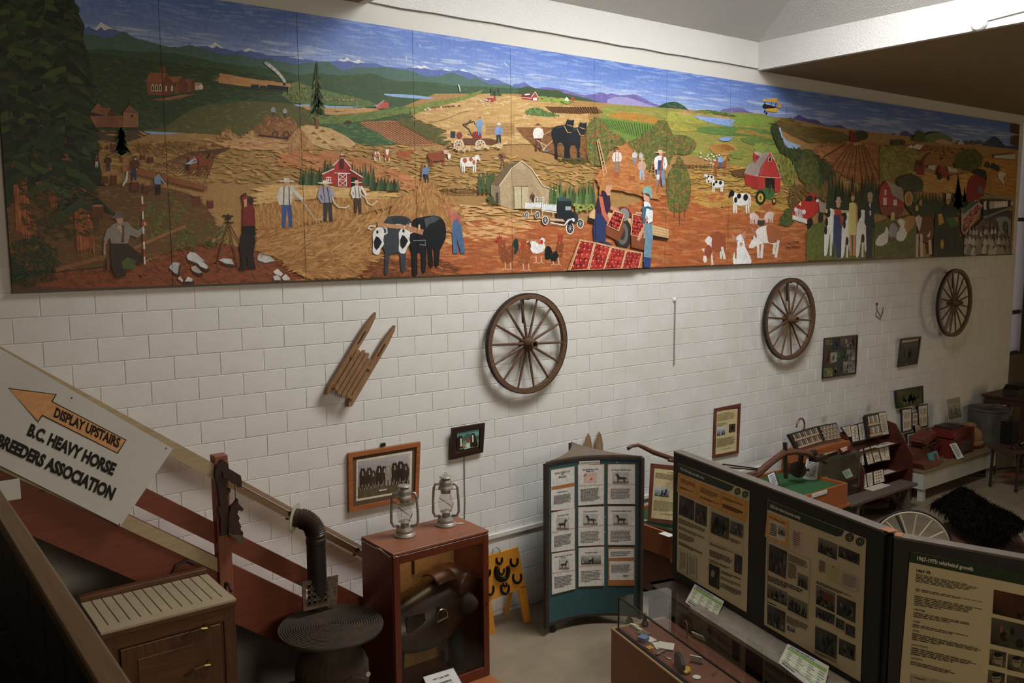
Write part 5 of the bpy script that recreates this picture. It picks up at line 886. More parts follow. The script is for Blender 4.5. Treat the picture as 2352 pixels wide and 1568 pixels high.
def d2(p):
    p.at(750, 930, 3.92); p.quad('#000000', [(1172, 250), (1374, 215), (1368, 375), (1192, 402)], 1, 3, cols=['#5f9aa0', '#7ab0b0', '#7a8a4a', '#6a7a40']); p.poly('#4a6a58', [(1230, 290), (1260, 255), (1300, 260), (1330, 285), (1370, 270), (1370, 310), (1230, 320)])
    p.poly('#2a211c', [(1172, 400), (1172, 300), (1190, 285), (1195, 270), (1205, 285), (1220, 270), (1228, 300), (1225, 380), (1195, 395)]); p.poly('#e2d6c4', [(1203, 300), (1218, 298), (1222, 370), (1205, 375)]); p.poly('#2a211c', [(1295, 375), (1298, 275), (1305, 255), (1330, 252), (1345, 290), (1362, 360), (1350, 378)]); p.poly('#e6dccc', [(1308, 270), (1322, 268), (1325, 330), (1312, 335)]); p.poly('#bfe0d8', [(1240, 400), (1258, 345), (1290, 340), (1295, 385)]); p.el('#c8383a', 1275, 318, 16, 16); p.line('#c89070', [(1228, 350), (1262, 385)], 12)
frame('horses_photo', 'small dark framed colour photo of two horses with a person', [(1036, 982), (1111, 970), (1107, 1037), (1031, 1055)], .025, .055, M_dark, d2, tilt=.1)
def poster_cream(p, c, hd=True):
    pass
def d3(p):
    p.at(1600, 860, 4.612); p.quad('#c9b98c', [(212, 385), (435, 360), (420, 805), (196, 858)]); p.text('FARMING', '#4a3a24', (290, 416), (352, 404), (0, -12)); p.para('#6a5a3c', [(222, 420), (420, 390), (415, 470), (220, 500)], 9); p.para('#6a5a3c', [(220, 515), (330, 500), (330, 540), (220, 552)], 3)
    p.photo([(218, 562), (304, 548), (302, 635), (214, 652)], ('#8a8a8c', '#2c2a28', '#c8ccd4'), 8); p.photo([(342, 528), (412, 518), (410, 606), (340, 616)], ('#5a4a34', '#1c1814', '#7a6a50'), 8, False); p.para('#6a5a3c', [(214, 680), (415, 645), (405, 740), (210, 775)], 10); p.text('B.C. FARM MUSEUM', '#3a2c18', (260, 800), (360, 780), (0, -10))
frame('farming_poster', 'tall maroon-bordered cream text poster on the wall above the plough', [(1640, 938), (1700, 926), (1695, 1040), (1636, 1052)], .016, .045, M_maroon, d3)
def d4(p):
    p.at(1700, 580, 3.607); p.quad('#3c3a36', [(700, 712), (962, 682), (950, 995), (685, 1038)])
    for q, t in ((((705, 715), (770, 706), (775, 760), (705, 770)), ('#8a7a5a', '#3a3024', '#c8b48a')), (((765, 712), (830, 705), (830, 800), (765, 805)), ('#30384a', '#1a1c22', '#5a6478')), (((830, 705), (962, 686), (958, 780), (832, 795)), ('#6a5c50', '#2a2422', '#a89a8a')), (((705, 815), (745, 810), (745, 935), (700, 945)), ('#6a3c2c', '#2c1c16', '#8a5a44')), (((750, 830), (805, 820), (803, 900), (745, 920)), ('#a8a890', '#6a6a58', '#d0cfb8')), (((808, 825), (872, 815), (870, 890), (806, 900)), ('#3a5a3a', '#1c2c20', '#6a8a5a')), (((885, 805), (955, 795), (953, 890), (880, 900)), ('#8a8278', '#3a342e', '#b8b0a4')), (((855, 905), (953, 892), (950, 990), (850, 1005)), ('#98948c', '#3c3834', '#c8c4bc')), (((690, 960), (770, 950), (765, 1025), (688, 1035)), ('#8a8a5a', '#3a4a34', '#c8c070')), (((775, 930), (850, 920), (848, 1010), (775, 1020)), ('#4a4a44', '#24221f', '#7a786e'))): p.photo(list(q), t, 7, False)
frame('photo_collage', 'black framed collage of colour photos beneath the middle wagon wheel', [(1892, 776), (1969, 768), (1964, 858), (1887, 870)], .02, .022, M_black, d4)
def d5(p):
    p.at(1700, 580, 3.607); p.quad('#4a4238', [(1335, 722), (1482, 702), (1460, 918), (1308, 938)]); p.photo([(1338, 745), (1480, 722), (1462, 900), (1315, 922)], ('#4a443c', '#37322c', '#55504a'), 10, True); p.quad('#b8a890', [(1340, 728), (1480, 712), (1478, 725), (1338, 748)]); p.rect('#c8b88a', 1372, 920, 1392, 932)
frame('dark_framed_print', 'brown framed dark print near the farthest wagon wheel', [(2068, 777), (2114, 772), (2105, 835), (2060, 843)], .02, .03, M_dark, d5, tilt=.06)
# hanging chain with its knob, cord, little papers
t = thing('hanging_chain', (7.371, -.03, 2.637), 'long thin chain hanging from a white knob beside the first wheel', 'chain')
for i in range(38):
    z = 3.47 - i * .0222; o = MB(); a = (i % 2) * 1.57; u = V((math.cos(a), math.sin(a), 0))
    o.tube([V((7.373, -.022, z)) + u * (.008 * math.cos(k * 1.047)) + V((0, 0, .014 * math.sin(k * 1.047))) for k in range(6)], .0032, 4, closed=True); o.build('link', mat('chain_steel', '#8a8478', rough=.4, metal=.7), t)
MB().lathe([(.028, 0), (.028, .014), (.012, .022)], (7.373, 0, 3.494), 14, (0, -1, 0)).build('knob', mat('white_plastic'), t)
t = thing('dangling_string', (12.27, -.01, 2.93), 'loose thin cord dangling from a hook below the mural', 'cord')
P0 = Plane((0, -.012, 0), (0, -1, 0))
MB().tube([P0.hit(*q) for q in ((2013, 700), (2015, 712), (2022, 726), (2027, 720), (2029, 705), (2027, 715), (2022, 733), (2012, 725), (2014, 712))], .006, 5).build('cord', mat('dark_cord', '#5f5548', rough=.8), t)
MB().lathe([(.02, 0), (.016, .02)], (12.185, 0, 3.19), 8, (0, -1, 0)).build('hook', M_iron, t)
MB().tube([P0.hit(*q) for q in ((1066, 1048), (1067, 1100), (1068, 1150), (1067, 1196))], .005, 5).build('picture_cable', mat('grey_wire'))
tag(bpy.data.objects['picture_cable'], 'thin grey cable running down the wall below the horses photo', 'cable')
for nm, q, lb in (('pinned_note', [(1887, 956), (1902, 951), (1901, 972), (1886, 977)], 'small white note taped to the wall above the seed trays'), ('pinned_note', [(1990, 928), (2003, 925), (2003, 948), (1990, 952)], 'small white note taped to the wall above the herbarium book')):
    p = Print(P0, base=-.004, cell=4); p.quad('#cfccc4', q); p.para('#8a867c', [(q[0][0] + 2, q[0][1] + 3), (q[1][0] - 2, q[1][1] + 3), (q[2][0] - 2, q[2][1] - 6), (q[3][0] + 2, q[3][1] - 6)], 5); o = p.build(nm); tag(o, lb, 'note')
# ================================================================ staircase, sign, and the exhibits on the left
M_stair = wood('red_brown_stair_paint', '#6b3522', '#7a3f29', 'x', .5, bump=.05); M_tread = mat('pink_brown_tread', '#9a6450', '#a87058', rough=.6); M_cream = wood('cream_board', '#a08c6c', '#b09c7a', 'x', .5, bump=.05)
SL = -.741; zr = lambda x: 2.83 + SL * (x - .628)                     # top line of the stair rail
def slope(x0, x1, d0, d1, y0, y1):                                     # sloping board between two drops below the rail line
    return MB().prism([(x0, y0, zr(x0) - d0), (x1, y0, zr(x1) - d0), (x1, y0, zr(x1) - d1), (x0, y0, zr(x0) - d1)], (0, y1 - y0, 0))
st = thing('staircase', (1.2, -.65, 0), 'red-brown wooden staircase climbing left along the block wall', 'stairs')
slope(-2.2, 2.95, .75, 1.24, -1.2, -1.15).build('stringer', M_stair, st, fix=True)
slope(-.6, .98, .755, .87, -1.215, -1.2).build('stringer_trim', M_cream, st, fix=True)
slope(-2.2, 2.6, .48, .655, -1.19, -1.15).build('middle_rail', M_stair, st, fix=True)
slope(-2.2, .95, .0, .13, -1.235, -1.19).build('top_rail', M_cream, st, fix=True)
slope(-2.2, 2.95, 1.0, 1.3, -.03, -.01).build('wall_skirt', M_stair, st, fix=True)
MB().mm(.915, 1.02, -1.25, -1.15, 1.45, 2.672).build('newel_post', wood('post_wood', '#7a4430', '#8c5340', 'z', .5), st, bevel=.004)
MB().mm(2.55, 2.65, -1.25, -1.15, 0, 1.42).build('newel_post', MATS['post_wood'], st, bevel=.004)
for i in range(19):
    x1 = 2.85 - i * .252; z = .187 * (i + 1)
    MB().mm(x1 - .27, x1 + .02, -1.15, -.03, z - .035, z).build('tread', M_tread, st)
    MB().mm(x1 - .012, x1, -1.15, -.03, z - .187, z - .035).build('riser', M_tread, st)
hr = thing('wall_handrail', (1.2, -.08, .9), 'sloping painted handrail fixed on brackets to the block wall', 'handrail')
slope(-2.2, 2.9, .03, .075, -.115, -.06).build('rail', wood('handrail_paint', '#8a7058', '#9c8268', 'x', .45), hr, fix=True)
slope(-2.2, 2.9, .085, .16, -.06, -.03).build('backing_board', M_cream, hr, fix=True)
for x in (-.2, .9, 2.0, 2.7): MB().bar((x, -.09, zr(x) - .08), (x, -.0, zr(x) - .17), .03, .02).build('bracket', M_iron, hr)
# sign on the stair rail
PS = Plane((0, -1.26, 0), (0, -1, 0)); TR = PS.hit(397, 1030); BR = PS.hit(277, 1208); e1 = (TR - PS.hit(0, 800)).normalized(); dn = (BR - TR)
TL = TR - e1 * 1.62; BL = TL + dn
M_sign = mat('white_sign_board', '#c9c7c0', '#c2bfb7', rough=.45, scale=2)
sg = thing('direction_sign', ((TR.x + TL.x) / 2, -1.26, BR.z), 'slanted white sign on the stair rail with orange arrow, reading DISPLAY UPSTAIRS', 'sign')
MB().prism([TL, TR, BR, BL], (0, .012, 0)).build('board', M_sign, sg, fix=True)
p = Print(PS, base=.0006, step=.0004, cell=20); p.at(0, 750, 3.137)
AR = '65,448 400,490 368,540 903,818 845,907 303,633 273,680'
g = p.P(AR); cx_ = sum(a for a, b in g) / len(g)
p.poly('#1c1612', '58,440 410,486 380,538 912,815 849,916 306,645 273,692'); p.poly('#d09a66', AR)
p.text('DISPLAY UPSTAIRS', '#241a14', (384, 645), (852, 872), (23, -60), bold=.05, italic=-.1)
p.text('B.C. HEAVY HORSE', '#1d1713', (192, 776), (812, 1070), (35, -73), bold=.055, italic=-.1)
p.text('BREEDERS ASSOCIATION', '#1d1713', (-30, 853), (806, 1247), (37, -75), bold=.055, italic=-.1)
p.build('lettering', sg)
for x, y in ((517, 513), (1198, 875), (862, 1424), (312, 1180), (135, 1118)): c_ = PS.hit(x / 3.137, 750 + y / 3.137); MB().lathe([(.006, 0), (.005, .004)], c_, 8, (0, -1, 0)).build('screw', M_iron, sg)
wb = MB().mm(-.95, -.40, -1.29, -1.265, 2.60, 2.735); o = wb.build('spare_board', mat('white_melamine', '#c4c1b8', rough=.5)); tag(o, 'plain white board edge below the direction sign at far left', 'board')
# carved horse hanging on the newel post
M_carve = wood('dark_carved_wood', '#2a1810', '#3a2417', 'z', .5)
PP = Plane((0, -1.27, 0), (0, -1, 0)); ch = thing('carved_horse_hanging', (1.0, -1.28, 1.95), 'dark carved wooden horse ornament hanging on the stair post', 'ornament')
def cut(pl, q, th, k, ox, oy): return MB().prism([pl.hit(ox + x / k, oy + y / k) for x, y in pts_of(q)], (0, -th, 0))
cut(PP, '175,260 250,165 280,160 285,230 300,200 350,215 355,290 330,420 330,640 385,610 385,660 340,720 360,1000 330,1340 240,1350 235,1100 200,960 200,900 230,900 195,560 150,400', .03, 6.817, 470, 1030).build('plaque', M_carve, ch, fix=True)
cut(PP, '250,340 360,300 530,400 550,500 540,580 500,590 470,520 410,530 360,470 260,440', .05, 6.817, 470, 1030).build('horse_head_bracket', M_carve, ch, fix=True)
MB().tube([PP.hit(470 + 470 / 6.817, 1030 + 540 / 6.817, .03), PP.hit(470 + 495 / 6.817, 1030 + 1010 / 6.817, .03)], .003, 5).build('cord', M_iron, ch)
cut(PP, '350,1000 380,900 450,830 490,770 500,840 580,920 555,965 500,940 480,1000 520,1060 500,1110 540,1190 530,1240 575,1290 560,1380 430,1310 340,1320 350,1150', .045, 6.817, 470, 1030).build('hanging_horse', M_carve, ch, fix=True)
cut(PP, '340,1310 560,1340 575,1360 550,1470 470,1420 440,1385', .06, 6.817, 470, 1030).build('base_shelf', wood('carved_shelf', '#4a4030', '#5a4c38', 'x', .6), ch, fix=True)
# landing balustrade close to the camera
bl = thing('landing_balustrade', (-.79, -5.2, 2.3), 'dark wooden landing rail in the near left corner', 'railing')
M_rail = wood('dark_rail_wood', '#7a6248', '#8a7052', 'y', .5); M_panel = wood('dark_panel_wood', '#1f120c', '#2a1910', 'z', .6)
MB().mm(-.825, -.752, -7.2, -2.6, 3.155, 3.2).build('handrail', M_rail, bl, bevel=.006)
for i in range(15): MB().mm(-.815, -.79, -7.2 + i * .31, -7.2 + i * .31 + .302, 2.25, 3.155).build('board', M_panel, bl)
MB().mm(-.845, -.815, -7.2, -2.6, 2.62, 2.70).build('lower_rail', M_panel, bl)
struct('floor_landing', MB().mm(-4, -.75, -9.5, -1.3, 2.1, 2.25), wood('landing_floor', '#3a281a', '#473221', 'y', .5))
MB().mm(-.9, -.8, -2.75, -2.6, 0, 2.1).build('landing_post', M_panel); tag(bpy.data.objects['landing_post'], 'dark timber post holding up the landing at far left', 'post')
# oak ice chest
M_oak = wood('oak_dark', '#4a2e1a', '#603d24', 'x', .4); M_oakz = wood('oak_dark_upright', '#46291a', '#5c3a22', 'z', .4); M_brass = mat('brass', '#5f4d2c', '#6e5a36', rough=.35, metal=.9)
X0, X1, Y0, Y1, ZI = -.08, .79, -1.92, -1.27, 1.8
ib = thing('oak_ice_chest', (.355, -1.6, 0), 'old oak ice chest with grooved cream lid below the stairs', 'ice chest')
MB().mm(X0 + .01, X1 - .01, Y0 + .02, Y1, .08, ZI - .05).build('body', M_oakz, ib)
M_lid = mat('cream_lid_paint', '#9c8c70', '#a8987c', rough=.5, scale=3)
MB().mm(X0 - .01, X1 + .01, Y0 - .01, Y1 + .02, ZI - .05, ZI - .015).build('lid', M_oak, ib, bevel=.004)
MB().mm(X0 - .01, X1 + .01, Y0 - .01, Y0 + .09, ZI - .015, ZI).build('lid_edge', M_lid, ib)
for i in range(13): w_ = (X1 - X0 + .02) / 13; MB().mm(X0 - .01 + i * w_ + .004, X0 - .01 + (i + 1) * w_ - .004, Y0 + .09, Y1 - .06, ZI - .015, ZI - .001).build('lid_slat', M_lid, ib)
MB().mm(X0 - .01, X1 + .01, Y1 - .05, Y1 + .02, ZI - .015, ZI + .035).build('back_ledge', M_oak, ib, bevel=.004)
for z in (ZI - .12, .95, .1): MB().mm(X0, X1, Y0, Y0 + .025, z - .02, z + .09 if z > 1.5 else z + .07).build('rail', M_oak, ib)
for x in (X0, X1 - .08): MB().mm(x, x + .08, Y0 - .001, Y0 + .025, .08, ZI - .05).build('stile', M_oakz, ib)
dr = MB().mm(X0 + .10, X1 - .11, Y0 - .012, Y0 + .02, 1.04, ZI - .15).build('door', M_oakz, ib, bevel=.004)
MB().mm(X0 + .2, X1 - .3, Y0 - .02, Y0 - .012, 1.12, ZI - .24).build('raised_panel', M_oak, dr, bevel=.006)
for x, z in ((.52, 1.645), (.53, 1.375)):
    MB().tube([(x - .11, Y0 - .025, z - .02), (x - .05, Y0 - .03, z + .005), (x + .02, Y0 - .03, z + .012), (x + .06, Y0 - .03, z + .005)], .011, 6).lathe([(.03, -.006), (.03, .006)], (x + .06, Y0 - .026, z + .01), 12, (0, 1, 0)).build('hinge', M_brass, dr)
MB().tube([(X1 + .035, -1.75, 1.79), (X1 + .045, -1.68, 1.82), (X1 + .05, -1.60, 1.80), (X1 + .05, -1.58, 1.66), (X1 + .02, -1.58, 1.62)], .012, 6).build('latch', M_iron, ib)
MB().tube([(.56, -1.24, 1.80), (.60, -1.23, 1.88), (.68, -1.23, 1.90), (.74, -1.24, 1.86)], .012, 6).build('strap_handle', M_iron, ib)
# pot-belly stove with its pipe and the grate on top
M_cast = mat('rusty_cast_iron', '#2c241d', '#43341f', rough=.75, scale=6, bump=.2, bscale=60); SX, SY, SZ = 1.614, -1.715, 1.3
sv = thing('cast_iron_stove', (SX, SY, 0), 'round-topped cast iron stove with ringed plate beside the ice chest', 'stove')
pr = [(.02, -.03)] + [(.405, -.03), (.41, -.012)]
for i in range(20): r = .405 - i * .0195; pr += [(r, .0 + .0006 * i), (r - .012, .0006 * i), (r - .0135, -.005), (r - .0175, -.005)]
pr += [(.01, .012)]
MB().lathe(pr, (SX, SY, SZ), 56).build('top_plate', M_cast, sv)
MB().lathe([(.20, 1.27), (.19, 1.17), (.215, 1.10), (.26, 1.04), (.285, .98), (.29, .85), (.27, .70), (.23, .55), (.25, .45), (.30, .40), (.30, .34), (.2, .33)], (SX, SY, 0), 32).build('body', M_cast, sv)
MB().prism([(SX - .11, SY - .24, .72), (SX + .13, SY - .24, .72), (SX + .15, SY - .25, .92), (SX + .02, SY - .26, .99), (SX - .12, SY - .25, .92)], (0, -.045, 0)).build('fire_door', M_cast, sv, fix=True)
for a in (.8, 2.35, 3.95, 5.5): d = V((math.cos(a), math.sin(a), 0)); MB().tube([V((SX, SY, .38)) + d * .25, V((SX, SY, .2)) + d * .36, V((SX, SY, .0)) + d * .38], [.04, .03, .03], 6).build('leg', M_cast, sv)
MB().lathe([(.02, -.003), (.02, .003)], (SX + .19, SY - .24, .93), 12, (0, 1, 0)).build('tag', mat('pale_tag', '#b8b0a0', rough=.5), sv)
pt = MB(); px, py = 1.665, -1.375
pt.lathe([(.078, 1.312), (.078, 1.86), (.082, 1.865), (.082, 1.90), (.078, 1.905), (.078, 1.94)], (px, py, 0), 24)
sp = thing('stove_pipe', (px, py, 1.3), 'black stove pipe with ribbed elbow and white collar rising behind the stove', 'stove pipe')
pt.build('pipe', mat('black_pipe', '#1c1815', '#2a2019', rough=.5, scale=8), sp)
el = []; rr = []
dv = V((-.74, .67, 0)).normalized()
for i in range(33):
    a = i / 32 * math.pi / 2 * .92; el.append(V((px, py, 1.93)) + V((0, 0, 1)) * .135 * math.sin(a) + dv * .135 * (1 - math.cos(a))); rr.append(.078 + (.007 if i % 2 else -.002))
el.append(el[-1] + (el[-1] - el[-2]).normalized() * .05); rr.append(.076)
MB().tube(el, rr, 24).build('elbow', mat('brown_ribbed_pipe', '#30261e', '#463528', rough=.4, scale=6, metal=.3), sp)
cn = (el[-1] - el[-2]).normalized(); cl = MB().lathe([(.07, -.004), (.125, -.004), (.13, 0), (.125, .006), (.07, .006)], el[-1] + cn * .0, 32, cn, False); cl.build('collar', mat('white_enamel', '#b8b09c', rough=.4), sp)
# grate leaning on the pipe
gt = thing('iron_floor_grate', (1.69, -1.36, 1.312), 'ornate iron floor grate leaning against the stove pipe', 'grate')
PG = Plane((1.69, -1.47, 1.312), (.02, -1, .22)); gq = [(694, 1336), (777, 1320), (774, 1386), (697, 1404)]
G = [PG.hit(*q) for q in gq]; gu = G[1] - G[0]; gv = G[3] - G[0]; M_grate = mat('rusty_grate', '#3a2a1c', '#5a4630', rough=.7, scale=30)
B_ = lambda u, v: (G[0] * (1 - u) + G[1] * u) * (1 - v) + (G[3] * (1 - u) + G[2] * u) * v
for a, b in (((0, 0), (1, .12)), ((0, .88), (1, 1)), ((0, .12), (.1, .88)), ((.72, .12), (1, .88))): MB().prism([B_(a[0], a[1]), B_(b[0], a[1]), B_(b[0], b[1]), B_(a[0], b[1])], PG.N * -.012).build('frame_bar', M_grate, gt, fix=True)
sc_ = MB(); rg = random.Random(3)
for i in range(4):
    for j in range(4):
        u = .18 + i * .155; v = .21 + j * .19; sc_.tube([B_(u + .06 * math.cos(t * .785), v + .08 * math.sin(t * .785)) for t in range(8)], .005, 4, closed=True); sc_.tube([B_(u + .06, v), B_(u + .09, v + .06), B_(u + .06, v + .12)], .005, 4)
sc_.build('scrollwork', M_grate, gt)
# dark coal hod and box on the floor behind the stove
o = MB().lathe([(.10, 0), (.13, .1), (.15, .3), (.16, .32)], (1.02, -1.75, .62), 20).build('coal_hod', mat('dark_hod', '#171310', rough=.6)); tag(o, 'dark round coal bucket standing between ice chest and stove', 'bucket')
o = MB().mm(.84, 1.2, -1.93, -1.56, 0, .615).build('storage_box', wood('box_wood', '#2c2018', '#3a2b20', 'x', .7)); tag(o, 'dark wooden box under the coal bucket by the stove', 'box')
# saddle cabinet
M_mah = wood('mahogany', '#5a2818', '#6c3320', 'z', .35, coat=.2); M_mahx = wood('mahogany_top', '#7a4830', '#8a563a', 'x', .5); M_backb = mat('pegboard', '#9a6e42', '#a87c4c', rough=.8, scale=30)
x0, x1, y0, y1, zb, zt = 2.112, 3.06, -1.842, -1.302, .48, 1.8
sc = thing('saddle_cabinet', (2.586, -1.57, zb), 'tall brown glass-fronted cabinet holding a saddle', 'cabinet')
MB().mm(x0, x1, y0, y1, zt - .022, zt).build('top', M_mahx, sc, bevel=.003); MB().mm(x0, x1, y0 + .02, y1, zb, zb + .025).build('bottom', M_mah, sc)
MB().mm(x0, x0 + .02, y0 + .02, y1, zb, zt - .022).build('side', M_mah, sc); MB().mm(x1 - .02, x1, y0 + .02, y1, zb, zt - .022).build('side', M_mah, sc)
MB().mm(x0 + .02, x1 - .02, y1 - .012, y1, zb, zt - .022).build('back', M_backb, sc)
d_ = thing_d = MB(); fr = sc
dd = MB().mm(x0 + .004, x0 + .062, y0, y0 + .02, zb + .004, zt - .03).mm(x1 - .062, x1 - .004, y0, y0 + .02, zb + .004, zt - .03).mm(x0 + .062, x1 - .062, y0, y0 + .02, zt - .098, zt - .03).mm(x0 + .062, x1 - .062, y0, y0 + .02, zb + .004, zb + .09).build('door', M_mah, sc, bevel=.002)
MB().mm(x0 + .062, x1 - .062, y0 + .008, y0 + .012, zb + .09, zt - .098).build('pane', glass_mat(), dd)
MB().lathe([(.009, 0), (.009, .012)], (x1 - .035, y0, 1.15), 10, (0, -1, 0)).build('lock', M_brass, dd)
MB().tube([(x0 - .004, y1 + .02, zt - .03), (x0 - .005, y0 + .3, zt - .03), (x0 - .005, y0 + .2, zt - .015), (x0 - .005, y0 + .05, zt - .035), (x0 + .03, y0 - .004, zt - .025)], .005, 5).build('cord', mat('white_cord', '#c8c2b4', rough=.6), sc)
o = MB().mm(1.98, 3.06, -2.02, -1.30, 0, .48).build('cabinet_plinth', wood('orange_plinth', '#8a5028', '#9c5f34', 'x', .5)); tag(o, 'orange-brown wooden plinth under the saddle cabinet', 'plinth')
lf = thing('cabinet_lamp', (2.8, -1.5, 1.70), 'small brass strip lamp under the cabinet top', 'lamp')
MB().mm(2.68, 2.92, -1.52, -1.46, 1.735, 1.778).build('housing', M_brass, lf); MB().mm(2.69, 2.91, -1.515, -1.465, 1.72, 1.735).build('tube', mat('frosted_tube', '#d8c8a0', rough=.4, emit=.3), lf)
area('cabinet_lamp_light', (2.6, -1.55, 1.715), (0, 0, 0), .5, .1, .8, (1.0, .74, .48))
# saddle on its stand
sd = thing('cavalry_saddle', (2.58, -1.56, .86), 'brown leather military saddle with rolled bag inside the cabinet', 'saddle')
M_lea = mat('brown_leather', '#22150e', '#3a2416', rough=.32, scale=5, bump=.1, bscale=50); M_lea2 = mat('tan_leather', '#3c2015', '#54301d', rough=.4, scale=6)
def sad(u, v):
    x = 2.20 + .72 * u; a = (v - .5) * 2; top = 1.21 + .19 * (u ** 1.6) + .05 * math.sin(u * 3.1); wd = .17 + .05 * math.sin(u * 3.14); fl = .30 + .12 * math.sin(u * 3.14)
    s = abs(a); y = -1.57 + (wd * math.sin(min(s * 1.6, 1.57)) + .02 * s) * (1 if a > 0 else -1); return V((x, y, top - (s ** 1.8) * fl))
MB().grid(sad, 20, 16).build('seat', M_lea, sd, smooth=True, solid=.02)
MB().lathe([(.02, -.15), (.105, -.145), (.125, -.12), (.13, 0), (.125, .12), (.105, .145), (.02, .15)], (2.86, -1.62, 1.33), 22, (-.35, 1, .12)).build('cantle_bag', M_lea2, sd, smooth=True)
MB().grid(lambda u, v: V((2.60 + .30 * u, -1.74 + .26 * v, 1.43 + .03 * math.sin(u * 3.1) - .05 * (2 * v - 1) ** 2 - .03 * u)), 8, 8).build('cantle_flap', M_lea2, sd, smooth=True, solid=.015)
MB().lathe([(.03, -.17), (.08, -.16), (.085, 0), (.08, .16), (.03, .17)], (2.90, -1.66, 1.18), 20, (.2, 1, .1)).build('blanket_roll', mat('brown_canvas', '#2e1f14', '#3c2a1c', rough=.8), sd, smooth=True)
MB().prism([(2.28, -1.76, 1.20), (2.44, -1.77, 1.20), (2.46, -1.77, 1.06), (2.38, -1.775, 1.0), (2.27, -1.765, 1.06)], (0, .02, 0)).build('holster_pouch', M_lea, sd, fix=True)
MB().tube([(2.60 + .055 * math.cos(a), -1.79, 1.12 + .07 * math.sin(a)) for a in [i * .35 - .2 for i in range(11)]] , .006, 6).bar((2.545, -1.79, 1.09), (2.655, -1.79, 1.11), .03, .01).build('stirrup', mat('steel_stirrup', '#a89c84', rough=.3, metal=.9), sd)
MB().bar((2.58, -1.785, 1.22), (2.59, -1.79, .82), .04, .006, (0, 1, 0)).bar((2.62, -1.785, 1.15), (2.64, -1.79, .72), .03, .006, (0, 1, 0)).build('strap', M_lea, sd)
o = MB().ell((2.56, -1.56, .98), (.36, .17, .22), 20, 10).tube([(2.3, -1.62, .9), (2.27, -1.62, .505)], .03, 8).tube([(2.85, -1.62, .9), (2.88, -1.62, .505)], .05, 8).tube([(2.3, -1.5, .9), (2.27, -1.5, .505)], .03, 8).tube([(2.85, -1.5, .9), (2.88, -1.5, .505)], .05, 8).build('saddle_stand', mat('black_blanket', '#15110e', '#201a15', rough=.95, scale=12), smooth=True); tag(o, 'dark blanket-covered stand carrying the saddle in the cabinet', 'stand')
br = thing('bridle', (2.35, -1.33, 1.36), 'leather bridle hanging on the back board of the cabinet', 'bridle')
MB().tube([(2.30, -1.33, 1.73), (2.33, -1.335, 1.66), (2.37, -1.335, 1.63), (2.42, -1.335, 1.66), (2.45, -1.33, 1.70)], .013, 6).build('headstall', M_lea, br); MB().tube([(2.38, -1.335, 1.63), (2.36, -1.335, 1.55), (2.33, -1.335, 1.38)], .012, 6).build('rein', M_lea, br)
MB().tube([(2.60, -1.33, 1.77), (2.60, -1.33, 1.36)], .012, 6).build('strap', M_lea, br); MB().lathe([(.018, -.004), (.018, .004)], (2.33, -1.34, 1.38), 10, (0, 1, 0)).build('buckle', M_brass, br)
PC = Plane((2.7, -1.93, .53), (.05, -1, .8)); cp = [PC.hit(*q) for q in ((972, 1554), (1041, 1533), (1078, 1600), (1000, 1622))]
cdn = thing('saddle_caption_card', tuple(sum(cp, V()) / 4 - V((0, 0, .05))), 'white caption card about the saddle at the cabinet foot', 'card')
MB().prism(cp, PC.N * -.006).build('card', mat('white_card', '#c8c6c2', rough=.5), cdn, fix=True)
p = Print(PC, base=.0008, step=.0003, cell=8); p.text('WW1 Cavalry Saddle', '#2a2622', (996, 1563), (1032, 1551), (-2, -4), bold=.02); p.para('#5a5650', [(1002, 1568), (1040, 1556), (1060, 1590), (1020, 1604)], 5); p.build('lettering', cdn)
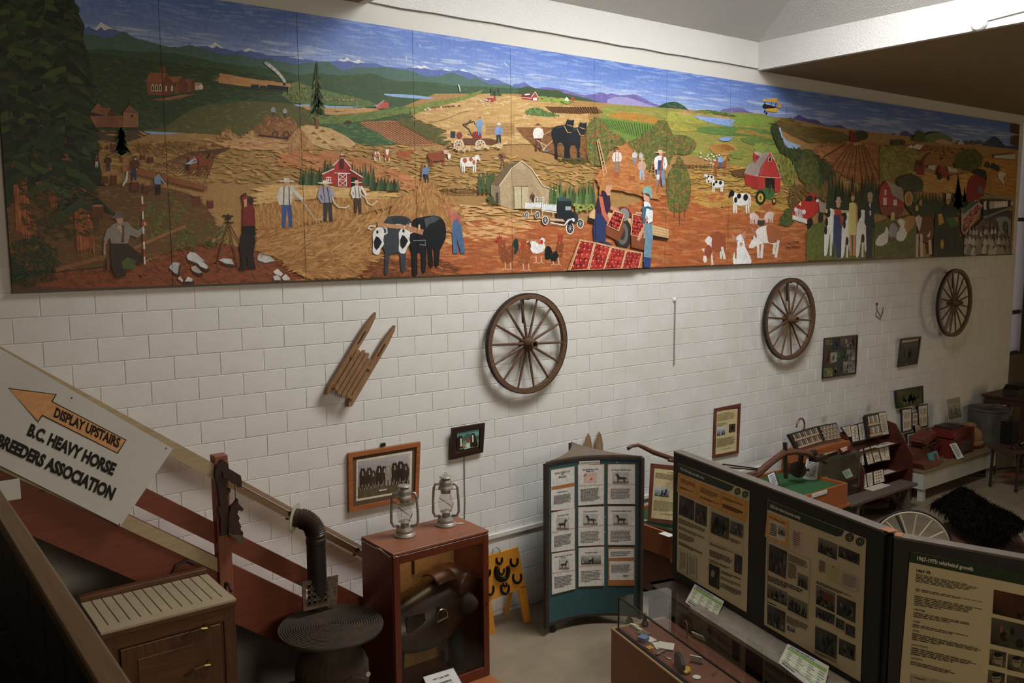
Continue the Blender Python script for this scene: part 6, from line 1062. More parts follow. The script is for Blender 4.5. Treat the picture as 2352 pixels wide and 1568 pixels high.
# two hurricane lanterns
M_galv = mat('galvanised_tin', '#9a948a', '#b0aa9e', rough=.42, metal=.55, scale=14); M_wire = mat('lantern_wire', '#5a5448', rough=.4, metal=.7)
def lantern(x, y, label, swing):
    t = thing('hurricane_lantern', (x, y, zt), label, 'lantern', 'hurricane lanterns on the cabinet'); c_ = V((x, y, zt))
    MB().lathe([(.088, 0), (.092, .012), (.08, .03), (.076, .034), (.076, .058), (.068, .074), (.035, .084), (.034, .12), (.045, .125)], c_, 28).build('fuel_tank', M_galv, t, smooth=False)
    MB().lathe([(.03, .12), (.055, .126), (.03, .14)], c_, 20).build('burner', M_galv, t)
    MB().lathe([(.045, .128), (.062, .16), (.068, .195), (.055, .26), (.042, .295)], c_, 24).build('glass_chimney', glass_mat('lantern_glass', (.9, .89, .86)), t, smooth=True)
    MB().lathe([(.043, .293), (.043, .325), (.066, .33), (.064, .345), (.056, .36), (.056, .395), (.045, .415), (.028, .42), (.028, .432), (.056, .434), (.05, .442), (.01, .452)], c_, 28).build('cap', M_galv, t)
    for s_ in (-1, 1):
        k = V((.82 * s_, -.57 * s_, 0)); MB().tube([c_ + k * .06 + V((0, 0, .37)), c_ + k * .09 + V((0, 0, .372)), c_ + k * .104 + V((0, 0, .34)), c_ + k * .112 + V((0, 0, .22)), c_ + k * .113 + V((0, 0, .12)), c_ + k * .095 + V((0, 0, .085)), c_ + k * .05 + V((0, 0, .085))], .0115, 8).build('side_tube', M_galv, t, smooth=True)
    k = V((.82, -.57, 0)); u = V((.57, .82, 0)) * swing
    MB().tube([c_ + k * (.115 * math.cos(a)) + V((0, 0, .34)) + (u * .09 + V((0, 0, -.05))) * math.sin(a) for a in [i * math.pi / 12 for i in range(13)]], .0028, 5).build('bail_handle', M_wire, t)
    MB().tube([c_ + V((0, -.068, .14)), c_ + V((.045, -.055, .20)), c_ + V((.068, 0, .15)), c_ + V((0, .068, .22)), c_ + V((-.068, 0, .26)), c_ + V((0, -.07, .2))], .0022, 5).build('guard_wire', M_wire, t); MB().tube([c_ + V((.014 * math.cos(a), 0, .462 + .014 * math.sin(a))) for a in [i * .63 for i in range(10)]], .002, 5, closed=True).build('top_ring', M_wire, t)
lantern(2.415, -1.515, 'galvanised hurricane lantern on the cabinet nearer the stove pipe', -.8); lantern(2.842, -1.50, 'galvanised hurricane lantern on the cabinet nearer the wall sign, ring upright', 1.1)
o = MB().box((2.955, -1.54, zt + .004), (.07, .02, .006), Matrix.Rotation(-.6, 3, 'Z')).build('paper_tag', mat('white_card')); tag(o, 'little white paper tag lying beside the right lantern', 'tag')
# ================================================================ exhibits in the middle of the hall
# yellow easel board with horseshoes
M_yel = mat('yellow_board_paint', '#c8862a', '#d2922f', rough=.5, scale=4); PA = Plane((4.6, -.37, 0), (0, -1, -.06)); H = lambda pl, *q: [pl.hit(x, y) for x, y in q]
ye = thing('horseshoe_board', (4.35, -.38, 0), 'yellow easel board with black horseshoes standing by the wall', 'display board')
MB().prism(H(PA, (1096, 1283), (1190, 1256), (1207, 1347), (1105, 1387)), (0, .02, 0)).build('board', M_yel, ye, fix=True)
MB().prism(H(PA, (1191, 1350), (1208, 1345), (1220, 1428), (1206, 1432)), (0, .03, 0)).build('leg', M_yel, ye, fix=True); MB().prism(H(PA, (1113, 1382), (1128, 1377), (1140, 1462), (1124, 1468)), (0, .03, 0)).build('leg', M_yel, ye, fix=True)
for x in (4.12, 4.55): MB().bar((x, -.3, .80), (x + .02, -.06, 0), .05, .02).build('back_leg', M_yel, ye)
MB().tube([PA.hit(*q) for q in ((1131, 1271), (1133, 1260), (1140, 1256), (1146, 1260), (1149, 1268))], .006, 6).build('carrying_loop', mat('blue_rope', '#7d8a94', rough=.7), ye)
M_shoe = mat('black_horseshoe', '#17120e', rough=.5, metal=.4)
def shoe(x, y, rx, ry, w_, rot=0.):
    q = []
    for i in range(13): a = -.55 + (math.pi + 1.1) * i / 12; u, v = rx * math.cos(a), ry * math.sin(a); q.append(PA.hit(x + u * math.cos(rot) - v * math.sin(rot), y + u * math.sin(rot) + v * math.cos(rot), .006))
    MB().tube(q, [w_ * (.75 + .25 * math.sin(math.pi * i / 12)) for i in range(13)], 6).build('horseshoe', M_shoe, ye)
for a in ((1147, 1285, 6.5, 9, .016), (1153, 1311, 14.5, 20, .03), (1152, 1310, 6, 9, .012), (1181, 1288, 8, 11.5, .016), (1188, 1325, 9.5, 13.5, .016), (1160, 1350, 9, 13.5, .017), (1160, 1341, 4, 5, .012), (1119, 1313, 7, 10, .015), (1125, 1352, 9, 13.5, .015)): shoe(*a)
# three-sided teal display with concave faces
A_, B_2 = V((4.587, -.767, 0)), V((5.563, -1.22, 0)); TC = Cyl(4.75596, -1.68089, .92938); zt0, zt1 = .1, 1.92
pk = Plane((0, 0, zt1), (0, 0, 1)).hit(1312, 1017); C_3 = V((pk.x, pk.y, 0))
M_teal = mat('teal_fabric', '#2a4a4d', '#305457', rough=.9, scale=60); M_tfr = mat('dark_display_trim', '#2a211b', '#3a2d24', rough=.6)
td = thing('teal_display_stand', (5.15, -.85, 0), 'three-sided teal display stand with concave faces and horse history sheets', 'display stand')
def arc(p, q, cx, cy, n=14):
    a0 = math.atan2(p.y - cy, p.x - cx); a1 = math.atan2(q.y - cy, q.x - cx)
    if a1 - a0 > math.pi: a1 -= 2 * math.pi
    if a0 - a1 > math.pi: a1 += 2 * math.pi
    R = math.hypot(p.x - cx, p.y - cy); return [V((cx + R * math.cos(a0 + (a1 - a0) * i / n), cy + R * math.sin(a0 + (a1 - a0) * i / n), 0)) for i in range(n + 1)]
def circ(p, q, sag):                                 # centre of the arc bowing inwards
    m = (p + q) / 2; d = (q - p); L = d.length; n = V((d.y, -d.x, 0)).normalized(); c0 = (A_ + B_2 + C_3) / 3
    if n.dot(m - c0) < 0: n = -n
    R = L * L / (8 * sag) + sag / 2; return m + n * (R - sag)
faces = [arc(A_, B_2, TC.cx, TC.cy)]
for p_, q_ in ((B_2, C_3), (C_3, A_)): c_ = circ(p_, q_, .10); faces.append(arc(p_, q_, c_.x, c_.y))
for f_ in faces:
    m_ = MB(); n_ = len(f_); m_.v = [p + V((0, 0, zt0)) for p in f_] + [p + V((0, 0, zt1)) for p in f_]; m_.f = [(i, i + 1, n_ + i + 1, n_ + i) for i in range(n_ - 1)]; m_.build('panel', M_teal, td, solid=.012)
    for z in (zt0, zt1 - .03): m_ = MB(); m_.v = [p + V((0, 0, z)) for p in f_] + [p + V((0, 0, z + .03)) for p in f_]; m_.f = [(i, i + 1, n_ + i + 1, n_ + i) for i in range(n_ - 1)]; m_.build('edge_trim', M_tfr, td, solid=.03)
top = faces[0][:-1] + faces[1][:-1] + faces[2][:-1]; cc_ = sum(top, V()) / len(top)
MB().prism([p + (p - cc_) * .015 + V((0, 0, zt1)) for p in top], (0, 0, .02)).build('top_plate', mat('brown_top_plate', '#5a4c3e', '#66574a', rough=.5), td, fix=True)
for c_ in (A_, B_2, C_3): MB().mm(c_.x - .022, c_.x + .022, c_.y - .022, c_.y + .022, zt0 - .01, zt1).build('corner_post', M_tfr, td)
for c_ in (V((4.70, -.74, 0)), V((5.50, -1.12, 0)), V((C_3.x, C_3.y - .12, 0))): MB().lathe([(.032, -.012), (.04, -.01), (.04, .01), (.032, .012)], c_ + V((0, 0, .041)), 14, (.6, 1, 0)).bar(c_ + V((0, 0, .05)), c_ + V((0, 0, .1)), .03, .02).build('caster', M_iron, td)
p = Print(TC, base=.010, step=.0012, cell=5, rnd=random.Random(2)); p.at(1240, 1000, 2.988)
M_horse = '#3c3834'
def hq(x, y, w_, h_, f_=1, bg='#b4b0a8', ht=1.):
    p.quad(bg, [(x - w_ / 2, y - h_ / 2), (x + w_ / 2, y - h_ / 2), (x + w_ / 2, y + h_ / 2), (x - w_ / 2, y + h_ / 2)], 3); p.quad('#6f6a62', [(x - w_ / 2, y + h_ * .36), (x + w_ / 2, y + h_ * .36), (x + w_ / 2, y + h_ / 2), (x - w_ / 2, y + h_ / 2)], 3)
    X = lambda a, b: (x + f_ * a * w_, y + b * h_)
    p.poly(M_horse, [X(-.30, -.02), X(-.1, -.06), X(.08, -.05), X(.16, -.30), X(.24, -.40), X(.36, -.24), X(.33, -.2), X(.25, -.22), X(.22, 0), X(.2, .12), X(.2, .4), X(.15, .4), X(.12, .14), X(-.16, .14), X(-.2, .4), X(-.26, .4), X(-.24, .12), X(-.32, .1), X(-.34, .3), X(-.36, .05)])
def sheet(x0, y0, x1, y1, x2, y2, x3, y3, pap=True):
    p.quad('#b07a50', [(x0 - 3, y0 - 3), (x1 + 3, y1 - 3), (x2 + 3, y2 + 3), (x3 - 3, y3 + 3)], 5, 2); p.quad('#d2cfc8', [(x0, y0), (x1, y1), (x2, y2), (x3, y3)], 5, 2)
sheet(78, 238, 236, 212, 236, 500, 78, 514); sheet(262, 202, 440, 198, 438, 468, 264, 480); sheet(468, 198, 652, 198, 652, 468, 466, 468)
sheet(80, 530, 238, 497, 238, 778, 80, 800); sheet(264, 494, 440, 486, 440, 750, 264, 758); sheet(468, 486, 652, 486, 652, 750, 468, 750)
sheet(82, 812, 240, 786, 242, 1050, 84, 1090); sheet(266, 772, 440, 762, 440, 1028, 266, 1036)
p.quad('#a8703e', [(468, 765), (652, 765), (652, 1030), (468, 1030)], 5, 2); p.quad('#d2cfc8', [(472, 778), (646, 776), (646, 835), (472, 842)], 5); p.quad('#d2cfc8', [(476, 862), (646, 860), (646, 990), (478, 990)], 5)
p.quad('#a8683c', [(80, 352), (236, 322), (236, 346), (80, 374)], 5); p.quad('#c8c4ba', [(270, 176), (412, 170), (412, 194), (270, 202)], 4)
for q in (((264, 345), (438, 334)), ((468, 334), (652, 334)), ((82, 664), (238, 634)), ((266, 628), (438, 614)), ((468, 614), (652, 618)), ((84, 944), (240, 922)), ((266, 898), (440, 886))): p.line('#b07a50', [q[0], ((q[0][0] + q[1][0]) / 2, (q[0][1] + q[1][1]) / 2 - .5), q[1]], 3)
for t_, a, b, h_ in (('DEVELOPMENT OF', (102, 268), (208, 250), 12), ('THE', (145, 274), (166, 270), 11), ('BELGIAN', (132, 292), (182, 284), 12), ('Selective Breeding in the', (292, 240), (400, 234), 11), ('Middle Ages', (318, 250), (372, 247), 10), ('The Flamand (Flemish) Horse', (490, 240), (626, 240), 10), ('Acknowledgements', (120, 394), (192, 384), 9), ('The Friesian Horse', (120, 558), (198, 544), 10), ('The Ardennaise Horse', (300, 528), (396, 522), 10), ('The Brabancon (Belgian) Horse', (490, 522), (626, 522), 10), ('Belgian Horses in U.S.A. and', (102, 840), (218, 820), 10), ('Canada', (145, 842), (176, 838), 9), ('The Modern Belgian', (308, 810), (396, 804), 10), ('AVAILABLE HISTORY GIFT OF BOOKS', (278, 194), (406, 188), 8)): p.text(t_, '#3c3632', a, b, (0, -h_), bold=.02)
p.at(1240, 1000, 2.988)
p.quad('#d0b0a0', [(305, 258), (392, 254), (390, 322), (300, 326)], 3); p.poly('#b04a38', [(300, 272), (320, 262), (318, 274), (300, 282)]); p.poly('#b04a38', [(345, 296), (362, 288), (358, 304), (344, 306)])
hq(556, 288, 110, 74, -1); hq(158, 604, 84, 82); hq(348, 574, 98, 74, -1); hq(556, 572, 102, 74, -1); hq(168, 882, 70, 66); p.photo([(282, 822), (420, 818), (420, 880), (284, 884)], ('#6a665e', '#24211e', '#b8b4ac'), 30)
for q, n_ in (([(96, 412), (216, 394), (216, 460), (96, 474)], 8), ([(280, 366), (416, 356), (416, 446), (280, 454)], 11), ([(486, 362), (630, 362), (630, 436), (486, 434)], 9), ([(98, 690), (218, 668), (218, 750), (98, 768)], 9), ([(280, 660), (416, 650), (416, 732), (280, 740)], 9), ([(486, 650), (630, 650), (630, 730), (486, 730)], 9), ([(100, 970), (220, 952), (220, 1030), (100, 1050)], 8), ([(284, 930), (420, 920), (420, 1000), (284, 1008)], 8), ([(486, 795), (630, 792), (630, 826), (486, 832)], 3), ([(490, 885), (630, 882), (630, 940), (490, 940)], 7), ([(570, 955), (616, 955), (616, 972), (570, 972)], 2)): p.para('#5f5a54', q, n_)
for x, y in ((446, 560), (446, 660), (530, 183)): p.el('#c8c4bc', x, y, 4, 4, 8)
p.build('history_sheets', td)
# ski tips behind the stand
for i, (a, b, w_) in enumerate((((1352, 995), (1353, 1100), 9), ((1377, 991), (1379, 1100), 9))):
    pl = Plane((5.9, -.12, 1), (0, -1, .05)); q = [(a[0], a[1]), (a[0] - 5, a[1] + 10), (a[0] - w_ + .5, a[1] + 30), (b[0] - w_, 1372), (b[0] + w_, 1372), (a[0] + w_ - .5, a[1] + 30), (a[0] + 5, a[1] + 10)]
    o = MB().prism(H(pl, *q), (0, .015, 0)).build('wooden_ski', wood('ski_wood', '#7a6248', '#8c7254', 'z', .5), fix=True); tag(o, ('wooden ski tip behind the teal stand, shorter left one', 'wooden ski tip behind the teal stand, taller right one')[i], 'ski', 'old skis behind the stand')
# ---------------------------------------------------------------- dark partition panels with posters
U = V((-.22885, -.97346, 0)); Nn = V((-.97346, .22885, 0)); PL = V((5.18, -2.03, 0)); LEN = 2.635; zA0, zA1 = .945, 2.2
M_char = mat('charcoal_fabric', '#2c2924', '#332f2a', rough=.95, scale=120); M_cap = mat('grey_brown_cap', '#5a5048', '#645a50', rough=.6)
def obox(P, u, n, l0, l1, d0, d1, z0, z1): return MB().prism([P + u * l0 + n * d0 + V((0, 0, z0)), P + u * l1 + n * d0 + V((0, 0, z0)), P + u * l1 + n * d1 + V((0, 0, z0)), P + u * l0 + n * d1 + V((0, 0, z0))], (0, 0, z1 - z0))
pa = thing('poster_partition', tuple(PL + U * 1.3 + V((0, 0, zA0))), 'long dark fabric partition carrying two museum history posters', 'partition')
obox(PL, U, Nn, 0, LEN, -.09, 0, zA0, zA1 - .004).build('fabric_panel', M_char, pa, fix=True); obox(PL, U, Nn, 0, LEN, -.10, .004, zA1 - .004, zA1 + .012).build('cap', M_cap, pa, fix=True)
obox(PL, U, Nn, LEN - .02, LEN + .06, -.1, -.02, zA0, zA1 - .02).build('hinge_post', mat('hinge_black', '#15120f', rough=.6), pa, fix=True)
obox(PL, U, Nn, LEN - .04, LEN + .05, -.09, .0, zA1 + .011, zA1 + .016).build('torn_corner', mat('torn_orange_wood', '#8a5a38', rough=.7), pa, fix=True)
PQ = V((4.53, -4.70, 0)); U2 = V((.31, -.951, 0)).normalized(); N2 = V((-.951, -.31, 0)).normalized()
pb_ = thing('poster_partition', tuple(PQ + U2 * .9 + V((0, 0, zA0))), 'dark fabric partition in the right corner carrying the whirlwind growth poster', 'partition')
obox(PQ, U2, N2, 0, 2.4, -.09, 0, zA0, zA1 - .004).build('fabric_panel', M_char, pb_, fix=True); obox(PQ, U2, N2, 0, 2.4, -.10, .004, zA1 - .004, zA1 + .012).build('cap', M_cap, pb_, fix=True); obox(PQ, U2, N2, 0, .05, -.09, .0, zA1 + .011, zA1 + .016).build('torn_corner', MATS['torn_orange_wood'], pb_, fix=True)
PLA = Plane(PL + Nn * .004, Nn); PLB = Plane(PQ + N2 * .004, N2)
CRM = '#c4b48c'; DKG = '#2f3a26'; ORG = '#cf9a50'; TX = '#4a4232'; BT = '#1d1914'
def sheetpart(pl, q, parent, m='cream_poster_paper', c='#c4b48c'): return MB().prism([pl.hit(x, y) for x, y in q], pl.N * .0012).build('sheet', mat(m, c, rough=.5), parent, fix=True)
K3 = lambda pts: [(1400 + x / 2.76, 1000 + y / 2.76) for x, y in pts]
BWt = ('#6a665c', '#1f1c19', '#b4ac9c')
def pins(pl, q, parent):
    for x, y in q: MB().lathe([(.006, 0), (.004, .006)], pl.hit(x, y, .001), 8, pl.N).build('pin', M_brass, parent)
def poster(label, q, pl, draw, pinq):
    P = [pl.hit(x, y) for x, y in q]; t = thing('history_poster', tuple(sum(P, V()) / 4 - V((0, 0, .45))), label, 'poster', 'museum history posters'); sheetpart(pl, q, t)
    pr = Print(pl, base=.0018, step=.0003, cell=6, rnd=random.Random(len(label))); draw(pr); pr.build('print', t); pins(pl, pinq, t)
def po1(p):
    p.at(1530, 1030, 3.317); p.poly(DKG, [(94, 112), (518, 286), (500, 318), (470, 326), (92, 182)]); p.quad(ORG, [(92, 184), (630, 402), (612, 566), (82, 328)])
    for x, y in ((543, 326), (601, 348)): p.el('#23291f', x, y, 24, 27, 16, rot=.3); p.el('#8a8a6a', x, y, 17, 19, 14); p.el('#2a3328', x, y, 13, 15, 12); p.el('#b0a468', x, y, 6, 7, 8)
    p.text('1953-1964: three men with a vision', '#d8d4c4', (108, 160), (290, 236), (0, -20), bold=.02)
    for a in (((104, 200), (240, 262), (236, 388), (100, 325)), ((254, 266), (412, 330), (408, 464), (250, 394)), ((424, 336), (604, 408), (596, 548), (420, 470))): p.line('#8a6230', list(a) + [a[0]], 2)
    p.para(TX, [(112, 222), (232, 272), (228, 312), (110, 258)], 4); p.para(BT, [(108, 286), (215, 332), (214, 346), (106, 300)], 2, .7); p.para(TX, [(262, 290), (402, 348), (400, 392), (260, 330)], 4); p.para(BT, [(260, 360), (398, 418), (396, 432), (258, 374)], 2, .7); p.para(TX, [(434, 362), (594, 428), (592, 452), (432, 385)], 3); p.para(BT, [(432, 415), (590, 480), (586, 512), (430, 448)], 4, .7)
    p.photo([(102, 350), (214, 400), (212, 552), (98, 500)], ('#4a443c', '#17140f', '#5f584c'), 12, False); p.photo([(222, 408), (310, 444), (306, 596), (218, 558)], ('#4a443c', '#17140f', '#6a6254'), 10, False); p.line('#6a5e46', [(334, 458), (598, 572), (584, 806), (330, 700), (334, 458)], 2); p.photo([(346, 478), (480, 534), (474, 696), (340, 640)], ('#5a5448', '#1c1914', '#8a8272'), 22, False); p.photo([(490, 544), (586, 582), (580, 684), (486, 644)], ('#6a6458', '#24201b', '#a09888'), 12, False)
    for q, n, c in (([(94, 524), (304, 618), (304, 655), (94, 565)], 4, TX), ([(94, 585), (304, 680), (304, 705), (94, 612)], 3, TX), ([(94, 632), (228, 690), (226, 735), (94, 682)], 4, TX), ([(96, 702), (290, 800), (290, 826), (96, 730)], 3, BT), ([(484, 676), (580, 716), (578, 742), (484, 704)], 3, TX), ([(330, 712), (516, 790), (514, 808), (330, 732)], 2, TX), ([(328, 765), (504, 840), (504, 895), (328, 815)], 5, BT)): p.para(c, q, n)
    p.at(1400, 1000, 2.76); p.quad('#b8ab8c', [(440, 712), (493, 736), (490, 882), (440, 855)]); p.para('#6a6250', [(448, 730), (486, 748), (484, 860), (446, 838)], 8); p.quad('#b4aa94', [(498, 748), (552, 775), (550, 912), (496, 885)]); p.para('#7a7260', [(504, 765), (546, 786), (544, 895), (502, 872)], 9)
    p.photo([(792, 746), (840, 768), (836, 884), (790, 862)], ('#4a443c', '#15120e', '#8a8272'), 4, False); p.photo([(631, 808), (696, 838), (694, 978), (629, 944)], ('#2c2822', '#12100c', '#4a443a'), 4, False); p.el('#8a8068', 655, 875, 12, 24); p.para(TX, [(630, 780), (785, 845), (785, 862), (630, 800)], 2); p.para(BT, [(706, 852), (840, 910), (838, 930), (705, 872)], 2); p.para(TX, [(704, 888), (838, 950), (836, 972), (703, 910)], 3); p.para(BT, [(704, 930), (838, 990), (836, 1030), (702, 960)], 4)
poster('cream history poster about three men with a vision, left on the partition', K3([(437, 175), (888, 352), (870, 1122), (427, 858)]), PLA, po1, K3([(440, 180), (882, 358), (866, 1116), (430, 852)]))
def po2(p):
    p.at(1400, 1000, 2.76); p.poly(DKG, [(1002, 406), (1490, 602), (1470, 636), (1440, 640), (1000, 468)]); p.poly(ORG, [(1000, 486), (1140, 546), (1134, 706), (985, 640)])
    for x, y in ((1522, 645), (1588, 672)): p.el('#1f261d', x, y, 28, 28, 16); p.el('#7a7a5c', x, y, 20, 20, 14); p.el('#273026', x, y, 15, 15, 12); p.el('#b0a058', x, y, 6, 6, 8)
    p.text('1965-66: vision becomes reality', '#d8d4c4', (1020, 455), (1210, 532), (0, -20), bold=.02); p.text('1965 Fundraising campaign', '#4a3018', (1014, 520), (1112, 560), (0, -10), bold=.02)
    p.quad('#c8c0a8', [(1014, 530), (1120, 576), (1112, 678), (1008, 636)]); p.photo([(1070, 568), (1116, 586), (1112, 640), (1068, 622)], BWt, 5); p.para(TX, [(1020, 548), (1062, 566), (1060, 646), (1016, 628)], 6); p.quad('#c8a898', [(1160, 586), (1218, 612), (1214, 732), (1156, 706)]); p.para('#7a4a44', [(1166, 600), (1212, 620), (1208, 715), (1162, 695)], 8)
    p.line('#6a5e46', [(1004, 660), (1274, 790), (1258, 1178), (1000, 1050), (1004, 660)], 2)
    for q in ([(1012, 684), (1125, 736), (1116, 908), (1008, 852)], [(1000, 936), (1126, 996), (1124, 1082), (1000, 1025)], [(1132, 1010), (1254, 1066), (1250, 1162), (1130, 1102)], [(1000, 1066), (1114, 1120), (1110, 1250), (1000, 1192)], [(1195, 868), (1258, 898), (1254, 980), (1192, 948)], [(1325, 642), (1446, 690), (1440, 790), (1320, 735)], [(1454, 696), (1586, 752), (1582, 822), (1450, 766)], [(1310, 944), (1432, 1000), (1426, 1122), (1308, 1066)], [(1442, 1008), (1562, 1060), (1558, 1190), (1440, 1132)], [(1308, 1084), (1428, 1138), (1424, 1202), (1306, 1148)], [(1436, 1152), (1490, 1178), (1486, 1238), (1434, 1212)], [(1496, 1186), (1556, 1214), (1554, 1286), (1494, 1256)], [(1304, 1204), (1442, 1268), (1438, 1420), (1302, 1352)], [(1456, 1284), (1558, 1330), (1554, 1430), (1452, 1384)]): p.photo(q, ('#4f4a40', '#1c1914', '#7d7564'), 14, p.r.random() < .4)
    p.poly('#6a3a20', [(1340, 985), (1420, 1015), (1416, 1060), (1350, 1035)]); p.quad('#b8b078', [(1386, 806), (1450, 834), (1446, 944), (1382, 912)]); p.quad('#b8ac98', [(1466, 846), (1582, 896), (1578, 1000), (1462, 950)]); p.para('#7a7058', [(1480, 870), (1570, 905), (1566, 980), (1474, 940)], 7); p.para(TX, [(1330, 785), (1374, 804), (1370, 882), (1326, 862)], 8); p.el('#2c281f', 1416, 832, 7, 8, 3)
    for q, n, c in (([(1134, 746), (1262, 806), (1256, 850), (1132, 790)], 5, TX), ([(1132, 800), (1186, 824), (1184, 925), (1130, 900)], 9, TX), ([(1004, 882), (1245, 985), (1240, 1026), (1002, 920)], 3, BT), ([(1000, 1046), (1078, 1082), (1078, 1096), (1000, 1060)], 1, BT), ([(1122, 1138), (1262, 1204), (1260, 1250), (1120, 1185)], 5, TX), ([(1312, 918), (1566, 1030), (1565, 1048), (1310, 938)], 2, BT), ([(1302, 1360), (1440, 1430), (1440, 1448), (1302, 1378)], 3, TX)): p.para(c, q, n)
    p.photo([(1124, 1196), (1176, 1218), (1172, 1250), (1126, 1230)], BWt, 5)
poster('cream history poster about 1965-66 vision becomes reality, right on the partition', K3([(1002, 405), (1628, 655), (1590, 1560), (980, 1197)]), PLA, po2, K3([(1006, 410), (1622, 660), (984, 1192)]))
def po3(p):
    p.at(1700, 1050, 3.0276); p.poly(DKG, [(1184, 655), (2300, 865), (2300, 955), (1176, 728)]); p.text('1967-1975: whirlwind growth', '#cfc9b4', (1230, 714), (1620, 790), (2, -26), bold=.03); p.text('1967-75', '#1d1914', (1226, 796), (1324, 812), (1, -18), bold=.04)
    for t_, x, y in (('1967/68', 1208, 1062), ('1969', 1206, 1146), ('1970', 1200, 1210), ('1971/72/73', 1194, 1308), ('1974/75', 1190, 1402)): p.text(t_, '#3a3226', (x, y), (x + 11 * len(t_), y + 2.2 * len(t_)), (0, -14), bold=.02)
    for q, n in (([(1224, 806), (1702, 905), (1700, 958), (1220, 866)], 6), ([(1222, 908), (1698, 1006), (1692, 1018), (1220, 930)], 2), ([(1214, 956), (1694, 1055), (1690, 1108), (1210, 1030)], 6), ([(1208, 1072), (1688, 1168), (1684, 1192), (1206, 1112)], 3), ([(1204, 1155), (1684, 1260), (1680, 1276), (1200, 1180)], 2), ([(1200, 1218), (1678, 1330), (1672, 1365), (1196, 1270)], 4), ([(1192, 1316), (1672, 1430), (1668, 1468), (1188, 1372)], 4), ([(1188, 1412), (1500, 1490), (1498, 1520), (1184, 1440)], 3)): p.para('#4a4030', q, n, ragged=.25)
    for q, tn in (([(1765, 918), (2080, 985), (2075, 1160), (1755, 1085)], ('#5a3420', '#1c130d', '#7a5030')), ([(1750, 1112), (2070, 1185), (2062, 1370), (1742, 1296)], ('#57503f', '#26211a', '#7d745c')), ([(1740, 1330), (1852, 1358), (1846, 1466), (1732, 1440)], ('#6a6048', '#1d1914', '#8f866c')), ([(1866, 1366), (2000, 1396), (1994, 1505), (1858, 1474)], ('#6a6048', '#1d1914', '#8f866c')), ([(1726, 1474), (1842, 1504), (1836, 1640), (1718, 1612)], ('#6a6048', '#1d1914', '#8f866c')), ([(1856, 1510), (1990, 1540), (1986, 1660), (1850, 1630)], ('#6a6048', '#1d1914', '#8f866c'))): p.photo(q, tn, 6, False)
    for x, y in ((1794, 1402), (1925, 1425), (1782, 1540)): p.el('#8a7d60', x, y, 32, 38); p.el('#1d1914', x, y - 30, 32, 16); p.line('#1d1914', [(x - 24, y - 4), (x + 24, y)], 5)
    p.quad('#a89a7c', [(1190, 1505), (1700, 1620), (1700, 1700), (1186, 1580)]); p.text('Amalgamation', '#2a241a', (1206, 1534), (1290, 1552), (0, -12), bold=.03)
poster('cream history poster headed whirlwind growth on the right corner partition', [(2091, 1266), (2460, 1336), (2436, 1720), (2060, 1650)], PLB, po3, [(2093, 1269)])
# support cabinet under the partition: stone ledge, diorama behind glass
sp_ = thing('diorama_case', tuple(PL + U * 1.5), 'dark glass-fronted animal diorama case under the partition, grey stone ledge', 'display case')
obox(PL, U, Nn, .72, 3.3, .0, .30, .905, .942).build('ledge', mat('grey_stone_ledge', '#7d7568', '#8c8477', rough=.4, scale=14), sp_, fix=True)
for l in (0, 1.05, 2.1, 3.2): obox(PL, U, Nn, l, l + .06, -.48, .27, 0, .905).build('divider', mat('dark_case_wood', '#2a1a12', '#35221a', rough=.5), sp_, fix=True)
obox(PL, U, Nn, 0, 3.3, -.5, .0, .905, .942).build('top', mat('dark_case_wood'), sp_, fix=True); obox(PL, U, Nn, 0, .72, .0, .275, .89, .905).build('top', mat('dark_case_wood'), sp_, fix=True); obox(PL, U, Nn, 0, 3.26, -.5, -.47, 0, .905).build('back', mat('dark_case_wood'), sp_, fix=True); obox(PL, U, Nn, 0, 3.26, -.48, .27, .32, .36).build('shelf', mat('dark_case_wood'), sp_, fix=True); obox(PL, U, Nn, .0, 3.26, .268, .274, .36, .905).build('pane', glass_mat(), sp_, fix=True)
dp = Print(Plane(PL - Nn * .46, Nn), base=.002, step=.0005, cell=8); dp.quad('#7a8a80', [(1700, 1400), (1990, 1560), (1990, 1720), (1700, 1560)], 2, 2, cols=['#8a9a94', '#7d8f8c', '#5a4a2c', '#6a5430'])
for x, y, h_ in ((1722, 1500, 60), (1740, 1510, 40), (1775, 1530, 50), (1792, 1548, 36)): dp.poly('#22352c', [(x - 9, y + 30), (x, y + 30 - h_), (x + 9, y + 30)])
dp.build('painted_backdrop', sp_)
cw = thing('calf_figure', tuple(Plane((0, 0, .36), (0, 0, 1)).hit(1552, 1460)), 'cream model calf looking out of the diorama case', 'figure'); b0 = cw.location.copy(); M_calf = mat('cream_plaster', '#b8a890', rough=.6)
MB().ell(b0 + V((.14, .05, .25)), (.17, .09, .1)).build('body', M_calf, cw, smooth=True); MB().ell(b0 + V((-.06, -.02, .38)), (.07, .05, .06)).ell(b0 + V((-.10, -.03, .33)), (.04, .035, .05)).ell(b0 + V((-.04, .05, .41)), (.015, .04, .015)).ell(b0 + V((-.04, -.09, .41)), (.015, .04, .015)).build('head', M_calf, cw, smooth=True)
for dx in (0, .26):
    for dy in (-.02, .1): MB().tube([b0 + V((dx, dy, .25)), b0 + V((dx, dy, .002))], [.03, .018], 8).build('leg', M_calf, cw)
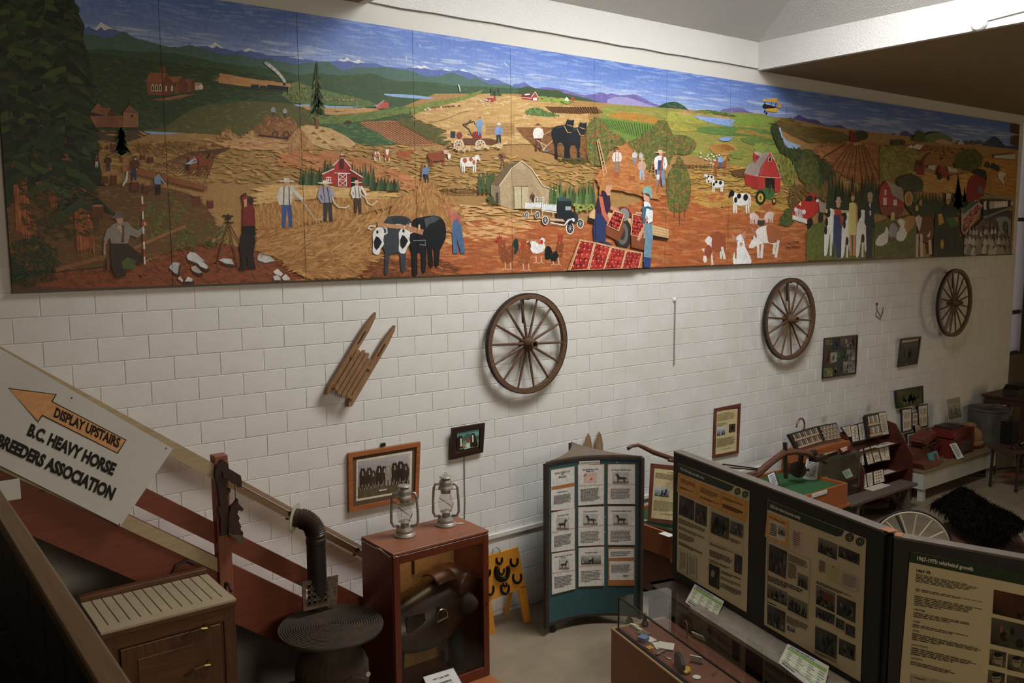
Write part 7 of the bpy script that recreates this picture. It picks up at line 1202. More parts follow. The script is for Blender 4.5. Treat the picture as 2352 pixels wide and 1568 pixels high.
# low glass case in front with small exhibits
G0 = V((4.27, -2.205, 0)); zc, zg = .70, 1.0; D_ = -Nn; DP = .535; GL = 2.6
gc = thing('low_glass_case', tuple(G0 + U * 1.2), 'low brown display case with glass top full of small exhibits', 'display case')
M_lam = mat('brown_laminate', '#8a5a3a', '#92623f', rough=.5, scale=2); obox(G0, U, D_, -.04, GL, -.05, DP, 0, zc - .02).build('base', M_lam, gc, fix=True); obox(G0, U, D_, -.045, GL, -.055, DP, zc - .02, zc - .005).build('base_rim', mat('tan_edge', '#a07a54', rough=.5), gc, fix=True); obox(G0, U, D_, .0, GL, .0, DP, zc - .005, zc).build('case_floor', mat('red_brown_cloth', '#5a3020', '#653827', rough=.95, scale=40), gc, fix=True)
Gm = glass_mat()
obox(G0, U, D_, 0, GL, 0, .005, zc, zg).build('front_pane', Gm, gc, fix=True); obox(G0, U, D_, 0, .005, .005, DP, zc, zg).build('end_pane', Gm, gc, fix=True); obox(G0, U, D_, 0, GL, 0, DP, zg, zg + .006).build('top_pane', Gm, gc, fix=True)
M_strip = mat('case_metal_strip', '#3a342c', rough=.35, metal=.8)
obox(G0, U, D_, -.002, GL, -.004, .008, zg - .004, zg + .01).build('edge_strip', M_strip, gc, fix=True); obox(G0, U, D_, -.006, .004, -.004, .008, zc, zg).build('edge_strip', M_strip, gc, fix=True); obox(G0, U, D_, -.002, GL, -.03, .002, zc - .004, zc + .004).build('edge_strip', mat('hinge_black'), gc, fix=True)
ZC = Plane((0, 0, zc), (0, 0, 1))
def small(name, px_, py_, label, cat, fn, m):
    o_ = ZC.hit(px_, py_) ; o_.z = zc; b = MB(Matrix.Translation(o_) @ Matrix.Rotation(random.uniform(-.6, .6), 4, 'Z')); fn(b); tag(b.build(name, m), label, cat, 'small exhibits in the glass case')
paper = mat('old_white_paper', '#b8b0a0', rough=.6); bone = mat('ivory_box', '#b0a68e', rough=.5); tin = mat('dull_tin', '#9a9488', rough=.35, metal=.8); bluebox = mat('blue_box', '#5a6c94', rough=.5); darkw = mat('dark_figure', '#1c140f', rough=.5); gold = mat('gold_trim', '#a8802c', rough=.4)
small('dark_figurine', 1481, 1437, 'little dark standing figurine at the far corner of the low case', 'figurine', lambda b: b.lathe([(.03, 0), (.035, .02), (.022, .05), (.018, .09), (.01, .1), (.018, .115), (.012, .13), (.003, .135)]), darkw)
small('small_white_box', 1457, 1441, 'small ivory box nearest the far corner of the low case', 'box', lambda b: b.box((0, 0, .015), (.03, .09, .03)), bone)
small('small_white_box', 1466, 1447, 'second small ivory box beside the pile of silver tools', 'box', lambda b: b.box((0, 0, .012), (.03, .10, .024)), bone)
small('silver_tool_bundle', 1480, 1456, 'bundle of small silver tools behind the blue box', 'tools', lambda b: [b.cyl((-.05 + .02 * i, -.05, .008), (-.03 + .018 * i, .06, .010 + .004 * (i % 2)), .007) for i in range(5)], tin)
small('blue_tin', 1478, 1472, 'small blue lidded box at the case front', 'box', lambda b: b.box((0, 0, .018), (.07, .075, .036)).box((0, 0, .04), (.075, .08, .008)), bluebox)
small('folded_card', 1493, 1470, 'white folded card beside the blue box', 'card', lambda b: b.box((0, 0, .006), (.08, .10, .012)), paper)
small('folded_card', 1511, 1484, 'wide white caption card before the lettered plate', 'card', lambda b: b.box((0, 0, .005), (.07, .13, .010)), paper)
small('brass_tag', 1492, 1488, 'square brass tag in front of the folded cards', 'tag', lambda b: b.box((0, 0, .005), (.06, .06, .010)), gold)
small('lettered_plate', 1530, 1490, 'cream enamel plate with dark lettering in the middle of the case', 'plate', lambda b: b.box((0, 0, .03), (.07, .14, .008), Matrix.Rotation(-.5, 3, 'Y')), paper)
small('glass_syringe', 1520, 1503, 'glass and metal syringe lying below the lettered plate', 'syringe', lambda b: b.cyl((-.06, 0, .012), (.05, .03, .012), .011).cyl((.05, .03, .012), (.09, .04, .012), .004), tin)
small('silver_spoon', 1536, 1512, 'silver spoon near the front rim of the case', 'spoon', lambda b: b.ell((0, 0, .006), (.02, .03, .006)).cyl((0, .03, .006), (.01, .12, .006), .004), tin)
small('horse_blinker', 1562, 1535, 'black leather horse blinker with gold edge', 'blinker', lambda b: b.prism([(-.02, -.09, 0), (-.02, .09, 0), (-.02, .10, .08), (-.02, .05, .13), (-.02, -.05, .13), (-.02, -.10, .08)], (.03, 0, 0)), darkw)
small('gold_tassel', 1578, 1545, 'gold tassel beside the horse blinker', 'tassel', lambda b: b.ell((0, 0, .02), (.05, .03, .02)).ell((.05, .02, .015), (.03, .03, .015)), gold)
small('folded_card', 1600, 1522, 'white tent card standing behind the blinker', 'card', lambda b: b.box((0, 0, .035), (.008, .11, .07), Matrix.Rotation(-.4, 3, 'Y')), paper)
small('white_button', 1600, 1556, 'round white button at the near end of the case', 'button', lambda b: b.lathe([(.03, 0), (.035, .008), (.02, .014)]), paper)
small('glass_stopper', 1637, 1553, 'pair of clear glass stoppers at the near end of the case', 'stopper', lambda b: b.ell((0, 0, .014), (.014, .014, .014)).ell((.04, .01, .014), (.014, .014, .014)), glass_mat('knob_glass', (.85, .87, .85)))
small('folded_card', 1604, 1468, 'white caption card at the rear of the low case', 'card', lambda b: b.box((0, 0, .03), (.01, .13, .06), Matrix.Rotation(-.5, 3, 'Y')), paper)
small('iron_hook', 1578, 1466, 'thin rusty hook standing at the rear of the low case', 'hook', lambda b: b.tube([(0, 0, 0), (0, 0, .12), (0, .03, .16), (0, .06, .13)], .006, 6), mat('rusty_hook', '#6a4c30', rough=.6))
# leaflets curling out below the posters
for i, q in enumerate(([(540, 940), (727, 1050), (665, 1183), (480, 1055)], [(1130, 1318), (1392, 1462), (1350, 1660), (1070, 1440)])):
    k = K3(q); zl = [1.0, 1.0, .915, .915] if i == 0 else [1.02, 1.02, .95, .95]; P4 = [Plane((0, 0, z), (0, 0, 1)).hit(*a) for z, a in zip(zl, k)]
    nn = (P4[1] - P4[0]).cross(P4[3] - P4[0]).normalized(); nn = nn if nn.z > 0 else -nn; pl = Plane(P4[0], nn); P4 = [pl.hit(*a) for a in k]
    t = thing('green_leaflet', tuple(sum(P4, V()) / 4), ('leaflet with a green table tucked under the left poster', 'leaflet with a green table tucked under the right poster')[i], 'leaflet', 'leaflets under the posters')
    MB().prism(P4, nn * -.001).build('sheet', mat('leaflet_paper', '#b8b4aa', rough=.5), t, fix=True)
    p = Print(pl, base=.0008, step=.0003, cell=6); p.at(); B4 = lambda u, v: tuple((k[0][j] * (1 - u) + k[1][j] * u) * (1 - v) + (k[3][j] * (1 - u) + k[2][j] * u) * v for j in (0, 1))
    qd = lambda u0, v0, u1, v1: [B4(u0, v0), B4(u1, v0), B4(u1, v1), B4(u0, v1)]
    p.para('#6a6a78', qd(.08, .02, .9, .10), 1, .8); p.quad('#7a9a50', qd(.04, .12, .97, .24))
    for j in range(6): p.quad('#b4bc98' if j % 2 else '#c4c4b4', qd(.04, .26 + j * .09, .97, .345 + j * .09)); [p.para('#5a5a50', qd(.08 + m_ * .24, .28 + j * .09, .25 + m_ * .24, .33 + j * .09), 1, .7) for m_ in range(4)]
    p.para('#4a4a44', qd(.06, .84, .8, .90), 1, .8); p.build('print', t)
# ================================================================ farm exhibits along the right part of the wall
M_orw = wood('orange_table_wood', '#8a4a22', '#9c582a', 'x', .5); M_felt = mat('green_felt', '#1f4a26', '#28562d', rough=.98, scale=40, bump=.3, bscale=200)
tx0, tx1, ty0, ty1, tz = 6.17, 9.68, -1.16, -.14, .9
tb = thing('felt_table', ((tx0 + tx1) / 2, -.65, 0), 'long orange wooden table with green felt top along the wall', 'table')
MB().mm(tx0 + .03, tx1 - .03, ty0 + .03, ty1 - .03, tz - .08, tz - .045).build('felt_top', M_felt, tb)
for a in ((tx0, tx1, ty0, ty0 + .03), (tx0, tx1, ty1 - .03, ty1), (tx0, tx0 + .03, ty0 + .03, ty1 - .03), (tx1 - .03, tx1, ty0 + .03, ty1 - .03)): MB().mm(*a, tz - .30, tz).build('apron', M_orw, tb, bevel=.003)
MB().mm(tx0 - .02, tx1 + .06, ty0 - .02, ty0 + .04, tz - .335, tz - .30).build('lower_moulding', M_orw, tb)
MB().mm(tx0 + .02, tx1 - .02, ty0 + .05, ty1 - .05, .1, tz - .3).build('pedestal', wood('dark_pedestal', '#5a2c18', '#6a3820', 'z', .5), tb)
for x in (tx0 + .05, tx1 - .1):
    for y in (ty0 + .05, ty1 - .1): MB().mm(x, x + .06, y, y + .06, 0, tz - .3).build('leg', M_orw, tb)
zf = tz - .045
# plough standing on the felt
M_plw = wood('plough_wood', '#4a2a1c', '#5c3826', 'x', .55); M_pli = mat('plough_iron', '#241a16', '#3a2a20', rough=.6, metal=.4, scale=14)
pw_ = thing('walking_plough', (7.9, -.8, zf), 'old walking plough with curved wooden handles standing on the green table', 'plough')
Q = lambda y, *q: [Plane((0, y, 0), (0, -1, 0)).hit(*a) for a in q]
MB().tube(Q(-.6, (1442, 1030), (1452, 1024), (1466, 1022), (1480, 1028), (1500, 1038), (1540, 1052), (1600, 1068), (1680, 1082)), [.022, .02, .021, .026, .03, .03, .03, .035], 10).build('handle', M_plw, pw_, smooth=True)
MB().tube(Q(-.95, (1536, 1056), (1546, 1058), (1600, 1078), (1700, 1098)), [.02, .02, .025, .03], 8).build('handle', M_plw, pw_, smooth=True)
MB().tube(Q(-.8, (1700, 1108), (1740, 1088), (1770, 1062), (1800, 1040), (1825, 1037), (1850, 1040), (1880, 1052), (1898, 1062)), [.05, .05, .045, .045, .04, .04, .035, .03], 8).build('beam', M_plw, pw_)
MB().bar(*Q(-.8, (1803, 1016), (1805, 1098)), .03, .05, (0, 1, 0)).build('coulter', M_pli, pw_); MB().tube(Q(-.8, (1660, 1066), (1740, 1076)), .01, 6).tube(Q(-.85, (1660, 1072), (1740, 1079)), .01, 6).build('brace_rod', M_pli, pw_)
MB().bar(*Q(-.72, (1840, 1042), (1838, 1070)), .05, .05, (0, 1, 0)).build('wheel_bracket', M_pli, pw_); wc = Q(-.66, (1833, 1078))[0]; MB().lathe([(.06, -.02), (.115, -.018), (.115, .018), (.06, .02)], wc, 20, (1, .25, 0)).tube([wc + V((-.08, -.05, .0)), wc + V((.16, -.06, -.02))], .02, 8).build('gauge_wheel', M_pli, pw_)
MB().box(Q(-.8, (1880, 1052))[0], (.28, .12, .06)).ell(Q(-.8, (1868, 1040))[0], (.08, .05, .05)).build('hitch', M_pli, pw_)
p0_ = V((7.5, -.8, zf)); MB().prism([p0_ + V((0, -.12, 0)), p0_ + V((.75, -.1, .02)), p0_ + V((.35, -.08, .3)), p0_ + V((-.1, -.02, .26))], (0, .06, 0)).build('mouldboard', M_pli, pw_, fix=True)
MB().bar(Q(-.8, (1700, 1108))[0], p0_ + V((.2, 0, .05)), .07, .07).build('frog', M_pli, pw_)
# cards and poster on the table
def standcard(name, label, cat, pl, q, draw, th=.006, m=None, back=.0):
    P = [pl.hit(*a) for a in q]; t = thing(name, tuple(V((sum(p.x for p in P) / 4, sum(p.y for p in P) / 4, min(p.z for p in P)))), label, cat); MB().prism(P, pl.N * -th).build('board', m or mat('white_card'), t, fix=True); pr = Print(pl, base=.0006, step=.0004, cell=4); draw(pr); pr.build('print', t); return t
ZP = Plane((0, 0, zf), (0, 0, 1)); pl = Plane(ZP.hit(1860, 1102), (-.5, -.86, .15)); standcard('plough_card', 'large white typed card standing in front of the plough', 'card', pl, [(1853, 1053), (1882, 1061), (1876, 1106), (1844, 1099)], lambda p: p.para('#5a564e', [(1856, 1058), (1879, 1065), (1872, 1100), (1849, 1093)], 10))
pl = Plane(ZP.hit(1781, 1118), (-.7, -.7, .4)); standcard('framed_caption', 'small black-framed white caption on the green table', 'card', pl, [(1761, 1090), (1780, 1081), (1791, 1114), (1772, 1122)], lambda p: (p.quad('#c4c8ca', [(1763, 1091), (1778, 1084), (1788, 1113), (1773, 1119)]), p.para('#5a564e', [(1766, 1092), (1778, 1087), (1786, 1108), (1774, 1113)], 6)), m=M_black)
pl = Plane(V((6.32, -.74, zf)), (-.82, -.55, .12)); 
def d6(p):
    p.at(1400, 960, 5.227); p.quad('#c9b98a', [(540, 602), (900, 640), (880, 1240), (500, 1198)]); p.text('FUTURE FARMING', '#4a3a24', (690, 658), (860, 676), (0, -14), bold=.02); p.para('#6a5a3c', [(555, 650), (860, 690), (860, 760), (550, 720)], 6); p.photo([(545, 818), (712, 838), (708, 950), (540, 932)], ('#8a8a8c', '#2c2a28', '#c4c8d0'), 8); p.para('#6a5a3c', [(535, 980), (860, 1020), (850, 1140), (522, 1110)], 11); p.text('B.C. FARM MUSEUM', '#3a2c18', (620, 1155), (800, 1172), (0, -12), bold=.03)
standcard('farm_poster', 'maroon-bordered farm poster leaning on the table beside the teal stand', 'poster', pl, [(1494, 1064), (1600, 1074), (1585, 1210), (1487, 1196)], d6, .02, M_maroon)
o = MB().bar(Plane((0, 0, zf + .02), (0, 0, 1)).hit(1478, 1204), Plane((0, 0, zf + .02), (0, 0, 1)).hit(1560, 1226), .07, .04).build('plough_share', M_pli); tag(o, 'flat rusty plough share lying on the green felt by the poster', 'plough part')
o = MB().lathe([(.03, 0), (.03, .008)], Plane((0, 0, zf), (0, 0, 1)).hit(1484, 1203) + V((0, 0, .042)), 14).build('paper_disc', mat('white_card')); tag(o, 'small round white label on the plough share', 'label')
o = MB().box(Plane((0, 0, tz), (0, 0, 1)).hit(1530, 1230) + V((.03, .02, .004)), (.1, .16, .004)).build('price_slip', mat('white_card')); tag(o, 'white paper slip on the rim of the green table', 'paper')
o = MB().box((9.0, ty0 - .006, tz - .03), (.34, .01, .05)).build('white_clip_strip', mat('white_card')); tag(o, 'white strip clipped on the front rim of the green table', 'label strip')
# seed unit: wooden stand, open sample cases, glass case
M_redw = wood('red_brown_shelf', '#421a10', '#502216', 'z', .5)
su = thing('seed_display_stand', (10.15, -.35, 0), 'orange wooden stand holding the opened seed sample cases', 'stand')
MB().mm(9.72, 10.9, -.20, -.05, 0, 1.12).build('body', M_orw, su); MB().mm(9.71, 10.92, -.22, -.03, 1.12, 1.15).build('top', M_orw, su); MB().mm(9.5, 10.84, -.46, -.225, 1.042, 1.195).build('sloping_support', M_orw, su)
def tray(label, q, y, cols_, rows_, vial, pl=None):
    pl = pl or Plane((10, y, 1.3), (0, -1, .35)); P = [pl.hit(*a) for a in q]; t = thing('seed_sample_case', tuple(V((sum(p.x for p in P) / 4, P[0].y, min(p.z for p in P)))), label, 'sample case', 'opened seed sample cases')
    MB().prism(P, pl.N * -.05).build('case', mat('black_case', '#1c1612', rough=.6), t, fix=True)
    B5 = lambda u, v: (P[0] * (1 - u) + P[1] * u) * (1 - v) + (P[3] * (1 - u) + P[2] * u) * v
    for r in range(rows_):
        v0 = .07 + r * .9 / rows_; MB().prism([B5(.06, v0 + .62 / rows_), B5(.95, v0 + .62 / rows_), B5(.95, v0 + .84 / rows_), B5(.06, v0 + .84 / rows_)], pl.N * .008).build('label_strip', mat('cream_strip', '#b09478' if vial else '#8a8068', rough=.6), t, fix=True)
        for c in range(cols_):
            u = .08 + c * .87 / cols_; MB().tube([B5(u + .3 / cols_, v0 + .05 / rows_) + pl.N * .008, B5(u + .3 / cols_, v0 + .6 / rows_) + pl.N * .008], .011 if vial else .008, 6).build('vial', mat(('seed_pale', 'seed_tan', 'seed_grey')[(c * 7 + r) % 3], ('#b8b0a0', '#8a6a48', '#8a8880')[(c * 7 + r) % 3], rough=.4), t)
    return t
tray('opened seed sample case with white-topped vials, left of the pair', [(1812, 997), (1877, 978), (1892, 1014), (1832, 1033)], -.35, 13, 2, True)
tray('opened seed sample case with four close rows, right of the pair', [(1878, 978), (1921, 970), (1933, 1006), (1893, 1014)], -.35, 14, 4, False)
tray('flat seed sample case lying on the glass showcase', [(1878, 1033), (1908, 1024), (1925, 1036), (1888, 1049)], -.5, 9, 2, True, Plane((10.2, -.45, 1.095), (0, -.25, 1)))
o = MB().tube([(9.98, -.14, 1.152), (10.0, -.16, 1.35)] + [(9.93 + .10 * math.cos(a), -.2, 1.50 + .12 * math.sin(a)) for a in [i * .5 - .3 for i in range(8)]], .014, 6).build('animal_horns', mat('horn', '#4a3424', '#6a5038', rough=.4)); tag(o, 'curved pair of horns standing behind the seed cases', 'horns')
pl = Plane((10.6, -.5, 1.1), (0, -.6, 1)); standcard('red_plaque', 'small red plaque with white lettering on the showcase', 'plaque', pl, [(1925, 1028), (1948, 1020), (1958, 1030), (1935, 1040)], lambda p: (p.para('#c8b8a8', [(1929, 1029), (1946, 1023), (1953, 1029), (1937, 1037)], 2, .8)), .01, mat('red_board', '#5a2018', rough=.5))
gx0, gx1 = 9.89, 10.95
gs = thing('glass_showcase', ((gx0 + gx1) / 2, -.4, 0), 'dark glass showcase of specimens beside the green table', 'showcase')
MB().mm(gx0, gx1, -.57, -.225, 0, .48).build('base', mat('dark_case_wood'), gs)
for a in ((gx0, gx1, -.57, -.565), (gx0, gx0 + .005, -.565, -.225), (gx1 - .005, gx1, -.565, -.225)): MB().mm(*a, .48, 1.02).build('pane', glass_mat(), gs)
MB().mm(gx0, gx1, -.57, -.225, 1.02, 1.04).build('top', mat('metal_lid', '#5a564e', rough=.4, metal=.6), gs); MB().mm(gx0, gx1, -.235, -.225, .48, 1.02).build('back', mat('olive_back', '#5a5640', rough=.8), gs)
for x in (gx0, gx1 - .02): MB().mm(x, x + .02, -.575, -.555, .48, 1.02).build('corner_strip', mat('grey_strip', '#6a6a60', rough=.4, metal=.5), gs)
for i, (x, h_) in enumerate(((10.12, .2), (10.3, .26), (10.45, .16))): o = MB().lathe([(.05, 0), (.055, .02), (.055, h_ * .8), (.035, h_ * .9), (.04, h_)], (x, -.40, .485), 14).build('specimen_jar', mat('jar_contents', '#6a6450', '#8a8468', rough=.25), None); tag(o, ('squat specimen jar nearest the green table in the showcase', 'tallest specimen jar, middle of the showcase', 'smallest specimen jar, right of the tall jar')[i], 'jar', 'specimen jars in the showcase')
pl = Plane((10.6, -.48, .8), (-.2, -1, .35)); standcard('specimen_card', 'pale green card inside the glass showcase', 'card', pl, [(1934, 1083), (1951, 1075), (1960, 1093), (1944, 1099)], lambda p: p.para('#5a6a60', [(1937, 1084), (1950, 1078), (1956, 1091), (1945, 1095)], 4), m=mat('pale_green_card', '#a8b8a8', rough=.5))
# herbarium bookcase
bx0, bx1 = 10.98, 12.42
hb = thing('herbarium_bookcase', ((bx0 + bx1) / 2, -.3, 0), 'red-brown bookcase with sloping shelves of pressed plant sheets', 'bookcase')
for x in (bx0, bx1 - .025): MB().prism([(x, -.62, 0), (x, -.03, 0), (x, -.03, 1.28), (x, -.3, 1.22), (x, -.62, .75)], (.025, 0, 0)).build('side', M_redw, hb, fix=True)
for z, y in ((.93, -.42), (.52, -.55), (.12, -.60)): MB().mm(bx0 + .025, bx1 - .025, y, -.05, z, z + .025).build('shelf', M_redw, hb)
MB().mm(bx0 + .025, bx1 - .025, -.05, -.035, .1, 1.2).build('back', M_redw, hb)
def herb(label, q, y, kind, parent=None, grp='pressed plant sheets on the bookcase', frame_=True):
    pl = Plane((0, y, 0), (0, -1, .0)) if y > -.1 else Plane((11.8, y, .7), (0, -1, .25)); P = [pl.hit(*a) for a in q]; t = thing('pressed_plant_sheet', tuple(V((sum(p.x for p in P) / 4, sum(p.y for p in P) / 4, min(p.z for p in P)))), label, 'specimen sheet', grp)
    cx_, cy_ = sum(a for a, b in q) / 4, sum(b for a, b in q) / 4; qi = [(cx_ + (a - cx_) * .86, cy_ + (b - cy_) * .9) for a, b in q]
    MB().prism(P, pl.N * -.02).build('frame', M_black, t, fix=True); pr = Print(pl, base=.001, step=.0005, cell=3); pr.quad('#d0c7b4', qi); B6 = lambda u, v: tuple((qi[0][k] * (1 - u) + qi[1][k] * u) * (1 - v) + (qi[3][k] * (1 - u) + qi[2][k] * u) * v for k in (0, 1))
    if kind == 'stem':
        pr.line('#6a4a2c', [B6(.45, .92), B6(.5, .5), B6(.55, .12)], .9)
        for k in range(6): s_ = 1 if k % 2 else -1; pr.line('#7a5a34', [B6(.5, .75 - k * .11), B6(.5 + s_ * .28, .6 - k * .1)], 1.0)
        pr.el('#7a3c24', *B6(.8, .88), 1.6, 1.6, 6)
    elif kind == 'ears':
        for k in range(5):
            for r in (0, 1): pr.line('#7a5a34', [B6(.15 + k * .17, .12 + r * .45), B6(.17 + k * .17, .42 + r * .45)], 1.1)
    elif kind == 'dots': [pr.el('#6a3424', *B6(.25 + .25 * (k % 3), .15 + .24 * (k // 3)), 1.7, 1.9, 7) for k in range(11)]
    elif kind == 'photo': pr.photo(qi, ('#5a5c38', '#24281a', '#7a7c50'), 14, False)
    else: pr.para('#7a7468', [B6(.1, .1), B6(.9, .1), B6(.9, .9), B6(.1, .9)], 10)
    pr.build('print', t); return t
S3 = lambda *q: [(1780 + x / 6.273, 950 + y / 6.273) for x, y in q]
herb('narrow pressed plant sheet at the left end of the top shelf', S3((955, 195), (1085, 165), (1110, 330), (1060, 340)), -.32, 'text')
herb('pressed plant sheet with branching stem, second on the top shelf', S3((1085, 170), (1190, 145), (1220, 395), (1115, 415)), -.32, 'stem')
herb('pressed plant sheet with two sprigs beside the vial board', S3((1190, 140), (1280, 120), (1315, 370), (1225, 398)), -.32, 'stem')
herb('tall blank-backed sheet leaning left of the vial board', S3((1275, 45), (1320, 32), (1365, 355), (1320, 375)), -.30, 'text')
vb = tray('green board with two rows of seed vials on the top shelf', S3((1312, 15), (1480, -20), (1545, 320), (1365, 358)), -.30, 7, 2, True); vb.name = 'vial_board'
herb('wide white written sheet leaning right of the vial board', S3((1485, -22), (1595, -40), (1655, 305), (1545, 322)), -.30, 'text')
herb('pressed plant sheet at the left end of the middle shelf', S3((1215, 510), (1265, 495), (1295, 740), (1220, 765)), -.44, 'stem')
herb('pressed plant sheet with forked stem, second on the middle shelf', S3((1275, 490), (1365, 465), (1435, 715), (1340, 742)), -.44, 'stem')
herb('pressed grass sheet, third on the middle shelf', S3((1370, 462), (1465, 440), (1538, 685), (1438, 712)), -.44, 'ears')
herb('largest pressed plant sheet, right end of the middle shelf', S3((1470, 438), (1635, 420), (1668, 668), (1540, 684)), -.44, 'stem')
herb('pressed grass sheet, left on the lowest shelf', S3((1230, 880), (1305, 860), (1335, 1060), (1260, 1085)), -.53, 'text')
herb('pressed grass sheet, middle of the lowest shelf', S3((1312, 855), (1405, 830), (1420, 1035), (1340, 1058)), -.53, 'text')
herb('spotted seed-head sheet, right on the lowest shelf', S3((1410, 828), (1560, 790), (1590, 980), (1425, 1020)), -.53, 'dots')
for i, (x, w_, z) in enumerate(((11.9, .5, .957), (11.7, .6, .547))): o = MB().box((x, -.38 if i == 0 else -.5, z + .003), (w_, .14, .004)).build('loose_sheet', mat('old_white_paper')); tag(o, ('loose white papers lying on the top bookcase shelf', 'loose white papers lying on the middle bookcase shelf')[i], 'paper')
# bench
M_gry = wood('grey_bench_wood', '#4a4034', '#5c5042', 'x', .8)
bn = thing('plank_bench', (11.05, -.78, 0), 'rough grey plank bench in front of the bookcase', 'bench')
MB().mm(10.15, 11.98, -.95, -.66, .40, .445).build('seat', M_gry, bn, bevel=.006)
for x in (10.35, 11.75): MB().bar((x, -.92, 0), (x, -.86, .40), .04, .12, (0, 1, 0)).build('leg', M_gry, bn); MB().bar((x, -.68, 0), (x, -.74, .40), .04, .12, (0, 1, 0)).build('leg', M_gry, bn); MB().bar((x + (.0), -.80, .08), (x + (.35 if x < 11 else -.35), -.80, .40), .04, .06).build('brace', M_gry, bn)
o = MB().box(Plane((0, 0, .447), (0, 0, 1)).hit(2015, 1118), (.5, .16, .003)).build('bench_notice', paper); tag(o, 'white paper notice lying on the plank bench', 'paper')
# white platform with red machines
M_wp = mat('chipped_white_paint', '#b0aca0', '#a49f92', rough=.6, scale=5, mixr=(.45, .8)); M_straw = mat('straw_cover', '#6a5638', '#7d6844', rough=.95, scale=60, bump=.6, bscale=120)
wp = thing('white_platform', (13.7, -.43, 0), 'long low white platform carrying red farm machines', 'platform')
MB().mm(12.47, 14.97, -.78, -.1, .20, .48).build('box', M_wp, wp); MB().mm(12.45, 14.99, -.80, -.08, .48, .50).build('straw_top', M_straw, wp)
for x in (12.50, 14.85):
    for y in (-.76, -.2): MB().mm(x, x + .09, y, y + .09, 0, .20).build('leg', M_wp, wp)
M_rd = mat('old_red_paint', '#6a1c14', '#581812', rough=.55, scale=6); M_rdd = mat('faded_red_wood', '#5a2a1c', '#6a3424', rough=.7, scale=8)
mt = thing('fanning_mill', (14.1, -.45, .5), 'bright red wooden fanning mill box on the white platform', 'machine')
MB().prism([(13.62, -.62, .505), (14.45, -.62, .505), (14.45, -.62, .95), (14.2, -.62, .98), (13.95, -.62, .86), (13.62, -.62, .80)], (0, .36, 0)).build('body', M_rd, mt, fix=True); MB().mm(13.7, 14.1, -.6, -.28, .99, 1.02).build('hopper_lid', mat('dark_lid', '#241c18', rough=.5), mt); MB().mm(13.68, 14.12, -.64, -.26, .84, .99).build('hopper', M_rd, mt); MB().mm(14.0, 14.3, -.632, -.62, .55, .75).build('side_plate', mat('dull_grey_plate', '#4a443e', rough=.6), mt); MB().lathe([(.07, 0), (.07, .03)], (13.68, -.66, .9), 12, (0, -1, 0)).build('pulley', M_rd, mt)
cr_ = thing('seed_cleaner', (13.15, -.5, .5), 'faded red-brown seed cleaner with open trays on the platform', 'machine')
MB().mm(12.85, 13.45, -.42, -.15, .505, .72).build('body', M_rdd, cr_); MB().box((13.2, -.35, .78), (.5, .2, .03), Matrix.Rotation(.35, 3, 'Y')).build('tray', M_rdd, cr_); MB().box((13.3, -.3, .86), (.42, .26, .12), Matrix.Rotation(-.25, 3, 'Y')).build('hopper', M_rdd, cr_); MB().cyl((13.0, -.44, .74), (13.5, -.5, .82), .02).build('shaft', M_pli, cr_)
sh = thing('wooden_scoop', (12.85, -.62, .5), 'reddish wooden scoop lying at the near end of the platform', 'scoop')
MB().prism([(12.58, -.74, .505), (13.0, -.74, .505), (13.12, -.72, .60), (12.52, -.72, .60)], (0, .22, 0)).build('bowl', M_rdd, sh, fix=True); MB().cyl((13.0, -.63, .56), (13.3, -.66, .60), .018).build('handle', M_rdd, sh)
pl = Plane((13.1, -.72, .6), (-.3, -1, .3)); t = thing('turquoise_plate', (13.05, -.72, .5), 'turquoise framed metal plate propped on the platform', 'plate')
q4 = [(2130, 1042), (2152, 1034), (2160, 1060), (2139, 1067)]; MB().prism([pl.hit(*a) for a in q4], pl.N * -.02).build('plate', mat('turquoise_paint', '#3a7a74', rough=.5), t, fix=True); MB().prism([pl.hit(*a) for a in [(2144, 1043), (2150, 1041), (2155, 1058), (2149, 1060)]], pl.N * .006).build('inset', M_rdd, t, fix=True)
pl = Plane((13.7, -.72, .6), (-.35, -1, .4)); standcard('typed_card', 'white typed card leaning on the red mill', 'card', pl, [(2181, 1020), (2196, 1016), (2214, 1050), (2199, 1055)], lambda p: p.para('#5a564e', [(2184, 1022), (2195, 1019), (2210, 1047), (2200, 1051)], 9))
sk = MB().ell((14.74, -.40, .70), (.23, .22, .2), 18, 12).ell((14.72, -.4, .90), (.14, .12, .06), 14, 8).ell((14.74, -.40, .60), (.26, .24, .1), 18, 8).build('burlap_sack', mat('burlap', '#7a5a38', '#8a6842', rough=.95, scale=50, bump=.5, bscale=90), smooth=True); tag(sk, 'tied tan burlap sack at the far end of the platform', 'sack')
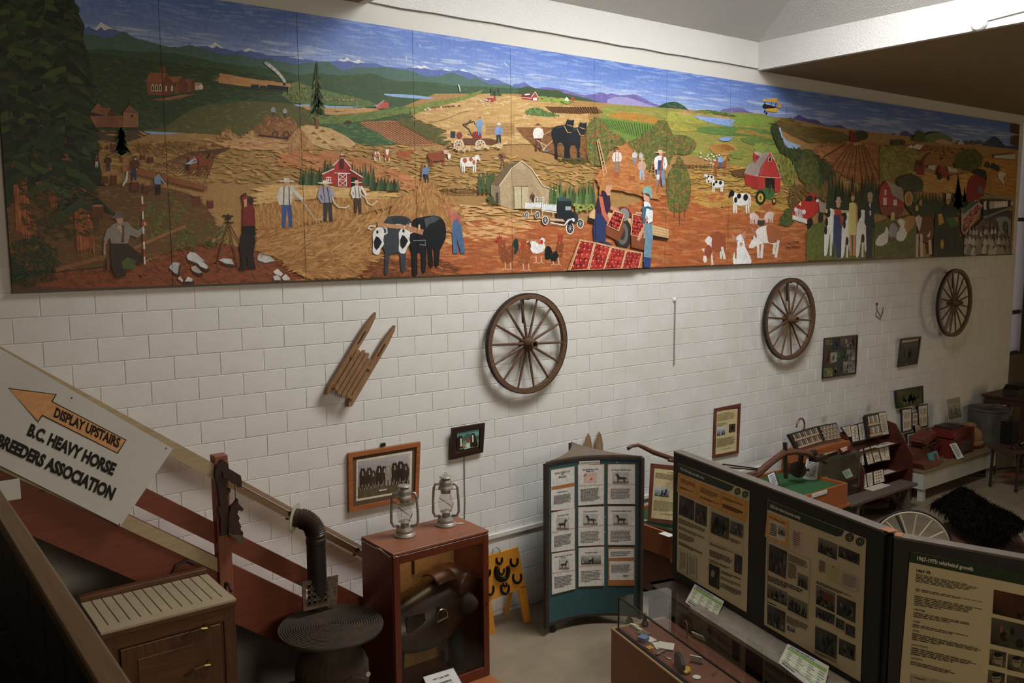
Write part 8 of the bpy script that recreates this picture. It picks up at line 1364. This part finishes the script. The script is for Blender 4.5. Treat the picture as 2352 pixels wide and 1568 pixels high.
# specimen frames hung above the platform
S4 = lambda *q: [(2040 + x / 5.808, 860 + y / 5.808) for x, y in q]
G_ = 'specimen frames hung above the platform'
t = herb('wide frame with green field photo, topmost of the hung frames', S4((92, 215), (468, 150), (474, 380), (118, 455)), -.06, 'photo', None, G_)
herb('large frame of grain ears, left below the field photo', S4((180, 455), (315, 445), (318, 745), (190, 775)), -.06, 'ears', None, G_); herb('large frame of grain ears, right below the field photo', S4((395, 408), (528, 390), (532, 690), (412, 715)), -.06, 'ears', None, G_); herb('narrow frame of grass between the two large ones', S4((320, 512), (395, 500), (398, 680), (322, 690)), -.055, 'ears', None, G_); herb('small framed specimen with one brown patch', S4((350, 675), (436, 655), (438, 815), (372, 835)), -.06, 'text', None, G_)
herb('framed sheet of brown seed heads, lowest on the left', S4((245, 790), (368, 765), (374, 960), (255, 1000)), -.06, 'dots', None, G_); herb('framed red specimens, lowest on the right', S4((475, 735), (593, 710), (600, 850), (482, 870)), -.06, 'dots', None, G_); herb('smallest dark frame under the brown patch specimen', S4((400, 840), (480, 830), (482, 920), (404, 930)), -.06, 'text', None, G_)
pl = Plane((14.2, -.3, 1.2), (-.1, -1, .1)); 
standcard('newsprint_picture', 'pale old farm photograph sheet propped against the wash boiler', 'picture', pl, S4((775, 330), (955, 295), (995, 590), (810, 630)), lambda p: (p.quad('#8a8272', S4((778, 332), (953, 298), (992, 588), (812, 628))), p.photo(S4((785, 400), (955, 370), (985, 560), (812, 600)), ('#7d7666', '#4a4438', '#9a9282'), 8)), .004)
# wash boiler, table with grain scale
wbx = thing('wash_boiler', (15.35, -.42, 0), 'grey galvanised wash boiler beyond the platform', 'boiler')
MB().lathe([(.34, .42), (.36, 1.10), (.375, 1.12), (.375, 1.15), (.36, 1.15), (.35, 1.10), (.02, 1.06)], (15.40, -.44, 0), 28).build('tub', mat('galvanised_grey', '#5a5650', '#6a665e', rough=.45, metal=.5, scale=6), wbx); MB().mm(15.1, 15.72, -.73, -.2, 0, .42).build('stand', M_gry, wbx); MB().box((15.3, -.42, 1.19), (.6, .1, .03), Matrix.Rotation(.12, 3, 'Y')).build('paddle', M_gry, wbx)
st_ = thing('scale_table', (16.35, -.5, 0), 'tall dark wooden table at the far end of the wall', 'table'); M_dkt = wood('dark_table_wood', '#3a2218', '#472c20', 'x', .5)
MB().mm(15.82, 16.98, -.90, -.08, 1.26, 1.30).build('top', M_dkt, st_); MB().mm(15.86, 16.94, -.86, -.12, 1.15, 1.26).build('apron', M_dkt, st_)
for x in (15.88, 16.85):
    for y in (-.85, -.18): MB().mm(x, x + .08, y, y + .08, 0, 1.15).build('leg', M_dkt, st_)
gs2 = thing('grain_hopper_scale', (16.2, -.5, 1.3), 'dark metal hopper scale standing on the far table', 'scale'); M_dm = mat('dark_scale_metal', '#3a322a', '#463c32', rough=.5, metal=.4)
MB().mm(16.05, 16.4, -.62, -.36, 1.305, 1.42).build('base', M_dm, gs2); MB().prism([(15.98, -.7, 1.52), (16.45, -.7, 1.52), (16.38, -.62, 1.42), (16.06, -.62, 1.42)], (0, .26, 0)).build('hopper', M_dm, gs2, fix=True); MB().mm(16.5, 16.52, -.5, -.46, 1.305, 1.50).mm(16.78, 16.80, -.5, -.46, 1.305, 1.46).build('upright', M_dm, gs2); MB().mm(16.42, 16.85, -.49, -.47, 1.46, 1.48).build('beam', M_dm, gs2)
# iron treadle machine on the right edge
tm = thing('iron_treadle_machine', (14.6, -1.25, 0), 'black iron treadle machine with hand wheel at the right edge', 'machine')
ww_ = V((14.72, -1.1, 1.18)); MB().tube([ww_ + V((.17 * math.cos(a), .06 * math.cos(a), .17 * math.sin(a))) for a in [i * .42 for i in range(15)]], .025, 6, closed=True).build('hand_wheel', M_iron, tm); MB().bar(ww_ + V((-.16, -.06, 0)), ww_ + V((.16, .06, 0)), .02, .02).bar(ww_ + V((0, 0, -.16)), ww_ + V((0, 0, .16)), .02, .02).build('wheel_spoke', M_iron, tm)
MB().mm(14.58, 14.82, -1.2, -1.0, .72, 1.1).build('head', mat('black_japan', '#14110e', rough=.35), tm)
MB().tube([(14.30, -1.45, .80), (14.45, -1.5, .86), (14.9, -1.5, .82), (15.2, -1.4, .72)], .04, 8).tube([(14.25, -1.35, .75), (14.5, -1.45, .6), (15.0, -1.5, .5)], .035, 8).build('curved_arm', MATS['black_japan'], tm, smooth=True)
MB().mm(14.2, 15.3, -1.5, -1.0, .66, .71).build('table', M_dkt, tm)
for x in (14.25, 15.2):
    for y in (-1.46, -1.04): MB().bar((x, y, .66), (x + (.05 if x > 15 else -.03), y, .05), .05, .03).lathe([(.03, -.015), (.03, .015)], (x + (.05 if x > 15 else -.03), y, .031), 12, (1, .3, 0)).build('leg', M_iron, tm)
MB().bar((14.25, -1.46, .12), (15.25, -1.46, .12), .03, .03).bar((14.25, -1.04, .3), (15.25, -1.46, .3), .03, .03).build('stretcher', M_iron, tm); MB().box((14.7, -1.25, .2), (.5, .3, .03)).build('treadle', M_rdd, tm)
# buggy with fur robe
bg = thing('horse_buggy', (9.6, -2.8, 0), 'light horse buggy with pale spoked wheels behind the partition', 'buggy')
M_pale = mat('pale_spoke_paint', '#a89c80', '#b4a88c', rough=.5); M_tyre = mat('black_tyre', '#15120f', rough=.7)
def bwheel(c, n, R, ns):
    u = V((-n.y, n.x, 0)).normalized(); z_ = V((0, 0, 1)); ring = lambda r, k: [c + u * (r * math.cos(a)) + z_ * (r * math.sin(a)) for a in [2 * math.pi * i / k for i in range(k)]]
    w0 = MB().tube(ring(R - .012, 40), .012, 6, closed=True).build('tyre', M_tyre, bg); MB().tube(ring(R - .036, 40), .014, 6, closed=True).build('wheel_rim', M_pale, bg); MB().cyl(c - n * .07, c + n * .07, .04).build('wheel_hub', M_pale, bg)
    for i in range(ns): a = 2 * math.pi * (i + .25) / ns; d = u * math.cos(a) + z_ * math.sin(a); MB().tube([c + d * .03, c + d * (R - .04)], [.014, .010], 6).build('wheel_spoke', M_pale, bg)
nb = V((-.80, -.60, 0)).normalized(); bwheel(V((9.06, -2.43, .48)), nb, .475, 14); bwheel(V((9.85, -3.06, .48)), nb, .475, 14)
for cxy in (V((9.06, -2.43, .48)),): MB().cyl(cxy, cxy - nb * 1.25, .02).build('axle', M_iron, bg)
seatc = V((9.55, -2.98, .95))
MB().prism([V((8.95, -3.05, .62)), V((9.5, -3.6, .62)), V((10.25, -3.1, .62)), V((9.7, -2.5, .62))], (0, 0, .06)).build('floor_board', M_dkt, bg, fix=True)
for a_ in (V((9.0, -2.9, 0)), V((9.12, -2.98, 0))): MB().tube([a_ + V((0, 0, .60)), a_ + V((-.06, -.05, .45)), a_ + V((-.05, -.12, .30))], .012, 6).build('step_iron', M_iron, bg)
MB().bar((9.4, -2.8, .62), (9.6, -2.7, .48), .04, .04).bar((9.3, -3.2, .62), (9.85, -3.06, .48), .04, .04).build('spring', M_iron, bg)
# fur robe thrown over it: draped surface with strands
fr_ = MB(); rf = random.Random(9); O4 = [Plane((0, 0, z), (0, 0, 1)).hit(x, y) for x, y, z in ((2140, 1152, .92), (2215, 1112, .98), (2345, 1215, 1.0), (2290, 1268, .72))]
O5 = [Plane((0, 0, z), (0, 0, 1)).hit(x, y) for x, y, z in ((2140, 1156, .95), (2205, 1118, 1.0), (2352, 1198, 1.02), (2275, 1255, .80))]
def fur(u, v):
    p = (O5[0] * (1 - u) + O5[3] * u) * (1 - v) + (O5[1] * (1 - u) + O5[2] * u) * v; return p + V((0, 0, .16 * math.sin(math.pi * u) * math.sin(math.pi * v) + .03 * math.sin(u * 9) * math.cos(v * 7)))
fr_.grid(fur, 24, 16); base_f = list(fr_.v)
for k in range(5200):
    u, v = rf.random(), rf.random(); p = fur(u, v); d = V((rf.gauss(-.3, .6), rf.gauss(-.2, .6), rf.uniform(-.1, .7))).normalized() * rf.uniform(.03, .08); s_ = V((rf.gauss(0, 1), rf.gauss(0, 1), 0)).normalized() * .006
    fr_._a([p - s_, p + s_, p + d], [(0, 1, 2)])
for k in range(1400):
    e_ = rf.choice([(rf.random(), 0), (rf.random(), 1), (0, rf.random()), (1, rf.random())]); p = fur(*e_); d = V((rf.gauss(0, .4), rf.gauss(0, .4), -1)).normalized() * rf.uniform(.06, .16); s_ = V((rf.gauss(0, 1), rf.gauss(0, 1), 0)).normalized() * .008; fr_._a([p - s_, p + s_, p + d], [(0, 1, 2)])
tag(fr_.build('fur_robe', mat('black_fur', '#0a0705', '#130d09', rough=1., scale=20, spec=.05)), 'shaggy black fur robe thrown over the buggy', 'fur robe')
# planter outside the end window
pt_ = thing('potted_plant', (17.35, 1.2, 0), 'green leafy plant outside the narrow end window', 'plant'); MB().lathe([(.2, 0), (.26, 1.9), (.28, 1.95), (.05, 1.9)], (17.42, 1.2, 0), 16).build('planter', mat('brown_planter', '#5a4030', rough=.8), pt_)
rl = random.Random(4); M_leaf = mat('green_leaf', '#5a7a4a', '#6f8f58', rough=.6)
lv = MB()
for k in range(90):
    p = V((17.42 + rl.gauss(0, .16), 1.2 + rl.gauss(0, .16), 2.05 + abs(rl.gauss(0, .22)))); d = V((rl.gauss(0, 1), rl.gauss(0, 1), rl.gauss(.3, .6))).normalized() * .09; s_ = d.cross(V((rl.gauss(0, 1), rl.gauss(0, 1), 1))).normalized() * .035; lv._a([p, p + d * .5 + s_, p + d, p + d * .5 - s_], [(0, 1, 2, 3)])
lv.build('foliage', M_leaf, pt_)
